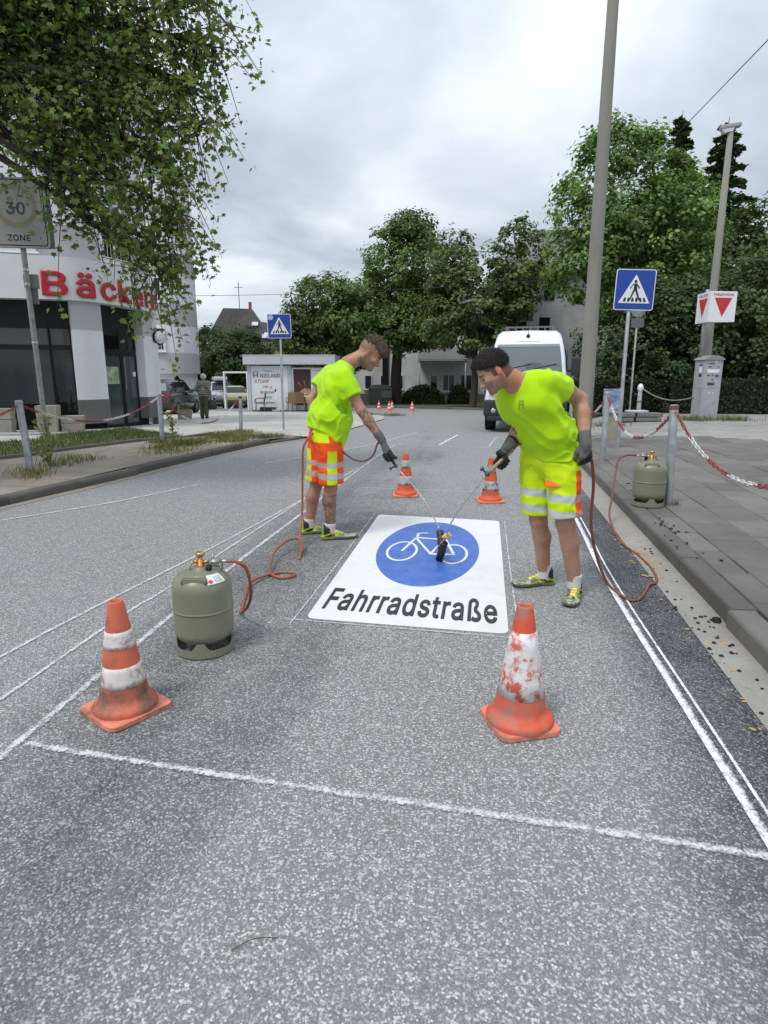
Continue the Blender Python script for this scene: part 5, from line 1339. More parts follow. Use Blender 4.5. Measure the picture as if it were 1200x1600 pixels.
def in_poly(x, y, poly):
    c = False; j = len(poly) - 1
    for i in range(len(poly)):
        if (poly[i][1] > y) != (poly[j][1] > y) and x < (poly[j][0] - poly[i][0]) * (y - poly[i][1]) / (poly[j][1] - poly[i][1]) + poly[i][0]: c = not c
        j = i
    return c
rr = random.Random(61); sp_ = []
while len(sp_) < 15000:
    x, y = rr.uniform(-12.5, -6.2), rr.uniform(4.6, 15)
    if in_poly(x, y, lawn_poly): sp_.append((x, y, GL(x, y) + .015))
blades('lawn_grass', sp_, .03, .085, np.array((.085, .115, .035)), LEAF, 'short patchy grass of the bakery lawn', 62)
sp_ = []
for cx, cy, rad, n in ((-5.55, 10.1, .30, 260), (-5.35, 11.0, .40, 420), (-4.75, 11.35, .35, 330), (-5.05, 12.4, .40, 460), (-4.4, 12.6, .3, 220), (-5.65, 13.8, .35, 500), (-6.0, 7.3, .28, 130), (-5.72, 7.1, .2, 70), (-5.95, 8.5, .25, 80), (-6.3, 8.5, .25, 70), (-6.05, 10.9, .2, 220), (-5.2, 9.6, .4, 220), (-5.7, 12.9, .3, 300)):
    for _ in range(n):
        x, y = rr.gauss(cx, rad * .5), rr.gauss(cy, rad * .6); sp_.append((x, y, GL(x, y) - .005))
blades('dry_weeds', sp_, .03, .13, np.array((.19, .175, .075)), LEAF, 'dry straw-coloured weeds along the left kerb', 63, .5)
sp_ = []
for cx, cy, rad, n in ((-5.45, 10.6, .3, 300), (-5.3, 11.9, .3, 260), (-4.5, 12.2, .25, 160), (-6.1, 8.0, .25, 90), (5.5, 17.6, .45, 420), (6.5, 17.75, .45, 420), (3.0, 15.8, .35, 260), (2.0, 14.6, .3, 200), (1.66, 12.2, .25, 160), (-3.6, 24.6, .5, 220), (-7.6, 30.6, .8, 320), (-4.6, 25.2, .4, 140)):
    for _ in range(n):
        x, y = rr.gauss(cx, rad * .55), rr.gauss(cy, rad * .5); sp_.append((x, y, (GR(x, y) if x > 1.2 else GL(x, y)) - .005))
blades('green_weeds', sp_, .04, .18, np.array((.13, .155, .055)), LEAF, 'green weeds at post feet, kerb and ticket machine', 64, .45)
sp_ = [(rr.gauss(cx, .03), rr.gauss(6.46, .03)) for cx in (1.79, 1.91) for _ in range(45)]
blades('green_weeds', [(x, y, GR(x, y)) for x, y in sp_], .015, .06, np.array((.12, .13, .045)), LEAF, 'tiny weeds around the foot of the rusty-rimmed post', 65, .5, .003)
# tall seeding weed stalks by the leaning post
def stalk(label, loc, h, seed):
    r = np.random.default_rng(seed); t = thing('weed', label, 'plant', loc, 0, 'tall weed stalks'); b = MB(); P = []
    for k in range(5):
        e = (r.normal() * .10, r.normal() * .10, h * r.uniform(.6, 1.0)); pts = spline([(0, 0, 0), (e[0] * .3, e[1] * .3, e[2] * .5), e], 5); b.tube(pts, .0045, 5, caps=False)
        for q in pts[3:]:
            for _ in range(2): P.append((q.x + r.normal() * .03, q.y + r.normal() * .03, q.z + r.normal() * .02))
    b.build('stems', M('weed_stem', (.12, .14, .05), rough=.8), t)
    P = np.array(P); leaves('leaf_cluster', P, r.normal(size=P.shape) + np.array((0, 0, .6)), .055 * r.uniform(.6, 1.4, len(P)), leaf_cols(len(P), np.array((.22, .23, .08)), .3, r), LEAF, t, 'oval', .2, r)['kind'] = 'stuff'
stalk('tall yellowish weed between the leaning post and zone sign', (-6.30, 8.15, GL(-6.3, 8.15)), .75, 71); stalk('tall weed just right of the leaning post', (-6.0, 7.75, GL(-6.0, 7.75)), .5, 72); stalk('tall thin weed beside the lawn post', (-6.0, 11.3, GL(-6, 11.3)), .6, 73)
# crumbs of bitumen, dry leaves in the gutter
def crumbs(name, spots, s0, s1, col, label, seed, flat=.5):
    r = random.Random(seed); b = MB()
    for (x, y, z) in spots:
        s = r.uniform(s0, s1); a = r.uniform(0, 6.28); n = r.randint(5, 7)
        P_ = [(x + s * r.uniform(.6, 1.1) * math.cos(a + 6.283 * k / n), y + s * r.uniform(.6, 1.1) * math.sin(a + 6.283 * k / n)) for k in range(n)]
        T_ = [((px_ - x) * .6 + x, (py_ - y) * .6 + y) for px_, py_ in P_]
        b.add([(*p_, z) for p_ in P_] + [(*p_, z + s * flat) for p_ in T_], [(k, (k + 1) % n, (k + 1) % n + n, k + n) for k in range(n)] + [tuple(range(n, 2 * n))])
    return tag(b.build(name, M(name + '_mat', col, rough=.8, var=.4, vs=60)), label, None, None, 'stuff')
sp_ = [(rr.gauss(1.62, .12), rr.gauss(5.3, .5)) for _ in range(24)] + [(rr.gauss(1.66, .05), rr.gauss(7.4, .25)) for _ in range(9)]
crumbs('bitumen_crumbs', [(x, y, GR(x, y) + .002) for x, y in sp_ if x > 1.47], .006, .020, (.012, .012, .013), 'black bitumen crumbs on the kerb and slabs', 81)
sp_ = [(rr.uniform(1.22, 1.40), rr.gauss(3.55, .35)) for _ in range(26)] + [(rr.uniform(1.2, 1.4), rr.uniform(2.2, 5.4)) for _ in range(26)]
crumbs('bitumen_crumbs', [(x, y, G(y) + .005) for x, y in sp_], .005, .017, (.014, .013, .013), 'black bitumen crumbs lying in the gutter', 82)
sp_ = [(rr.gauss(1.21, .03) if rr.random() < .55 else rr.uniform(1.22, 1.42), rr.uniform(1.4, 7.5)) for _ in range(80)] + [(rr.gauss(1.27, .05), rr.gauss(5.0, .28)) for _ in range(90)]
crumbs('dry_leaves', [(x, y, G(y) + .005) for x, y in sp_], .006, .022, (.40, .27, .10), 'yellow dry leaf litter along the right gutter', 83, .12)
sp_ = [(KLp[0].x + .10 + rr.gauss(0, .05), KLp[0].y) for KLp in along(KL[2:], .12) for _ in range(2)]
crumbs('dry_leaves', [(x, y, G(y) + .005) for x, y in sp_], .008, .030, (.26, .19, .11), 'brown leaf litter along the left kerb', 84, .15)
tar = crumbs('tar_lump', [(1.40, 3.72, G(3.72))], .034, .036, (.010, .010, .010), 'x', 85, .9)
tag(tar, 'black lump of tar against the right kerb', 'tar lump'); del tar['kind']
tw_ = MB().tube(spline([(-.61, 1.255, G(1.25) + .004), (-.56, 1.29, G(1.3) + .012), (-.50, 1.31, G(1.3) + .004)], 5), .0013, 5).build('twig', M('twig', (.05, .04, .03))); tag(tw_, 'thin dark twig on the road in the foreground', 'twig')
# ------------------------------------------------------------------ people: smooth bodies grown from joint skeletons
A3 = lambda v: np.asarray(v, np.float32)
def nrm(v): v = np.asarray(v, float); return v / np.linalg.norm(v)
def f_rc(P, a, b, ra, rb):
    a, b = A3(a), A3(b); ba = b - a
    h = np.clip(((P - a) @ ba) / max(1e-9, float(ba @ ba)), 0, 1)
    return np.linalg.norm(P - a - h[:, None] * ba, axis=1) - (ra + (rb - ra) * h)
def f_el(P, c, r, B=None):
    q = P - A3(c)
    if B is not None: q = q @ A3(B).T
    r = A3(r); k0 = np.linalg.norm(q / r, axis=1); k1 = np.linalg.norm(q / (r * r), axis=1) + 1e-9
    return k0 * (k0 - 1) / k1
def smin(a, b, k):
    h = np.clip(.5 + .5 * (b - a) / k, 0, 1); return b * (1 - h) + a * h - k * h * (1 - h)
def smax(a, b, k): return -smin(-a, -b, k)
def f_pl(P, p, n): return (P - A3(p)) @ A3(nrm(n))
_perm = np.random.default_rng(3).random(4096).astype(np.float32)
def vnoise(P):
    i = np.floor(P).astype(np.int64); f = (P - i).astype(np.float32); f = f * f * (3 - 2 * f)
    def hsh(dx, dy, dz): return _perm[((i[:, 0] + dx) * 73 + (i[:, 1] + dy) * 179 + (i[:, 2] + dz) * 283 + ((i[:, 0] + dx) * (i[:, 1] + dy) * 7)) & 4095]
    x, y, z = f[:, 0], f[:, 1], f[:, 2]
    c00 = hsh(0, 0, 0) * (1 - x) + hsh(1, 0, 0) * x; c10 = hsh(0, 1, 0) * (1 - x) + hsh(1, 1, 0) * x
    c01 = hsh(0, 0, 1) * (1 - x) + hsh(1, 0, 1) * x; c11 = hsh(0, 1, 1) * (1 - x) + hsh(1, 1, 1) * x
    return (c00 * (1 - y) + c10 * y) * (1 - z) + (c01 * (1 - y) + c11 * y) * z
def fbm(P, o=3):
    s = 0; a = .5
    for k in range(o): s = s + a * vnoise(P * (2 ** k) + 17.3 * k); a *= .5
    return s
def grow(f, lo, hi, h, blk=6):
    """mesh the zero set of f on a grid of pitch h (surface nets)"""
    lo, hi = np.array(lo, float), np.array(hi, float)
    nb = np.ceil((hi - lo) / (h * blk)).astype(int); n = nb * blk
    cs = [lo[k] + (np.arange(nb[k]) + .5) * h * blk for k in range(3)]
    CX = np.stack(np.meshgrid(*cs, indexing='ij'), -1).reshape(-1, 3).astype(np.float32)
    dc = f(CX).reshape(nb)
    D = np.repeat(np.repeat(np.repeat(dc, blk, 0), blk, 1), blk, 2).astype(np.float32)
    near = np.abs(dc) < h * blk * 1.35
    m = np.repeat(np.repeat(np.repeat(near, blk, 0), blk, 1), blk, 2)
    I = np.argwhere(m); Q = (lo + I * h).astype(np.float32)
    out = np.empty(len(Q), np.float32)
    for s in range(0, len(Q), 400000): out[s:s + 400000] = f(Q[s:s + 400000])
    D[m] = out
    S = D < 0
    cnt = sum(S[a:n[0] - 1 + a, b:n[1] - 1 + b, c:n[2] - 1 + c].astype(np.int8) for a in (0, 1) for b in (0, 1) for c in (0, 1))
    C = np.argwhere((cnt > 0) & (cnt < 8)); idx = -np.ones(n, np.int64); idx[C[:, 0], C[:, 1], C[:, 2]] = np.arange(len(C))
    acc = np.zeros((len(C), 3)); num = np.zeros(len(C))
    cor = [(a, b, c) for a in (0, 1) for b in (0, 1) for c in (0, 1)]
    for a in cor:
        for ax in range(3):
            if a[ax]: continue
            b = list(a); b[ax] = 1
            d0 = D[C[:, 0] + a[0], C[:, 1] + a[1], C[:, 2] + a[2]]; d1 = D[C[:, 0] + b[0], C[:, 1] + b[1], C[:, 2] + b[2]]
            x = (d0 < 0) != (d1 < 0); t = np.where(x, d0 / np.where(d0 == d1, 1, d0 - d1), 0)
            p = np.tile(np.array(a, float), (len(C), 1)); p[:, ax] = t
            acc[x] += p[x]; num += x
    V = lo + (C + acc / np.maximum(num, 1)[:, None]) * h
    F = []
    for ax in range(3):
        o = [0, 0, 0]; o[ax] = 1; u, w = (ax + 1) % 3, (ax + 2) % 3
        s0 = S[:n[0] - 1, :n[1] - 1, :n[2] - 1]; s1 = S[o[0]:n[0] - 1 + o[0], o[1]:n[1] - 1 + o[1], o[2]:n[2] - 1 + o[2]]
        E = np.argwhere(s0 != s1); E = E[(E[:, u] > 0) & (E[:, w] > 0)]
        fl = S[E[:, 0], E[:, 1], E[:, 2]]
        def cell(du, dw):
            q = E.copy(); q[:, u] -= du; q[:, w] -= dw; return idx[q[:, 0], q[:, 1], q[:, 2]]
        q = np.stack([cell(1, 1), cell(0, 1), cell(0, 0), cell(1, 0)], 1)
        q[~fl] = q[~fl][:, ::-1]; F.append(q[(q >= 0).all(1)])
    return V, np.concatenate(F)
def grown(name, f, lo, hi, h, mat, parent=None, colour=None, loc=(0, 0, 0), smooth_it=1):
    V, F_ = grow(f, lo, hi, h)
    for _ in range(smooth_it):           # relax the grid steps a little
        s = np.zeros_like(V); c = np.zeros(len(V))
        for a in range(4):
            b = (a + 1) % 4
            np.add.at(s, F_[:, a], V[F_[:, b]]); np.add.at(c, F_[:, a], 1); np.add.at(s, F_[:, b], V[F_[:, a]]); np.add.at(c, F_[:, b], 1)
        V = V * .5 + .5 * s / np.maximum(c, 1)[:, None]
    me = bpy.data.meshes.new(name)
    L_ = np.array(loc); me.from_pydata((V - L_).tolist(), [], F_.tolist()); me.materials.append(mat)
    me.polygons.foreach_set('use_smooth', [True] * len(me.polygons))
    if colour is not None: paint_attr(me, colour(V.astype(np.float32)))
    return link(name, me, parent)
def bounds(pts, pad):
    p = np.array(pts); return p.min(0) - pad, p.max(0) + pad

SKIN = MV('skin', rough=.52, var=.07, vs=45, bmp=.12, bs=260, sss=.12)
CLOTH = MV('shirt_cloth', rough=.85, var=.035, vs=60, bmp=.10, bs=420, sheen=.15, spec=.2)
SHORTS = MV('work_shorts', rough=.75, var=.05, vs=50, bmp=.14, bs=380, spec=.3)
GLOVE = MV('work_glove', rough=.75, var=.15, vs=90, bmp=.3, bs=300)
SHOE = MV('trainer', rough=.6, var=.10, vs=60, bmp=.1, bs=200)
SOCK = M('sock_white', (.62, .58, .56), rough=.9, var=.08, vs=50, bmp=.4, bs=160, stretch=(1, 1, 5))
def hair_mat(name, col):
    return M(name, col, rough=.75, spec=.25, var=.45, vs=70, bmp=.9, bs=110, stretch=(1, 1, .35))

def head_parts(c, f, u, s=1.0):
    """face frame and the blended head as a function"""
    f = nrm(f); u = np.array(u, float); u = nrm(u - f * (u @ f)); l = np.cross(u, f)
    B = np.stack([f, l, u]); c = np.array(c, float)
    W = lambda a, b, d: c + (f * a + l * b + u * d) * s
    def head(P):
        d = f_el(P, W(-.008, 0, .032), (.099 * s, .077 * s, .090 * s), B)               # skull
        d = smin(d, f_el(P, W(.030, 0, -.030), (.062 * s, .060 * s, .085 * s), B), .03 * s)   # face block
        d = smin(d, f_rc(P, W(-.015, .052, -.050), W(.066, .012, -.098), .020 * s, .018 * s), .03 * s)   # jaw
        d = smin(d, f_rc(P, W(-.015, -.052, -.050), W(.066, -.012, -.098), .020 * s, .018 * s), .03 * s)
        d = smin(d, f_el(P, W(.078, 0, -.098), (.020 * s, .024 * s, .018 * s), B), .018 * s)      # chin
        d = smin(d, f_rc(P, W(.082, .030, .012), W(.082, -.030, .012), .015 * s, .015 * s), .02 * s)   # brow
        for k in (-1, 1):
            d = smin(d, f_el(P, W(.066, k * .046, -.028), (.022 * s, .019 * s, .017 * s), B), .02 * s)   # cheek
            d = smax(d, -f_el(P, W(.099, k * .031, -.004), (.017 * s, .019 * s, .011 * s), B), .012 * s)  # socket
            d = smin(d, f_el(P, W(.077, k * .031, -.005), (.014 * s, .015 * s, .0125 * s), B), .006 * s)   # eyeball and lid
            e = f_el(P, W(-.012, k * .080, -.012), (.018 * s, .008 * s, .029 * s), B)                 # ear
            e = smax(e, -f_el(P, W(-.005, k * .091, -.008), (.010 * s, .007 * s, .017 * s), B), .006 * s)
            d = smin(d, e, .008 * s)
        d = smin(d, f_rc(P, W(.090, 0, -.002), W(.114, 0, -.042), .008 * s, .0125 * s), .012 * s)      # nose
        d = smin(d, f_rc(P, W(.100, .012, -.046), W(.100, -.012, -.046), .009 * s, .009 * s), .010 * s)
        d = smin(d, f_rc(P, W(.086, .016, -.066), W(.086, -.016, -.066), .0085 * s, .0085 * s), .010 * s)   # lips
        d = smin(d, f_rc(P, W(.084, .013, -.079), W(.084, -.013, -.079), .0080 * s, .0080 * s), .010 * s)
        d = smax(d, -f_rc(P, W(.098, .022, -.0725), W(.098, -.022, -.0725), .0030 * s, .0030 * s), .004 * s)   # mouth line
        return d
    return B, W, head

def grip_hand(c, axis, wrist, flip=1, elbow=None):
    """closed hand: four fingers and a thumb around a bar; returns (function, points)"""
    c = np.array(c, float); a = nrm(axis); wv = np.array(wrist, float) - c
    w = wv - a * (wv @ a)
    w = nrm(w) if np.linalg.norm(w) > .015 else nrm(np.cross(a, (0, 1, .3)))
    n = np.cross(a, w) * flip
    Q = lambda x, y, z: c + w * x + n * y + a * z
    segs = []
    for k in range(4):
        z = (k - 1.5) * .0215; r = (.0098, .0105, .0102, .0088)[k]; q = (.95, 1.05, 1.02, .86)[k]
        kn = Q(.012, .036 * q, z)
        segs.append((np.array(wrist) * .55 + kn * .45 + n * .004, kn, .017, .0125))
        segs += [(kn, Q(-.030 * q, .030 * q, z), r * 1.12, r), (Q(-.030 * q, .030 * q, z), Q(-.034 * q, -.016, z), r, r * .95), (Q(-.034 * q, -.016, z), Q(-.006, -.032, z), r * .95, r * .85)]
    segs += [(np.array(wrist), Q(.045, .010, .022), .022, .018), (Q(.050, .004, .022), Q(.026, -.026, .040), .016, .0125), (Q(.026, -.026, .040), Q(.0, -.036, .030), .012, .0105), (Q(.0, -.036, .030), Q(-.016, -.030, .020), .0105, .009)]
    ed_ = nrm(np.array(elbow) - np.array(wrist)) if elbow is not None else nrm(wv)
    segs.append((np.array(wrist) + ed_ * .055, np.array(wrist) - ed_ * .01, .040, .033)); segs.append((np.array(wrist), c * .45 + np.array(wrist) * .55 + n * .008, .027, .026))
    def f(P):
        d = None
        for i, (p, q, r0, r1) in enumerate(segs):
            e = f_rc(P, p, q, r0, r1); d = e if d is None else smin(d, e, .007)
        return d
    return f, [s[0] for s in segs] + [s[1] for s in segs]
def relaxed_hand(wrist, d, back, side, curl=.5, s=1.0, elbow=None):
    """hanging hand with slightly curled fingers; back = direction the back of the hand faces, side = thumb side"""
    wrist = np.array(wrist, float); d = nrm(d); back = nrm(np.array(back, float) - d * (np.array(back, float) @ d)); side = nrm(np.cross(d, back)) * side
    up_ = nrm(np.array(elbow) - wrist) if elbow is not None else -d
    segs = [(wrist + up_ * .055, wrist - up_ * .01, .041, .034), (wrist, wrist + d * .03, .034, .030)]
    for k in range(4):
        off = side * (.030 - .020 * k) * s; r = (.0098, .0105, .0100, .0086)[k] * s; ln = (.92, 1.0, .95, .78)[k] * s
        kn = wrist + d * .082 * s + off + back * .004
        segs.append((wrist + d * .012 + off * .55, kn, .019 * s, .0125 * s))
        p = kn; ang = .12 + .08 * k * curl
        for L_, da, r0, r1 in ((.042, curl * .75, 1.1, 1.0), (.028, curl * 1.0, 1.0, .95), (.022, curl * .7, .95, .8)):
            ang += da * .6; q = p + (d * math.cos(ang) - back * math.sin(ang)) * L_ * ln; segs.append((p, q, r * r0, r * r1)); p = q; ang += da * .4
    t0 = wrist + d * .022 + side * .022 - back * .006; t1 = wrist + d * .055 + side * .050 - back * .016; t2 = wrist + d * .085 + side * .056 - back * .026; t3 = wrist + d * .108 + side * .050 - back * .034
    segs += [(t0, t1, .018, .0135), (t1, t2, .0125, .011), (t2, t3, .0108, .009)]
    def f(P):
        e = None
        for p, q, r0, r1 in segs:
            x = f_rc(P, p, q, r0, r1); e = x if e is None else smin(e, x, .008)
        return e
    return f, [x[0] for x in segs] + [x[1] for x in segs]

NEON = np.array((.445, .735, .006)); ORANGE = np.array((.86, .085, .012)); YELL = np.array((.60, .80, .008)); SILV = np.array((.50, .53, .51))
def trainer(name, heel, toe, ankle, parent, loc, seed, mats=None):
    """running shoe: sole, upper, collar; heel and toe are on the ground"""
    heel, toe, ankle = np.array(heel, float), np.array(toe, float), np.array(ankle, float)
    f = toe - heel; f[2] = 0; L = np.linalg.norm(f); f /= L; s = np.array((-f[1], f[0], 0)); g_ = min(heel[2], toe[2])
    def q(P):
        r = P - A3(heel); x = r @ A3(f); y = r @ A3(s); z = P[:, 2] - g_; return x, y, z
    def wid(x):
        t = np.clip(x / L, 0, 1); return .034 + .016 * np.exp(-((t - .70) / .22) ** 2) + .006 * np.exp(-((t - .08) / .15) ** 2)
    def plan(x, y, e=0.0):
        xc = np.clip(x, .036, L - .042); return np.hypot(x - xc, y) - wid(xc) - e
    def sole(P):
        x, y, z = q(P); rock = .010 * np.clip((x / L - .75) / .25, 0, 1) ** 2
        return smax(plan(x, y, .003), np.abs(z - .016 - rock) - .014 + .0, .006)
    def upper(P):
        x, y, z = q(P); t = x / L
        top = .096 - .010 * np.clip(t, 0, .1) * 10 - .055 * sst(t, .30, .80) - .006 * sst(t, .8, 1.0)
        d = smax(plan(x, y, -.004) + .22 * np.clip(z - .03, 0, 1), z - top, .03)
        d = smax(d, -(z - .018), .004)
        return smin(d, f_rc(P, ankle + np.array((0, 0, -.045)) - f * .012, ankle + np.array((0, 0, -.005)) - f * .016, .045, .043), .022)
    fn = lambda P: smin(sole(P), smax(upper(P), -f_rc(P, ankle + np.array((0, 0, -.005)) - f * .008, ankle + np.array((0, 0, .05)) - f * .006, .034, .040), .004), .004)
    rr = np.random.default_rng(seed)
    def colour(V):
        x, y, z = q(V); t = x / L; n1 = fbm(V * 55, 2); n2 = fbm(V * 30 + 9, 2); c = np.tile((.16, .17, .13), (len(V), 1))
        lime = np.array((.44, .55, .05)); blk = np.array((.018, .019, .02)); mud = np.array((.17, .18, .13))
        c[(n1 > .46)] = (.26, .30, .10)
        c[(t < .34) & (z > .03)] = blk; c[(t < .05) & (z > .025)] = lime * .6; c[(t < .30) & (np.abs(z - .034 - .10 * t) < .006)] = lime
        c[(n2 > .44) & (t > .28)] = blk * 2; c[(np.abs(n2 - .44) < .035) & (t > .2)] = lime * .9
        c[(t > .70) & (n1 > .40)] = mud; c[(t > .62) & (n1 < .34)] = (.42, .43, .36)
        c[(np.abs(y) < .016) & (t > .34) & (t < .70) & (z > .05)] = (.62, .80, .08)
        c[(np.abs(np.sin(t * 38)) > .82) & (np.abs(y) < .022) & (t > .38) & (t < .68) & (z > .05)] = (.75, .25, .10)
        st_ = (np.abs((t - .42) * L - (z - .05) * 1.0) < .008) & (z > .03); c[st_] = lime
        c[np.hypot((t - .36) * L, z - .062) < .014] = (.75, .32, .08)
        c[z < .028] = np.where((t[z < .028] < .32)[:, None], lime * .45, np.array((.10, .11, .07)))
        c[z < .008] = (.03, .03, .028)
        return c * (.85 + .3 * n1[:, None])
    lo, hi = bounds([heel, toe, ankle], .075); hi[2] = ankle[2] + .06; lo[2] = g_ - .012
    return grown(name, fn, lo, hi, .0045, SHOE, parent, colour, loc)
def sst(t, a, b):
    x = np.clip((t - a) / (b - a), 0, 1); return x * x * (3 - 2 * x)

def folds(P, dirv, period, amp, wob=.5, seed=0.0):
    """soft ridges running along dirv"""
    d = nrm(dirv); a = nrm(np.cross(d, (0.31, .2, .93))); b = np.cross(d, a)
    w = fbm(P * A3((5, 5, 5)) + seed, 2) - .5
    q = np.stack([P @ A3(a) / period + wob * 3 * w + seed, P @ A3(b) / period + wob * 2 * w, P @ A3(d) / (period * 5) + seed], 1)
    n = vnoise(q); return amp * (1 - np.abs(n * 2 - 1) * 2) * .5

def strands(hair_obj, parent, n, length, width, flow, lift, col, seed, name='hair_strands'):
    """short single hairs growing out of the hair mass"""
    r = np.random.default_rng(seed); me0 = hair_obj.data
    V = np.empty(len(me0.vertices) * 3, np.float32); me0.vertices.foreach_get('co', V); V = V.reshape(-1, 3)
    N = np.empty(len(me0.vertices) * 3, np.float32); me0.vertices.foreach_get('normal', N); N = N.reshape(-1, 3)
    k = r.integers(0, len(V), n); P = V[k] + r.normal(size=(n, 3)) * .002; nn = N[k]
    d = np.array(flow) + r.normal(size=(n, 3)) * .38; d -= nn * (d * nn).sum(1)[:, None]; d /= np.linalg.norm(d, axis=1)[:, None] + 1e-9
    L = length * r.uniform(.5, 1.25, n)[:, None]; s = np.cross(d, nn) * width
    m = P + d * L * .55 + nn * L * lift; t = P + d * L + nn * L * lift * .9
    W_ = np.stack([P - s - nn * .002, P + s - nn * .002, m + s * .7, m - s * .7, t], 1).reshape(-1, 3)
    F = []
    for i in range(n): j = i * 5; F += [(j, j + 1, j + 2, j + 3), (j + 3, j + 2, j + 4)]
    me = bpy.data.meshes.new(name); me.from_pydata(W_.tolist(), [], F); me.materials.append(MV('hair_strand', rough=.6, var=.2, vs=80, spec=.3))
    paint_attr(me, np.repeat(np.clip(np.tile(col, (n, 1)) * r.uniform(.5, 1.8, (n, 1)), 0, 1), 5, 0))
    o = link(name, me, parent); o['kind'] = 'stuff'; return o
# ------------------------------------------------------------------ vehicles
CARGLASS = glass_mat('car_glass', (.02, .025, .028), .03)
TYRE = M('tyre', (.016, .016, .017), rough=.85, var=.2, vs=20)
RIM = M('rim', (.25, .25, .26), rough=.4, metal=.7)
BUMPER = M('bumper_plastic', (.025, .026, .028), rough=.6, var=.15, vs=8)
def car_paint(name, col):
    m, t, b = new_mat(name); v = coords(t)
    c = ramp(t, noise(t, v, 1.5, 5), [(.3, tuple(x * .95 for x in col)), (.7, tuple(min(1, x * 1.04) for x in col))])
    t.links.new(c, b.inputs['Base Color']); b.inputs['Roughness'].default_value = .32; b.inputs['Coat Weight'].default_value = .6; b.inputs['Coat Roughness'].default_value = .08
    return m
def loft(b, secs, sm=True, cap=True):
    """sections: lists of points of equal length, closed loops"""
    n = len(secs[0]); V = [p for s in secs for p in s]
    F_ = [(i * n + k, i * n + (k + 1) % n, (i + 1) * n + (k + 1) % n, (i + 1) * n + k) for i in range(len(secs) - 1) for k in range(n)]
    b.add(V, F_, sm)
    if cap: b.add(secs[0], [tuple(range(n))]); b.add(secs[-1], [tuple(range(n - 1, -1, -1))])
    return b
def wheel(t, x, y, r, w, name='wheel'):
    wh = thing(name, None, None, (x, y, r)); wh.parent = t
    Mr = Matrix.Rotation(R(90), 3, 'Y')
    MB().lathe([(r * .60, -w / 2), (r * .92, -w / 2), (r, -w * .36), (r, w * .36), (r * .92, w / 2), (r * .60, w / 2), (r * .60, -w / 2)], n=28, M=Mr).build('tyre', TYRE, wh)
    MB().lathe([(0, -w * .42), (r * .2, -w * .45), (r * .52, -w * .34), (r * .61, -w * .47), (r * .61, w * .47), (r * .52, w * .34), (r * .2, w * .45), (0, w * .42)], n=28, M=Mr).build('rim', RIM, wh)
# --- white high-roof van, its front towards the camera; local -y is forward
VW = car_paint('van_white', (.74, .76, .79))
vn = thing('delivery_van', 'white high-roof van parked behind the right worker', 'van', (.93, 15.35, G(16.5) + .0), R(-4.5))
def vsec(y, z0, z1, w0, w1, wt):
    """cross section: half widths at bottom, belt, roof"""
    h = z1 - z0
    P_ = [(-w0, z0), (-w0 - .01, z0 + h * .25), (-w1, z0 + h * .45), (-w1 + (w1 - wt) * .35, z0 + h * .75), (-wt - .02, z1 - .10), (-wt + .10, z1 - .015), (0, z1)]
    P_ = P_ + [(-x, z) for x, z in P_[-2::-1]]
    return [(x, y, z) for x, z in P_]
secs = [vsec(.10, .55, 1.14, .88, .90, .74), vsec(.20, .42, 1.24, .96, .97, .80), vsec(.55, .40, 1.36, .985, .99, .86), vsec(.80, .40, 1.46, .99, .995, .88)]
loft(MB(), secs).build('bonnet', VW, vn)
secs = [vsec(.72, .40, 1.44, .99, .995, .90), vsec(1.02, .40, 1.88, .99, .995, .86), vsec(1.28, .40, 2.19, .99, .995, .83), vsec(1.46, .40, 2.40, .99, .995, .80), vsec(1.70, .40, 2.52, .99, .995, .78), vsec(2.3, .40, 2.56, .99, .995, .77), vsec(6.6, .40, 2.56, .99, .995, .77), vsec(6.75, .45, 2.5, .95, .96, .75)]
loft(MB(), secs).build('body', VW, vn)
# windscreen lies along the rake
b = MB(); b.add([(-.84, .715, 1.48), (.84, .715, 1.48), (.80, .985, 1.875), (-.80, .985, 1.875), (.76, 1.20, 2.135), (-.76, 1.20, 2.135)], [(0, 1, 2, 3), (3, 2, 4, 5)])
ws = b.build('windscreen', glass_mat('windscreen', (.10, .12, .125), .03), vn)
sd_ = ws.modifiers.new('thickness', 'SOLIDIFY'); sd_.thickness = .04; sd_.offset = 0
b = MB(); b.box((0, 1.175, 2.10), (1.50, .06, .09), M=Matrix.Rotation(R(-40), 3, 'X')); b.build('screen_top_band', M('tint_band', (.20, .22, .23), rough=.3), vn)
MB().tube([(-.5, .72, 1.53), (.1, .80, 1.66)], .010, 6).build('wiper', BLACK, vn); MB().tube([(.15, .72, 1.53), (.7, .80, 1.66)], .010, 6).build('wiper', BLACK, vn)
MB().box((0, .16, .60), (1.96, .34, .40), bev=.06).build('bumper', BUMPER, vn)
MB().box((0, .13, .36), (1.80, .26, .12), bev=.03).build('valance', BUMPER, vn)
MB().box((0, -.018, .53), (1.1, .02, .12), bev=.01).build('air_intake', BLACK, vn)
gr = MB().prism([(-.46, .82), (.46, .82), (.52, 1.10), (.44, 1.16), (-.44, 1.16), (-.52, 1.10)], 0, .04, Matrix.Translation((0, .10, 0)) @ Matrix.Rotation(R(90), 4, 'X')).build('grille', BLACK, vn)
for k in range(4): MB().box((0, .045, .875 + k * .075), (.92 + .02 * k, .03, .030), bev=.008).build('grille_bar', VW, gr)
MB().lathe([(0, .02), (.07, .02), (.085, .0), (.085, -.01)], c=(0, .04, .99), n=24, M=Matrix.Rotation(R(90), 3, 'X')).build('round_badge', STEEL, gr)
HL = M('headlamp', (.40, .42, .44), rough=.1, metal=.4, var=.2, vs=20)
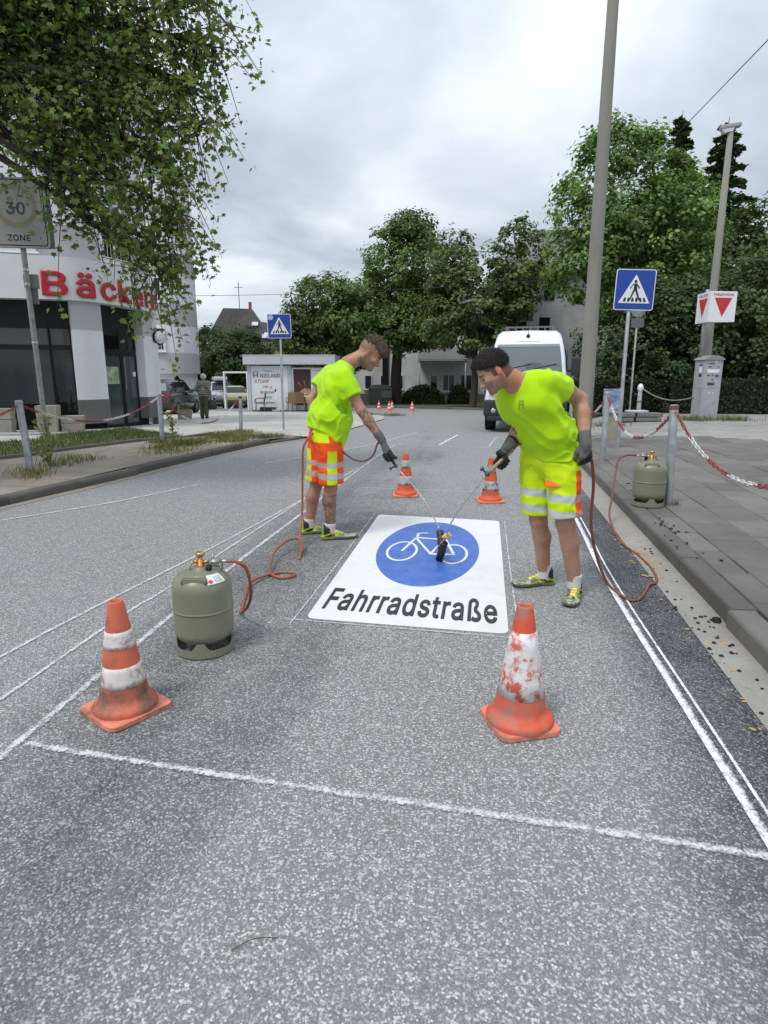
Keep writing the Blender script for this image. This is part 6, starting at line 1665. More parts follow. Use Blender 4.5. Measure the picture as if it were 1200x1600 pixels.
for s_ in (-1, 1):
    hl = MB().prism([(s_ * x, z) for x, z in ((.50, .86), (.90, .88), (.945, 1.10), (.92, 1.20), (.62, 1.10), (.52, 1.02))], 0, .05, Matrix.Translation((0, .155, 0)) @ Matrix.Rotation(R(90), 4, 'X') @ Matrix.Rotation(R(s_ * 9), 4, 'Y')).build('headlight', HL, vn)
    MB().lathe([(0, .0), (.05, .004), (.065, .02), (.085, .02), (.09, 0)], c=(s_ * .78, .085 + .0, 1.0), n=20, M=Matrix.Rotation(R(90), 3, 'X')).build('lens', M('lens', (.08, .09, .10), rough=.05), hl)
    MB().lathe([(0, .0), (.04, .006), (.05, 0)], c=(s_ * .62, .10, .93), n=16, M=Matrix.Rotation(R(90), 3, 'X')).build('indicator', M('indicator', (.65, .66, .66), rough=.1), hl)
    MB().lathe([(0, .01), (.055, .01), (.06, 0)], c=(s_ * .74, -.018, .54), n=16, M=Matrix.Rotation(R(90), 3, 'X')).build('fog_light', HL, vn)
    mr = MB().box((s_ * 1.17, 1.05, 1.62), (.22, .14, .42), bev=.05).build('mirror', BUMPER, vn); MB().tube([(s_ * .97, 1.08, 1.50), (s_ * 1.12, 1.07, 1.50)], .04, 8).build('mirror_arm', BUMPER, mr)
    b = MB()
    b.add([(s_ * .999, 1.20, 1.52), (s_ * .999, 1.95, 1.46), (s_ * .915, 1.95, 2.08), (s_ * .925, 1.52, 2.08)], [(0, 1, 2, 3)]); w_ = b.build('door_window', CARGLASS, vn); q_ = w_.modifiers.new('thickness', 'SOLIDIFY'); q_.thickness = .012; q_.offset = 0
    for y0, y1 in ((2.15, 3.45), (3.55, 4.95), (5.05, 6.4)):
        b = MB(); b.add([(s_ * .999, y0, 1.46), (s_ * .999, y1, 1.46), (s_ * .905, y1, 2.12), (s_ * .905, y0, 2.12)], [(0, 1, 2, 3)]); w_ = b.build('side_window', CARGLASS, vn); q_ = w_.modifiers.new('thickness', 'SOLIDIFY'); q_.thickness = .012; q_.offset = 0
    MB().box((s_ * 1.003, 3.7, .82), (.03, 5.4, .12), bev=.01).build('rub_strip', BUMPER, vn)
    MB().box((s_ * 1.0, 1.98, 1.25), (.012, .012, 1.55)).build('door_gap', BLACK, vn)
    for y in (1.05, 5.3): wheel(vn, s_ * .86, y, .345, .24)
    MB().lathe([(0, 0), (.40, 0), (.40, .03), (0, .03)], c=(s_ * .975 - (.015 if s_ > 0 else .015), 1.05, .40), n=24, M=Matrix.Rotation(R(90), 3, 'Y')).build('wheel_arch', BUMPER, vn)
pl = MB().box((0, -.035, .66), (.52, .012, .115), bev=.002).build('number_plate', M('plate_white', (.72, .73, .74), rough=.4), vn)
MB().box((-.238, -.043, .66), (.044, .008, .111)).build('euro_band', SIGN_BLUE, pl)
lettering('COE', BLACKP, pl, Matrix.Translation((-.20, -.043, .622)) @ Matrix.Rotation(R(90), 4, 'X'), size=.105, bold=.001)
lettering('Straßenmarkierungen', M('van_print', (.30, .32, .35)), vn, Matrix.Translation((0, 1.30, 2.21)) @ Matrix.Rotation(R(49), 4, 'X') @ Matrix.Translation((0, 0, .012)), size=.085, align='CENTER')
MB().lathe([(0, 0), (.05, 0), (.045, .05), (.02, .09), (0, .09)], c=(-.02, 1.42, 2.33), n=14).build('antenna_base', BLACK, vn); MB().tube([(-.02, 1.42, 2.40), (-.02, 1.5, 2.95)], .006, 5).build('antenna', BLACK, vn)
rk = MB().box((0, 2.5, 2.66), (1.30, .04, .04)).build('roof_rack', M('rack', (.14, .135, .13), rough=.6), vn)
for k in range(7): MB().box((-.6 + k * .2, 3.6, 2.66), (.03, 2.2, .025)).build('rack_bar', M('rack', (.14, .135, .13)), rk)
for x in (-.62, .62): MB().box((x, 2.5, 2.60), (.04, .05, .12)).build('rack_foot', M('rack', (.14, .135, .13)), rk)
MB().ell((.35, 1.45, 1.55), (.16, .12, .30)).build('headrest', BUMPER, vn)

def small_car(label, loc, rz, paint, kind, group=None):
    """rounded hatchback / suv; local -y is forward"""
    t = thing('parked_car', label, 'car', loc, rz, group)
    H_ = 1.62 if kind == 'suv' else 1.50; hw = .90
    def cs(y, z0, z1, w0, w1): 
        P_ = [(-w0, z0), (-w0 - .02, z0 + (z1 - z0) * .4), (-w1 - .02, z0 + (z1 - z0) * .72), (-w1 + .04, z1 - .05), (-w1 + .22, z1)]
        return [(x, y, z) for x, z in P_ + [(-x, z) for x, z in P_[::-1]]]
    loft(MB(), [cs(-2.15, .42, .72, .62, .58), cs(-2.0, .30, .86, .82, .76), cs(-1.2, .25, 1.0, hw - .03, hw - .06), cs(0, .25, 1.04, hw, hw - .03), cs(1.6, .26, 1.04, hw - .02, hw - .04), cs(1.98, .32, 1.0, .84, .80), cs(2.1, .42, .9, .76, .72)]).build('body', paint, t)
    loft(MB(), [cs(-1.05, .95, 1.03, .80, .78), cs(-.45, .95, H_ - .12, .80, .66), cs(.1, .95, H_, .80, .62), cs(1.35, .95, H_ - .02, .79, .60), cs(1.75, .95, H_ - .2, .78, .64), cs(2.02, .95, 1.05, .76, .72)]).build('cabin', paint, t)
    b = MB(); b.add([(-.70, -1.02, 1.06), (.70, -1.02, 1.06), (.60, -.46, H_ - .13), (-.60, -.46, H_ - .13)], [(0, 1, 2, 3)]); w_ = b.build('windscreen', CARGLASS, t); q_ = w_.modifiers.new('thickness', 'SOLIDIFY'); q_.thickness = .05; q_.offset = 0
    b = MB(); b.add([(-.66, 2.00, 1.10), (.66, 2.00, 1.10), (.56, 1.72, H_ - .20), (-.56, 1.72, H_ - .20)], [(0, 1, 2, 3)]); w_ = b.build('rear_window', glass_mat('rear_glass', (.20, .22, .23), .05), t); q_ = w_.modifiers.new('thickness', 'SOLIDIFY'); q_.thickness = .06; q_.offset = 0
    for s_ in (-1, 1):
        for y0, y1 in ((-.55, .35), (.42, 1.35)):
            b = MB(); b.add([(s_ * .835, y0 - .1 * (y0 < 0), 1.08), (s_ * .835, y1, 1.08), (s_ * .68, y1, H_ - .14), (s_ * .68, y0 + .2 * (y0 < 0), H_ - .14)], [(0, 1, 2, 3)]); w_ = b.build('side_window', CARGLASS, t); q_ = w_.modifiers.new('thickness', 'SOLIDIFY'); q_.thickness = .06; q_.offset = 0
        for y in (-1.32, 1.32): wheel(t, s_ * .80, y, .33, .21)
        MB().box((s_ * .66, 2.02, .92), (.34, .10, .15), bev=.03).build('tail_light', M('tail_red', (.30, .012, .015), rough=.2), t)
        MB().box((s_ * .60, -2.04, .72), (.36, .14, .15), bev=.04).build('headlight', HL, t)
        MB().box((s_ * .95, -.62, 1.08), (.16, .10, .12), bev=.03).build('mirror', paint, t)
    MB().box((0, 2.06, .50), (1.60, .14, .26), bev=.04).build('rear_bumper', BUMPER, t); MB().box((0, -2.08, .48), (1.50, .14, .26), bev=.04).build('front_bumper', BUMPER, t)
    MB().box((0, 2.125, .78), (.52, .02, .11)).build('number_plate', M('plate_white', (.72, .73, .74)), t)
    return t
small_car('dark grey car seen from behind at the bakery corner', (-14.75, 27.6, base_z(-14.7, 27) - .02), R(188), car_paint('car_dark', (.030, .031, .033)), 'suv', 'cars parked on the forecourt')
small_car('pale yellow car parked facing the forecourt behind the white frame', (-17.2, 41.5, base_z(-17, 41)), R(24), car_paint('car_yellow', (.58, .52, .24)), 'hatch', 'cars parked on the forecourt')
sv = small_car('pale silver estate with roof box behind the yellow car', (-20.6, 46.8, base_z(-20, 46)), R(30), car_paint('car_silver', (.40, .43, .45)), 'suv', 'cars parked on the forecourt')
sv.scale = (1.1, 1.1, 1.18)
MB().box((0, .3, 1.78), (.9, 1.9, .26), bev=.08).build('roof_box', car_paint('roof_box_white', (.66, .68, .70)), sv)
for y in (-.2, .9): MB().box((0, y, 1.63), (1.2, .05, .05)).build('roof_bar', BUMPER, sv)

# ------------------------------------------------------------------ walking woman in the background
def build_woman():
    o = np.array((-9.98, 21.2, base_z(-10, 21.2) + .02)); S = .96
    A = lambda x, y, z: o + np.array((x, y, z)) * S
    J = dict(hipL=A(-.09, 0, .86), hipR=A(.09, 0, .86), knL=A(-.10, .05, .46), knR=A(.10, -.02, .46), anL=A(-.11, .0, .08), anR=A(.12, -.12, .10), pel=A(0, 0, .92), ch=A(0, .03, 1.22), nk=A(0, .04, 1.40), hd=A(.0, .06, 1.52),
             shL=A(-.17, .03, 1.33), shR=A(.17, .03, 1.33), elL=A(-.30, -.04, 1.08), elR=A(.25, -.03, 1.06), wrL=A(-.17, .12, .98), wrR=A(.27, .02, .82))
    loc = tuple(o)
    def body(P):
        d = f_el(P, J['hd'], (.075, .090, .105)); d = smin(d, f_rc(P, J['nk'], J['hd'], .05, .05), .03); d = smin(d, f_el(P, J['hd'] + np.array((0, .085, -.02)), (.02, .025, .03)), .02)
        d = smin(d, f_rc(P, J['pel'], J['ch'], .11, .12), .05)
        for s in 'LR':
            d = smin(d, f_rc(P, J['sh' + s], J['el' + s], .045, .038), .03); d = smin(d, f_rc(P, J['el' + s], J['wr' + s], .038, .026), .02)
            d = smin(d, f_el(P, J['wr' + s] + (np.array((.05, .06, 0)) if s == 'L' else np.array((.0, .01, -.07))), (.03, .035, .05)), .02)
            d = smin(d, f_rc(P, J['hip' + s], J['kn' + s], .08, .055), .03); d = smin(d, f_rc(P, J['kn' + s], J['an' + s], .055, .036), .02)
        return d
    lo, hi = bounds(list(J.values()), .16)
    p = grown('person', body, lo, hi, .014, SKIN, None, lambda V: np.tile((.42, .22, .15), (len(V), 1)), loc); p.location = loc
    tag(p, 'grey-haired person in checked jacket and olive trousers walking away', 'person')
    grown('hair', lambda P: smax(f_el(P, J['hd'] + np.array((0, -.015, .03)), (.098, .105, .105)) + (fbm(P * 40, 2) - .5) * .02, -(P[:, 2] - J['hd'][2] + .075 + 1.2 * np.clip(P[:, 1] - J['hd'][1] - .02, 0, 1) * -1), .01), J['hd'] - .2, J['hd'] + .2, .012, M('grey_hair', (.45, .44, .42), rough=.7, var=.25, vs=40), p, None, loc)
    def jac(P):
        d = f_rc(P, J['pel'] + np.array((-.06, 0, -.02)), J['pel'] + np.array((.06, 0, -.02)), .145, .145); d = smin(d, f_rc(P, J['ch'] + np.array((-.07, 0, .02)), J['ch'] + np.array((.07, 0, .02)), .135, .135), .08); d = smin(d, f_rc(P, J['shL'], J['shR'], .07, .07), .05)
        for s in 'LR': d = smin(d, f_rc(P, J['sh' + s], J['el' + s], .068, .060), .03); d = smin(d, f_rc(P, J['el' + s], J['wr' + s], .060, .048), .02)
        d = d - folds(P, (0, 0, 1), .08, .02, .5, 2.0)
        return smax(d, J['pel'][2] - .12 - P[:, 2], .01)
    def jcol(V):
        c = np.tile((.13, .145, .13), (len(V), 1)); k = (np.sin(V[:, 2] * 78) > .35) ; c[k] = (.27, .29, .26); k = (np.sin((V[:, 0] + V[:, 1]) * 70) > .72); c[k] = c[k] * .55; return c
    grown('jacket', jac, lo, hi, .013, CLOTH, p, jcol, loc)
    def tro(P):
        d = f_rc(P, J['pel'] + np.array((-.05, 0, -.06)), J['pel'] + np.array((.05, 0, -.06)), .135, .135)
        for s in 'LR': d = smin(d, f_rc(P, J['hip' + s], J['kn' + s], .105, .080), .03); d = smin(d, f_rc(P, J['kn' + s], J['an' + s] + np.array((0, 0, .05)), .080, .068), .02)
        return d - folds(P, (0, 0, 1), .07, .014, .5, 1.0)
    grown('trousers', tro, lo, hi, .013, CLOTH, p, lambda V: np.tile((.075, .078, .035), (len(V), 1)), loc)
    for s in 'LR':
        a = J['an' + s] - np.array(loc)
        MB().ell((a[0], a[1] + .03, a[2] - .03), (.045, .12, .05)).build('shoe', BLACK, p)
    bg = thing('shopping_bag', 'black bag carried by the grey-haired person', 'bag', tuple(J['wrR'] + np.array((.03, .02, -.46))), .3)
    b = MB(); loft(b, [[(x * k, y * k2, z) for x, y in ((-.15, -.05), (-.05, -.085), (.06, -.08), (.15, -.05), (.15, .05), (.05, .08), (-.06, .085), (-.15, .05))] for k, k2, z in ((.8, .8, .0), (1.05, 1.1, .04), (1.1, 1.2, .16), (.95, .9, .28), (.6, .5, .34))])
    b.build('sack', M('bag_black', (.03, .032, .036), rough=.5, var=.3, vs=9, bmp=.6, bs=9), bg); MB().tube(spline([(-.07, 0, .33), (-.03, 0, .40), (.0, 0, .42), (.03, 0, .40), (.07, 0, .33)], 4), .008, 6).build('handle', BLACK, bg)
    MB().tube(spline([tuple(J['shL'] + np.array((.05, .02, .07)) - o), tuple(J['ch'] + np.array((.0, -.155, .06)) - o), tuple(J['pel'] + np.array((.12, -.12, .05)) - o)], 6), .012, 6).build('bag_strap', M('strap', (.25, .24, .2)), p)
build_woman()

# ------------------------------------------------------------------ forecourt furniture
WICK = M('wicker', (.20, .12, .065), rough=.8, var=.35, vs=40, bmp=.6, bs=90)
def chair(label, loc, rz, group='wicker chairs at the kiosk'):
    t = thing('wicker_chair', label, 'chair', loc, rz, group)
    MB().box((0, 0, .43), (.50, .48, .06), bev=.02).build('seat', WICK, t)
    MB().box((0, .25, .70), (.50, .05, .50), M=Matrix.Rotation(R(-12), 3, 'X'), bev=.02).build('backrest', WICK, t)
    for s_ in (-1, 1):
        MB().tube(spline([(s_ * .26, .24, .66), (s_ * .28, .0, .66), (s_ * .27, -.22, .62), (s_ * .25, -.24, .45)], 4), .022, 7).build('armrest', WICK, t)
        for y in (-.21, .21): MB().tube([(s_ * .23, y, .42), (s_ * .25, y * 1.1, 0)], .018, 7).build('leg', M('chair_leg', (.22, .20, .17), rough=.5), t)
    return t
kz = lambda x, y: base_z(x, y) + .02
ux, uy = math.cos(R(9.2)), math.sin(R(9.2))
kp = lambda a, d: (-12.18 + a * ux + d * uy, 31.46 + a * uy - d * ux)
for (a, d, rz, l) in ((.62, .75, R(-75), 'wicker chair alone in front of the lettered panel'), (2.25, .65, R(10), 'wicker chair left of the kiosk table'), (2.80, .95, R(170), 'wicker chair in front of the kiosk table'), (3.55, .75, R(-100), 'wicker chair right of the kiosk table')):
    x, y = kp(a, d); chair(l, (x, y, kz(x, y)), rz)
x, y = kp(2.95, .55); t = thing('cafe_table', 'small table with white cloth at the kiosk hatch', 'table', (x, y, kz(x, y)), R(9))
MB().box((0, 0, .74), (.85, .7, .03), bev=.01).build('table_top', KW, t); MB().tube([(0, 0, .02), (0, 0, .73)], .03, 10).build('column', KD, t); MB().lathe([(0, 0), (.25, 0), (.22, .03), (0, .04)], n=18).build('foot', KD, t)
for a, l in ((1.45, 'white closed parasol base pole before the lettered panel'),):
    x, y = kp(a, .55); t = thing('parasol_stand', l, 'parasol stand', (x, y, kz(x, y)))
    MB().tube([(0, 0, .05), (-.06, 0, 1.0)], .022, 8).build('pole', KW, t); MB().box((0, 0, .035), (.42, .42, .07), bev=.02).build('base', RENDER_G, t); MB().lathe([(.024, .98), (.05, 1.02), (.03, 1.12), (0, 1.14)], c=(-.06, 0, 0), n=10).build('top', BLACK, t)
x, y = kp(.95, .42); t = thing('floor_sign', 'dark low box at the foot of the lettered panel', 'box', (x, y, kz(x, y)), R(9)); MB().box((0, 0, .10), (.80, .36, .20), bev=.03).build('crate', KD, t)
# white gate frame
t = thing('gate_frame', 'white free-standing steel frame left of the kiosk', 'frame', (-14.5, 35.2, kz(-14.5, 35.2)), R(-20))
for x in (-.9, .9): MB().box((x, 0, 1.05), (.12, .12, 2.1), bev=.01).build('upright', KW, t)
MB().box((0, 0, 2.14), (1.92, .12, .10), bev=.01).build('crossbar', KW, t); MB().box((0, 0, .9), (1.68, .06, .06)).build('rail', KW, t)
# planters
STONE = M('planter_stone', (.30, .28, .22), rough=.9, var=.15, vs=5, bmp=.3)
def planter(label, loc, rz, w, d, h, green=True):
    t = thing('stone_planter', label, 'planter', loc, rz, 'stone planters')
    taper(MB(), w * .9, d * .9, w, d, 0, h * .55).build('lower_block', STONE, t); taper(MB(), w * .96, d * .96, w * 1.02, d * 1.02, h * .57, h).build('upper_block', STONE, t)
    if green:
        r = np.random.default_rng(int(w * 991)); P = r.normal(size=(160, 3)) * np.array((w * .22, d * .22, .04)) + np.array((0, 0, h + .05)); c = leaves('plants', P, r.normal(size=P.shape) + np.array((0, 0, 1)), .06 * r.uniform(.6, 1.4, 160), leaf_cols(160, np.array((.14, .16, .05)), .3, r), LEAF, t, 'oval', .1, r); c['kind'] = 'stuff'
    return t
planter('stone planter near the walking person', (-10.5, 20.7, GL(-10.5, 20.7)), .2, .42, .40, .34)
planter('stone block planter left of the zone sign pole', (-10.95, 12.75, GL(-10.9, 12.8)), .4, .45, .35, .55, False)
planter('taller stone block planter behind the zone sign pole', (-10.15, 13.25, GL(-10.1, 13.2)), .4, .45, .4, .62, False)
planter('stone block planter right of the zone sign pole', (-9.75, 13.55, GL(-9.7, 13.5)), .5, .50, .35, .38, False)
tag(sheet('paving_apron', [(-12.6, 10.6), (-9.6, 11.9), (-8.6, 12.9), (-9.2, 13.9), (-10.4, 13.6), (-12.6, 12.8)], lambda x, y: GL(x, y) + .012, .6, paving('apron_slabs', (.36, .355, .34), joints=(.4, .4))), 'pale slab apron at the shop windows', None, None, 'structure')
t = thing('plant_pot', 'dark pot of the small conifer', 'pot', (-14.2, 27.6, base_z(-14.2, 27.6) + .0)); MB().lathe([(0, .0), (.17, .0), (.22, .42), (.24, .44), (.20, .44), (.19, .40), (0, .38)], n=18).build('bowl', KD, t); 
# waste container, wrapped post, sand-bag base, graffiti board
t = thing('waste_container', 'dark wheeled waste container with domed lid by the maple trunk', 'waste container', (-7.1, 42.2, -.42), R(8))
MB().box((0, 0, .60), (1.55, 1.0, .95), bev=.05).build('tub', M('bin_dark', (.022, .03, .026), rough=.6), t)
MB().prism([(-.85, 0), (.85, 0), (.72, .16), (.35, .28), (-.35, .28), (-.72, .16)], -.52, .52, Matrix.Translation((0, 0, 1.08)) @ Matrix.Rotation(R(90), 4, 'X')).build('lid', M('bin_lid', (.04, .055, .045), rough=.5), t)
for x in (-.6, .6):
    for y in (-.4, .4): MB().lathe([(0, -.04), (.09, -.04), (.09, .04), (0, .04)], c=(x, y, .09), n=14, M=Matrix.Rotation(R(90), 3, 'Y')).build('castor', TYRE, t)
MB().box((.45, -.53, .75), (.7, .02, .5)).build('notice', M('bin_notice', (.06, .065, .065)), t)
t = thing('barrier_post', 'short post wrapped in white tape standing in a plastic base', 'post', (4.42, 19.2, GR(4.42, 19.2)))
MB().lathe([(.06, 0), (.06, .82), (.05, .84), (0, .845)], n=14).build('tube', M('taped_post', (.40, .40, .42), rough=.6, var=.5, vs=14, stretch=(1, 1, 2)), t)
MB().ell((.0, 0, .80), (.085, .085, .13)).build('tape_wrap', WHITEP, t); MB().ell((.0, 0, .42), (.075, .07, .06)).build('tape_wrap', M('tape_grey', (.16, .16, .18)), t)
t = thing('foot_plate', 'stack of grey rubber foot plates beside the wrapped post', 'foot plates', (3.75, 16.9, GR(3.75, 16.9)), R(12))
for k in range(2):
    for x in (-.36, .36): MB().box((x + .03 * k, 0, .06 + .115 * k), (.66, .38, .10), bev=.02).build('foot_block', M('foot_grey', (.17, .165, .16), rough=.85, var=.2, vs=6), t)
MB().box((.1, 0, .26), (.5, .3, .06), bev=.02).build('foot_block', M('foot_white', (.5, .5, .5)), t)
t = thing('graffiti_board', 'small blue and white graffiti-covered cabinet behind the steel post', 'cabinet', (2.42, 12.6, GR(2.42, 12.6)), R(8))
MB().box((0, 0, .72), (.34, .16, .46), bev=.01).build('cabinet_box', M('graffiti', (.40, .46, .55), rough=.6, var=.1, vs=3, dirt=(.02, .07, .22), ds=9, da=.55), t); MB().box((0, 0, .25), (.24, .10, .50)).build('pedestal', STONE, t)
def chain_plain(label, a, b, sag):
    a, b = Vector(a), Vector(b); P_ = [a.lerp(b, i / 20) - Vector((0, 0, 4 * sag * (i / 20) * (1 - i / 20))) for i in range(21)]
    tag(MB().tube(P_, .018, 6).build('barrier_chain', M('chain_dull', (.24, .22, .20), rough=.7, var=.3, vs=12)), label, 'chain', 'red and white barrier chains')
chain_plain('dull far chain from the wrapped post to the ticket machine', (4.46, 19.18, GR(4.46, 19.2) + .80), (5.62, 18.1, GR(5.6, 18.1) + .62), .22)
# ------------------------------------------------------------------ right worker (dark hair, yellow shorts)
def build_worker_right():
    J = dict(pelvis=(.418, 4.080, 1.010), waist=(.362, 4.022, 1.195), chest=(.254, 3.935, 1.372), neck=(.176, 3.888, 1.480),
             shL=(.350, 3.818, 1.482), shR=(.115, 4.045, 1.410), elL=(.572, 4.010, 1.362), wrL=(.606, 3.890, 1.105),
             elR=(.235, 4.085, 1.175), wrR=(.150, 3.985, 1.068), head=(.042, 3.818, 1.530),
             hipL=(.480, 4.010, .955), hipR=(.356, 4.142, .955), knL=(.528, 3.976, .585), knR=(.374, 4.136, .565), anL=(.616, 4.022, .188), anR=(.440, 4.222, .186))
    J = {k: np.array(v) for k, v in J.items()}
    F = nrm((-.72, -.69, 0)); L = np.array((-F[1], F[0], 0)); U = nrm(J['neck'] - J['pelvis']); Ft = nrm(F - U * (F @ U))
    B, W, head = head_parts(J['head'], (-.81, -.16, -.57), (-.58, -.02, .81), .945)
    loc = (.45, 4.08, .075)
    def body(P):
        d = head(P)
        d = smin(d, f_rc(P, J['neck'] - U * .03, W(-.030, 0, -.040), .072, .064), .03)
        t = f_rc(P, J['pelvis'] + L * .05, J['pelvis'] - L * .05, .105, .105)
        t = smin(t, f_rc(P, J['waist'] + L * .045, J['waist'] - L * .045, .10, .10), .08)
        t = smin(t, f_rc(P, J['chest'] + L * .07, J['chest'] - L * .07, .105, .105), .08)
        t = smin(t, f_rc(P, J['shL'], J['shR'], .048, .048), .04)
        d = smin(d, t, .05)
        for s in 'LR':
            mid = J['sh' + s] * .45 + J['el' + s] * .55
            d = smin(d, f_rc(P, J['sh' + s], mid, .050, .056), .03); d = smin(d, f_rc(P, mid, J['el' + s], .056, .045), .02)
            fm = J['el' + s] * .68 + J['wr' + s] * .32
            d = smin(d, f_rc(P, J['el' + s], fm, .046, .049), .02); d = smin(d, f_rc(P, fm, J['wr' + s], .049, .030), .02)
            d = smin(d, f_rc(P, J['hip' + s], J['kn' + s], .080, .058), .04)
            cf = J['kn' + s] * .66 + J['an' + s] * .34 - F * (.026 if s == 'R' else .022)
            d = smin(d, f_rc(P, J['kn' + s], J['an' + s], .052, .036), .02); d = smin(d, f_rc(P, J['kn' + s] - F * .006, cf, .046, .053), .03)
            d = smin(d, f_rc(P, cf, J['an' + s], .050, .034), .03)
            d = smin(d, f_rc(P, J['an' + s], J['an' + s] - np.array((0, 0, .07)), .036, .034), .02)
        return d
    def colour(V):
        c = np.tile((.44, .240, .158), (len(V), 1)); n = fbm(V * 22, 3)[:, None]
        c *= (.86 + .28 * n)
        q = (V - A3(J['head'])) @ A3(B).T
        face = np.abs(q[:, 1]) < .2
        near = np.linalg.norm(V - A3(J['head']), axis=1) < .17
        stub = near & (q[:, 2] < -.045) & (q[:, 0] > -.02) & (q[:, 2] > -.125); c[stub] = c[stub] * .62 + np.array((.03, .026, .024))
        red = near & (q[:, 0] < .0) & (q[:, 2] < -.01); c[red] *= (1.12, .86, .84)
        c[near & (np.abs(q[:, 1]) > .072) & (q[:, 0] > -.04) & (q[:, 0] < .02)] *= (1.1, .78, .74)
        hr = near & (q[:, 2] > .012 + .9 * np.clip(q[:, 0] - .035, 0, 1)) & (q[:, 0] < .075); hr |= near & (q[:, 0] < -.03) & (q[:, 2] > -.075 - .25 * (q[:, 0] + .03)); hr |= near & (np.abs(q[:, 0] - .014) < .012) & (q[:, 2] > -.03) & (np.abs(q[:, 1]) > .05)
        hr &= np.abs(q[:, 1]) < .078; fd = np.clip((n[:, 0] * .5 + .45), 0, 1)[:, None]; c[hr] = c[hr] * (.30 * fd[hr]) + np.array((.012, .010, .009))
        brow = near & (q[:, 0] > .07) & (np.abs(q[:, 2] - .016) < .006) & (np.abs(q[:, 1]) > .013) & (np.abs(q[:, 1]) < .05); c[brow] = (.05, .035, .028)
        eye = near & (q[:, 0] > .07) & (np.abs(q[:, 2] + .008) < .004) & (np.abs(np.abs(q[:, 1]) - .031) < .014); c[eye] = (.06, .04, .035)
        lip = near & (q[:, 0] > .086) & (np.abs(q[:, 2] + .072) < .012) & (np.abs(q[:, 1]) < .024); c[lip] = (.36, .13, .11)
        leg = V[:, 2] < .62; c[leg] *= (.88, .86, .86)
        arm = (V[:, 2] > .9) & (V[:, 0] > .45); c[arm] *= (.98, .95, .95)
        return np.clip(c, 0, 1)
    lo, hi = bounds(list(J.values()) + [W(.14, 0, .14), W(-.12, 0, .14)], .08); lo[2] = .08
    p = grown('person', body, lo, hi, .0062, SKIN, None, colour, loc); p.location = loc
    tag(p, 'dark-haired worker in neon shirt and yellow shorts leaning over the panel', 'person', 'road workers heating the panel')
    # hair
    def hair(P):
        q = (P - A3(J['head'])) @ A3(B).T
        n = fbm(P * 60, 2) - .5
        d = f_el(P, W(-.010, 0, .036), (.1025, .0795, .0925), B) + n * .010
        top = f_el(P, W(.008, 0, .070), (.090, .066, .058), B) + n * .034
        d = smin(d, top, .02)
        cut = q[:, 2] - (.022 + .62 * np.clip(q[:, 0] - .01, 0, .2)) + n * .02; back = q[:, 2] + .040 + .3 * q[:, 0] + n * .03
        lim = np.where(q[:, 0] < -.030, back, cut)
        side = np.where((q[:, 0] > -.035) & (q[:, 0] < .030), q[:, 2] - .004 + .0 * q[:, 0], lim)
        lim = np.minimum(lim, np.where((q[:, 0] > -.035) & (q[:, 0] < .028), side, lim))
        return smax(d, -lim, .010)
    h_ = grown('hair', hair, W(-.01, 0, .03) - .16, W(-.01, 0, .03) + .16, .0055, hair_mat('dark_hair', (.014, .012, .011)), p, None, loc)
    strands(h_, p, 5200, .020, .0011, tuple(B[0] * .9 - B[2] * .25), .22, (.022, .017, .014), 5)
    # shirt
    hemn = nrm(np.array((-.06, .0, -1.0)))
    hem = np.array((.40, 4.06, .985))
    sl = {s: J['sh' + s] * (.48 if s == 'L' else .36) + J['el' + s] * (.52 if s == 'L' else .64) for s in 'LR'}
    def shirt_raw(P):
        d = f_rc(P, J['pelvis'] + L * .098 - U * .02 + Ft * .0, J['pelvis'] - L * .080 - U * .02, .122, .122)
        d = smin(d, f_rc(P, J['waist'] + L * .098 + Ft * .01, J['waist'] - L * .072 + Ft * .012, .120, .116), .10)
        d = smin(d, f_rc(P, J['chest'] + L * .078, J['chest'] - L * .085, .122, .122), .12)
        d = smin(d, f_rc(P, J['shL'] * .80 + J['shR'] * .20, J['shR'] * .8 + J['shL'] * .2, .070, .070), .08)
        for s in 'LR':
            d = smin(d, f_rc(P, J['sh' + s] - U * .008, sl[s] + (sl[s] - J['sh' + s]) * .25, .066, .080), .022)
        d = d - folds(P, nrm(J['pelvis'] - J['shR'] + L * .25), .085, .034, .4, 2.1) * sst(-f_pl(P, J['shL'], U), .0, .12)
        d = d - folds(P, nrm((J['pelvis'] - L * .12) - (J['shL'] - U * .08)), .075, .036, .35, 7.7) * np.exp(-((P - A3(J['shL'] - U * .16)) ** 2).sum(1) / .045)
        d = d - folds(P, nrm(L + U * .25), .065, .024, .5, 4.0) * sst(-f_pl(P, J['waist'], U), -.10, .03) * sst(f_pl(P, J['pelvis'], U), -.10, .02)
        d = d - folds(P, nrm(sl['L'] - J['shL']), .045, .020, .6, 1.0) * np.exp(-((P - A3(sl['L'])) ** 2).sum(1) / .010)
        return d
    def shirt(P):
        d = shirt_raw(P)
        d = smax(d, f_pl(P, hem + 0 * hemn, hemn) - .010 * np.sin(P[:, 0] * 21), .008)
        for s in 'LR':
            dv = nrm(sl[s] - J['sh' + s]); pl = f_pl(P, sl[s], dv)
            nearby = np.linalg.norm(P - A3(sl[s]), axis=1) < .17
            away = f_rc(P, J['chest'], J['pelvis'], .19, .19) > 0
            d = np.where(nearby, smax(d, np.where(away | (np.linalg.norm(P - A3(sl[s] + dv * .05), axis=1) < .10), pl, -1.0), .006), d)
        nk = f_rc(P, J['neck'] + U * .012 + Ft * .004, W(-.02, 0, -.03) + U * .03, .070, .095)
        return smax(d, -nk, .006)
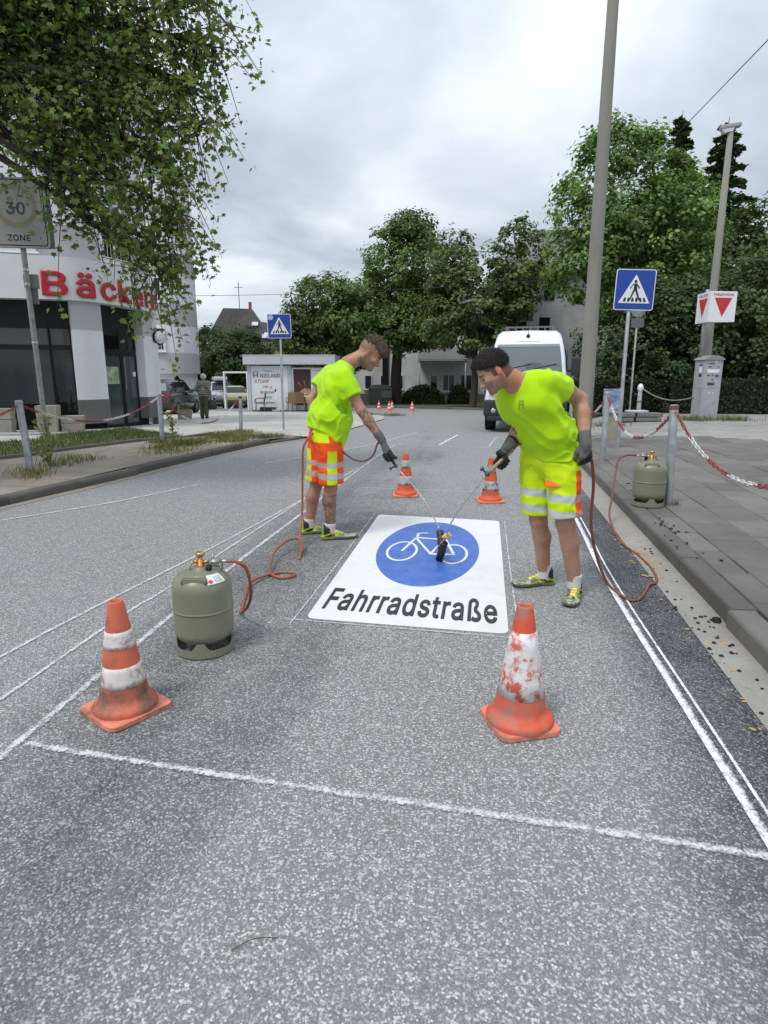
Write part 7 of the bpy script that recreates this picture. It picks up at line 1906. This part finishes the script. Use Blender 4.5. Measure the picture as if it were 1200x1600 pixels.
    def shirt_col(V):
        c = np.tile(NEON, (len(V), 1)); n = fbm(V * 9, 3)[:, None]; c = c * (.96 + .07 * n)
        q = V - A3(J['chest']); lx = q @ A3(L); uz = q @ A3(U)
        # small printed emblem on the chest
        fr = (q @ A3(Ft)) > .06; ex = lx - .062; ez = uz - .030
        m = fr & (np.abs(ex) < .022) & (np.abs(ez) < .024) & ((np.abs(np.abs(ex) - .016) < .0045) | (np.abs(ez - .004) < .004) | (np.abs(ez - .019) < .0035)); c[m] = (.20, .30, .03)
        return np.clip(c, 0, 1)
    lo, hi = bounds([J['pelvis'], J['shL'], J['shR'], sl['L'], sl['R'], J['neck']], .20)
    grown('t_shirt', shirt, lo, hi, .0062, CLOTH, p, shirt_col, loc)
    # shorts
    hems = {}
    for s in 'LR': hems[s] = J['hip' + s] * .12 + J['kn' + s] * .88
    def shorts(P):
        d = f_rc(P, J['pelvis'] + L * .078 - np.array((0, 0, .03)), J['pelvis'] - L * .072 - np.array((0, 0, .03)), .120, .120)
        for s in 'LR':
            e = f_rc(P, J['hip' + s] + (.020 if s == 'L' else -.016) * L, hems[s] + (.008 if s == 'L' else -.010) * L + (hems[s] - J['hip' + s]) * .2, .108, .094)
            e = e - folds(P, L, .06, .014, .6, 3.0 + ord(s)) - folds(P, (0, 0, 1), .07, .010, .6, 5.0 + ord(s))
            dv = nrm(hems[s] - J['hip' + s]); e = smax(e, f_pl(P, hems[s] + dv * .008 * 1, dv), .006)
            d = smin(d, e, .025)
        d = smax(d, P[:, 2] - 1.08, .01)
        return d
    def shorts_col(V):
        n = fbm(V * 14, 3)[:, None]; c = np.tile(YELL, (len(V), 1)) * (.86 + .24 * n)
        side = ((V - A3(J['pelvis'])) @ A3(L)); sf = ((V - A3(J['pelvis'])) @ A3(F))
        dirt = (fbm(V * 7 + 3, 3) > .52) & (V[:, 2] > .78) & (V[:, 2] < .95); c[dirt] *= .80
        z = V[:, 2] + .02 * side
        for a, b in ((.735, .785), (.630, .680)): c[(z > a) & (z < b)] = SILV * (.9 + .2 * n[(z > a) & (z < b)])
        orr = (side > .10) & (sf < .012) & (V[:, 2] < .93); c[orr] = ORANGE
        for a, b in ((.735, .785), (.630, .680)): c[orr & (z > a) & (z < b)] = (.50, .26, .20)
        tag_ = (np.abs(side - .120) < .012) & (np.abs(V[:, 2] - .600) < .014) & (sf > .0); c[tag_] = (.25, .06, .03)
        return np.clip(c, 0, 1)
    lo, hi = bounds([J['pelvis'], hems['L'], hems['R']], .19)
    so = grown('shorts', shorts, lo, hi, .0062, SHORTS, p, shorts_col, loc)
    b = MB(); o = J['pelvis'] + L * .150 + F * .060 - np.array((0, 0, .145)) - np.array(loc); ll = L * .07; ff = F * .055
    b.add([o - ff * 1.3 + ll * .3, o + ff * 1.2 - ll * .9, o + ff * 1.4 - ll * .5 - np.array((0, 0, .030)) + F * .02, o + ll * .75 - np.array((0, 0, .032)) + F * .012, o - ff * 1.5 + ll * .5 - np.array((0, 0, .03)), o + np.array((0, 0, .028)) + ll * .35 - ff * .3], [(0, 4, 3), (0, 3, 5), (5, 3, 2), (5, 2, 1)])
    fl = b.build('pocket_flap', M('orange_cloth', (.85, .14, .02), rough=.8, var=.1, vs=30), so)
    sd = fl.modifiers.new('thickness', 'SOLIDIFY'); sd.thickness = .006
    # gloves, socks, trainers
    grey = np.array((.125, .122, .118)); blk = np.array((.014, .014, .015))
    gf, gp = grip_hand((.112, 3.970, .974), np.array((.185, 3.995, 1.05)) - np.array((.035, 3.945, .90)), J['wrR'], -1, J['elR'])
    lo, hi = bounds(gp, .07)
    def gcol(V):
        n = fbm(V * 40, 2); d = np.linalg.norm(V - A3(J['wrR']), axis=1); c = np.tile(grey, (len(V), 1)); c[d + .03 * (n - .5) > .052] = blk; return c * (.8 + .4 * n[:, None])
    grown('glove', gf, lo, hi, .0042, GLOVE, p, gcol, loc)
    gf2, gp2 = relaxed_hand(J['wrL'], (.06, -.05, -1), (.25, -.95, 0), 1, .75, 1.0, J['elL'])
    lo, hi = bounds(gp2, .07)
    def gcol2(V):
        n = fbm(V * 40, 2); r = V - A3(J['wrL']); c = np.tile(grey, (len(V), 1)); c[(r @ A3(nrm((.85, -.35, -.75)))) + .03 * (n - .5) > .055] = blk; return c * (.8 + .4 * n[:, None])
    grown('glove', gf2, lo, hi, .0042, GLOVE, p, gcol2, loc)
    zg = .078
    trainer('shoe', (.655, 4.090, zg - .003), (.560, 3.812, zg - .006), (.618, 4.025, .182), p, loc, 1)
    trainer('shoe', (.512, 4.262, zg + .003), (.226, 4.150, zg + .001), (.446, 4.225, .182), p, loc, 2)
    for a, d in ((J['anL'] + np.array((.0, .0, 0)), 1), (J['anR'] + np.array((.0, .0, 0)), 2)):
        MB().lathe([(.044, -.05), (.0455, .0), (.0475, .025), (.0485, .038), (.048, .042), (.040, .043)], n=24).build('sock', SOCK, p, tuple(a - np.array(loc)))
    return p
build_worker_right()

# ------------------------------------------------------------------ left worker (tattooed, orange shorts)
def build_worker_left():
    J = dict(pelvis=(-1.362, 5.222, 1.000), waist=(-1.325, 5.230, 1.175), chest=(-1.278, 5.262, 1.400), neck=(-1.168, 5.292, 1.622),
             shR=(-1.165, 5.105, 1.500), shL=(-1.360, 5.435, 1.525), elR=(-1.012, 5.080, 1.222), wrR=(-.842, 5.085, .985),
             elL=(-1.515, 5.330, 1.300), wrL=(-1.42, 5.30, 1.06), head=(-.985, 5.330, 1.690),
             hipR=(-1.318, 5.147, .940), hipL=(-1.408, 5.298, .940), knR=(-1.300, 5.150, .565), knL=(-1.470, 5.302, .560), anR=(-1.308, 5.148, .205), anL=(-1.538, 5.295, .205))
    J = {k: np.array(v) for k, v in J.items()}
    F = nrm((.85, .50, 0)); L = np.array((-F[1], F[0], 0)); U = nrm(J['neck'] - J['pelvis']); Ft = nrm(F - U * (F @ U))
    B, W, head = head_parts(J['head'], (.79, .08, -.58), (.50, .06, .86), 1.03)
    loc = (-1.38, 5.22, .098)
    fl_ = nrm((.93, .30, 0)); fb_ = nrm((.92, .40, 0))
    def body(P):
        d = head(P)
        d = smin(d, f_rc(P, J['neck'] - U * .02, W(-.034, 0, -.045), .066, .058), .03)
        t = f_rc(P, J['pelvis'] + L * .05, J['pelvis'] - L * .05, .10, .10)
        t = smin(t, f_rc(P, J['waist'] + L * .045, J['waist'] - L * .045, .095, .095), .08)
        t = smin(t, f_rc(P, J['chest'] + L * .07, J['chest'] - L * .07, .100, .100), .08)
        t = smin(t, f_rc(P, J['shL'], J['shR'], .048, .048), .04)
        d = smin(d, t, .05)
        for s in 'LR':
            mid = J['sh' + s] * .45 + J['el' + s] * .55
            d = smin(d, f_rc(P, J['sh' + s], mid, .048, .049), .03); d = smin(d, f_rc(P, mid, J['el' + s], .047, .040), .02)
            fm = J['el' + s] * .66 + J['wr' + s] * .34
            d = smin(d, f_rc(P, J['el' + s], fm, .041, .044), .02); d = smin(d, f_rc(P, fm, J['wr' + s], .044, .028), .02)
            d = smin(d, f_rc(P, J['hip' + s], J['kn' + s], .078, .054), .04)
            ff = fl_ if s == 'R' else fb_
            cf = J['kn' + s] * .66 + J['an' + s] * .34 - ff * .024
            d = smin(d, f_rc(P, J['kn' + s], J['an' + s], .050, .034), .02); d = smin(d, f_rc(P, J['kn' + s] - ff * .006, cf, .044, .052), .03)
            d = smin(d, f_rc(P, cf, J['an' + s], .049, .033), .03)
            d = smin(d, f_rc(P, J['an' + s], J['an' + s] - np.array((0, 0, .08)), .034, .033), .02)
        return d
    def colour(V):
        c = np.tile((.40, .205, .135), (len(V), 1)); n = fbm(V * 22, 3)[:, None]; c *= (.84 + .32 * n)
        q = (V - A3(J['head'])) @ A3(B).T; near = np.linalg.norm(V - A3(J['head']), axis=1) < .17
        stub = near & (q[:, 2] < -.040) & (q[:, 0] > -.03) & (q[:, 2] > -.13); c[stub] = c[stub] * .66 + np.array((.035, .03, .026))
        fade = near & (q[:, 2] > .0) & (q[:, 0] < .035); c[fade] = c[fade] * .52 + np.array((.030, .026, .024))
        c[near & (np.abs(q[:, 1]) > .074) & (np.abs(q[:, 0] + .01) < .03) & (q[:, 2] < .02)] *= (1.15, .82, .78)
        c[near & (q[:, 0] > .095) & (q[:, 2] < -.02) & (q[:, 2] > -.06)] *= (1.25, .82, .80)
        brow = near & (q[:, 0] > .07) & (np.abs(q[:, 2] - .016) < .007) & (np.abs(q[:, 1]) > .013) & (np.abs(q[:, 1]) < .052); c[brow] = (.06, .04, .03)
        eye = near & (q[:, 0] > .07) & (np.abs(q[:, 2] + .008) < .004) & (np.abs(np.abs(q[:, 1]) - .032) < .014); c[eye] = (.06, .04, .035)
        lip = near & (q[:, 0] > .086) & (np.abs(q[:, 2] + .074) < .012) & (np.abs(q[:, 1]) < .024); c[lip] = (.30, .12, .10)
        # tattoos: forearm and calf of the near side
        ink = np.array((.085, .075, .072))
        ta = vnoise(V * 34); tb = vnoise(V * 26 + 5)
        line_ = (np.abs(ta - .5) < .10) | (np.abs(tb - .5) < .07)
        dist_arm = np.linalg.norm(V - A3(J['elR'] * .55 + J['wrR'] * .45), axis=1)
        m = (dist_arm < .135) & line_ & (V[:, 1] < 5.20) & (V[:, 0] > -1.1); c[m] = c[m] * .42 + ink * .5
        cal = (V[:, 2] > .215) & (V[:, 2] < .50) & (np.linalg.norm((V - A3(J['anR']))[:, :2], axis=1) < .10)
        m = cal & line_; c[m] = c[m] * .35 + ink * .55
        m = cal & (tb > .6); c[m] = c[m] * .6 + np.array((.03, .045, .05))
        m = (V[:, 2] > 1.50) & (np.linalg.norm(V - A3(W(-.02, -.05, -.085)), axis=1) < .035) & line_; c[m] = c[m] * .4 + ink * .5
        c[V[:, 2] < .6] *= (.92, .88, .86)
        return np.clip(c, 0, 1)
    lo, hi = bounds(list(J.values()) + [W(.14, 0, .14), W(-.12, 0, .14)], .08); lo[2] = .10
    p = grown('person', body, lo, hi, .0066, SKIN, None, colour, loc); p.location = loc
    tag(p, 'tattooed worker in neon shirt and orange shorts holding the dark torch', 'person', 'road workers heating the panel')
    def hair(P):
        q = (P - A3(J['head'])) @ A3(B).T
        st = fbm(P * A3((62, 62, 24)), 2) - .5
        d = f_el(P, W(.004, 0, .074), (.100, .068, .066), B) + st * .045
        d = smin(d, f_el(P, W(.080, 0, .070), (.036, .056, .044), B) + st * .05, .03)
        d = smin(d, f_el(P, W(-.01, 0, .095), (.072, .052, .052), B) + st * .06, .03)
        return smax(d, -(q[:, 2] - .046 + .16 * np.clip(q[:, 0], 0, .2) + st * .03), .012)
    h_ = grown('hair', hair, W(0, 0, .05) - .17, W(0, 0, .05) + .17, .0055, hair_mat('brown_hair', (.075, .050, .036)), p, None, loc)
    strands(h_, p, 4200, .022, .0013, tuple(B[0] * .8 + B[2] * .1), .22, (.105, .072, .050), 6)
    hem = np.array((-1.35, 5.22, .968)); hemn = nrm((-.80 * F[0], -.80 * F[1], -1.0))
    sl = {'R': J['shR'] * .42 + J['elR'] * .58, 'L': J['shL'] * .42 + J['elL'] * .58}
    def shirt_raw(P):
        d = f_rc(P, J['pelvis'] + L * .080 + U * .02 - Ft * .012, J['pelvis'] - L * .085 + U * .02 - Ft * .012, .126, .126)
        d = smin(d, f_rc(P, J['pelvis'] + L * .06 - U * .02 + Ft * .055, J['pelvis'] - L * .075 - U * .02 + Ft * .055, .112, .112), .06)
        d = smin(d, f_rc(P, J['waist'] + L * .075 + Ft * .055, J['waist'] - L * .085 + Ft * .055, .125, .125), .10)
        d = smin(d, f_rc(P, J['waist'] + L * .075 - Ft * .030, J['waist'] - L * .085 - Ft * .030, .112, .112), .10)
        d = smin(d, f_rc(P, J['chest'] + L * .085 + Ft * .012, J['chest'] - L * .090 + Ft * .012, .138, .138), .10)
        d = smin(d, f_rc(P, J['shL'] * .85 + J['shR'] * .15, J['shR'] * .85 + J['shL'] * .15, .075, .075), .07)
        d = smin(d, f_rc(P, J['neck'] - U * .07 - Ft * .01, J['chest'] + U * .06, .085, .11), .06)
        for s in 'LR': d = smin(d, f_rc(P, J['sh' + s], sl[s] + (sl[s] - J['sh' + s]) * .3, .076, .080), .035)
        right = -L
        d = d - folds(P, nrm(-U + right * .5 - Ft * .5), .085, .030, .45, 1.3) * sst(-f_pl(P, J['shR'], U), -.03, .10)
        d = d - folds(P, nrm(-U * .5 + Ft + right * .3), .075, .030, .4, 6.1) * np.exp(-((P - A3(J['shR'] - U * .14)) ** 2).sum(1) / .03)
        d = d - folds(P, nrm(Ft - U * .3), .075, .026, .45, 3.0) * sst(-f_pl(P, J['waist'], U), -.08, .06)
        return d
    def shirt(P):
        d = shirt_raw(P)
        d = smax(d, f_pl(P, hem, hemn) - .012 * np.sin(P[:, 0] * 17 + P[:, 1] * 9), .008)
        for s in 'LR':
            dv = nrm(sl[s] - J['sh' + s]); pl = f_pl(P, sl[s], dv)
            nearby = np.linalg.norm(P - A3(sl[s]), axis=1) < .17
            away = f_rc(P, J['chest'], J['pelvis'], .19, .17) > 0
            d = np.where(nearby, smax(d, np.where(away | (np.linalg.norm(P - A3(sl[s] + dv * .05), axis=1) < .10), pl, -1.0), .006), d)
        nk = f_rc(P, J['neck'] + U * .015 + Ft * .01, W(-.03, 0, -.05) + U * .02, .068, .092)
        return smax(d, -nk, .006)
    def shirt_col(V):
        c = np.tile(NEON * np.array((.92, .97, 1)), (len(V), 1)); n = fbm(V * 9, 3)[:, None]; c = c * (.95 + .09 * n)
        r = V - A3(J['waist']); sp = (vnoise(V * 60) > .86) & ((r @ A3(-L)) > .08) & ((r @ A3(Ft)) > .03) & (np.abs(r @ A3(U)) < .13); c[sp] = (.16, .24, .03)
        return np.clip(c, 0, 1)
    lo, hi = bounds([J['pelvis'], J['shL'], J['shR'], sl['L'], sl['R'], J['neck']], .20)
    grown('t_shirt', shirt, lo, hi, .0066, CLOTH, p, shirt_col, loc)
    hems = {s: J['hip' + s] * .10 + J['kn' + s] * .90 for s in 'LR'}
    def shorts(P):
        d = f_rc(P, J['pelvis'] + L * .075, J['pelvis'] - L * .075, .122, .122)
        for s in 'LR':
            k = 1 if s == 'L' else -1
            e = f_rc(P, J['hip' + s] + L * .02 * k, hems[s] + L * .006 * k + (hems[s] - J['hip' + s]) * .2, .112, .098)
            e = e - folds(P, F, .06, .014, .6, 3.0 + ord(s)) - folds(P, (0, 0, 1), .07, .012, .6, 5.0 + ord(s))
            dv = nrm(hems[s] - J['hip' + s]); e = smax(e, f_pl(P, hems[s] + dv * .012, dv), .006); d = smin(d, e, .025)
        return smax(d, P[:, 2] - 1.10, .01)
    def shorts_col(V):
        n = fbm(V * 14, 3)[:, None]; c = np.tile(ORANGE, (len(V), 1)) * (.86 + .24 * n)
        r = V - A3(J['pelvis']); side = r @ A3(-L); fw = r @ A3(F); z = V[:, 2]
        y_ = (side > .05) & (fw > -.045) & (fw < .040) & (z < .885); c[y_] = YELL * (.9 + .15 * n[y_])
        y2 = (fw < -.118) & (side < -.02) & (z < .88); c[y2] = YELL * .9
        w_ = (z > .955) & (fw < -.03) & (side > .0); c[w_] = YELL * .95
        for a, b in ((.735, .785), (.640, .690)):
            k = (z > a) & (z < b); c[k] = np.where(y_[k][:, None], SILV, np.array((.52, .36, .33))) * (.9 + .2 * n[k])
        return np.clip(c, 0, 1)
    lo, hi = bounds([J['pelvis'], hems['L'], hems['R']], .19)
    grown('shorts', shorts, lo, hi, .0066, SHORTS, p, shorts_col, loc)
    grey = np.array((.115, .112, .11)); blk = np.array((.02, .02, .021))
    gf, gp = grip_hand((-.778, 5.105, .848), np.array((.065, .005, -.11)), J['wrR'], 1, J['elR'])
    lo, hi = bounds(gp, .07)
    def gcol(V):
        n = fbm(V * 40, 2); d = np.linalg.norm(V - A3(J['wrR']), axis=1); c = np.tile(grey, (len(V), 1)); c[d + .05 * (n - .5) > .105] = blk; return c * (.8 + .4 * n[:, None])
    grown('glove', gf, lo, hi, .0046, GLOVE, p, gcol, loc)
    gf2, gp2 = relaxed_hand(J['wrL'], (.10, .10, -1), (-.3, .9, 0), 1, .7)
    lo, hi = bounds(gp2, .05); grown('glove', gf2, lo, hi, .0055, GLOVE, p, lambda V: np.tile(grey, (len(V), 1)), loc)
    trainer('shoe', (-1.382, 5.105, .098), (-1.082, 5.218, .099), (-1.322, 5.130, .198), p, loc, 3)
    trainer('shoe', (-1.610, 5.258, .100), (-1.345, 5.372, .101), (-1.553, 5.283, .200), p, loc, 4)
    for a in (J['anR'] + np.array((-.004, -.004, -.0)), J['anL'] + np.array((-.004, -.004, 0))):
        MB().lathe([(.044, -.05), (.0460, .0), (.0475, .012), (.0490, .026), (.048, .030), (.038, .031)], n=24).build('sock', SOCK, p, tuple(a - np.array(loc)))
    return p
build_worker_left()
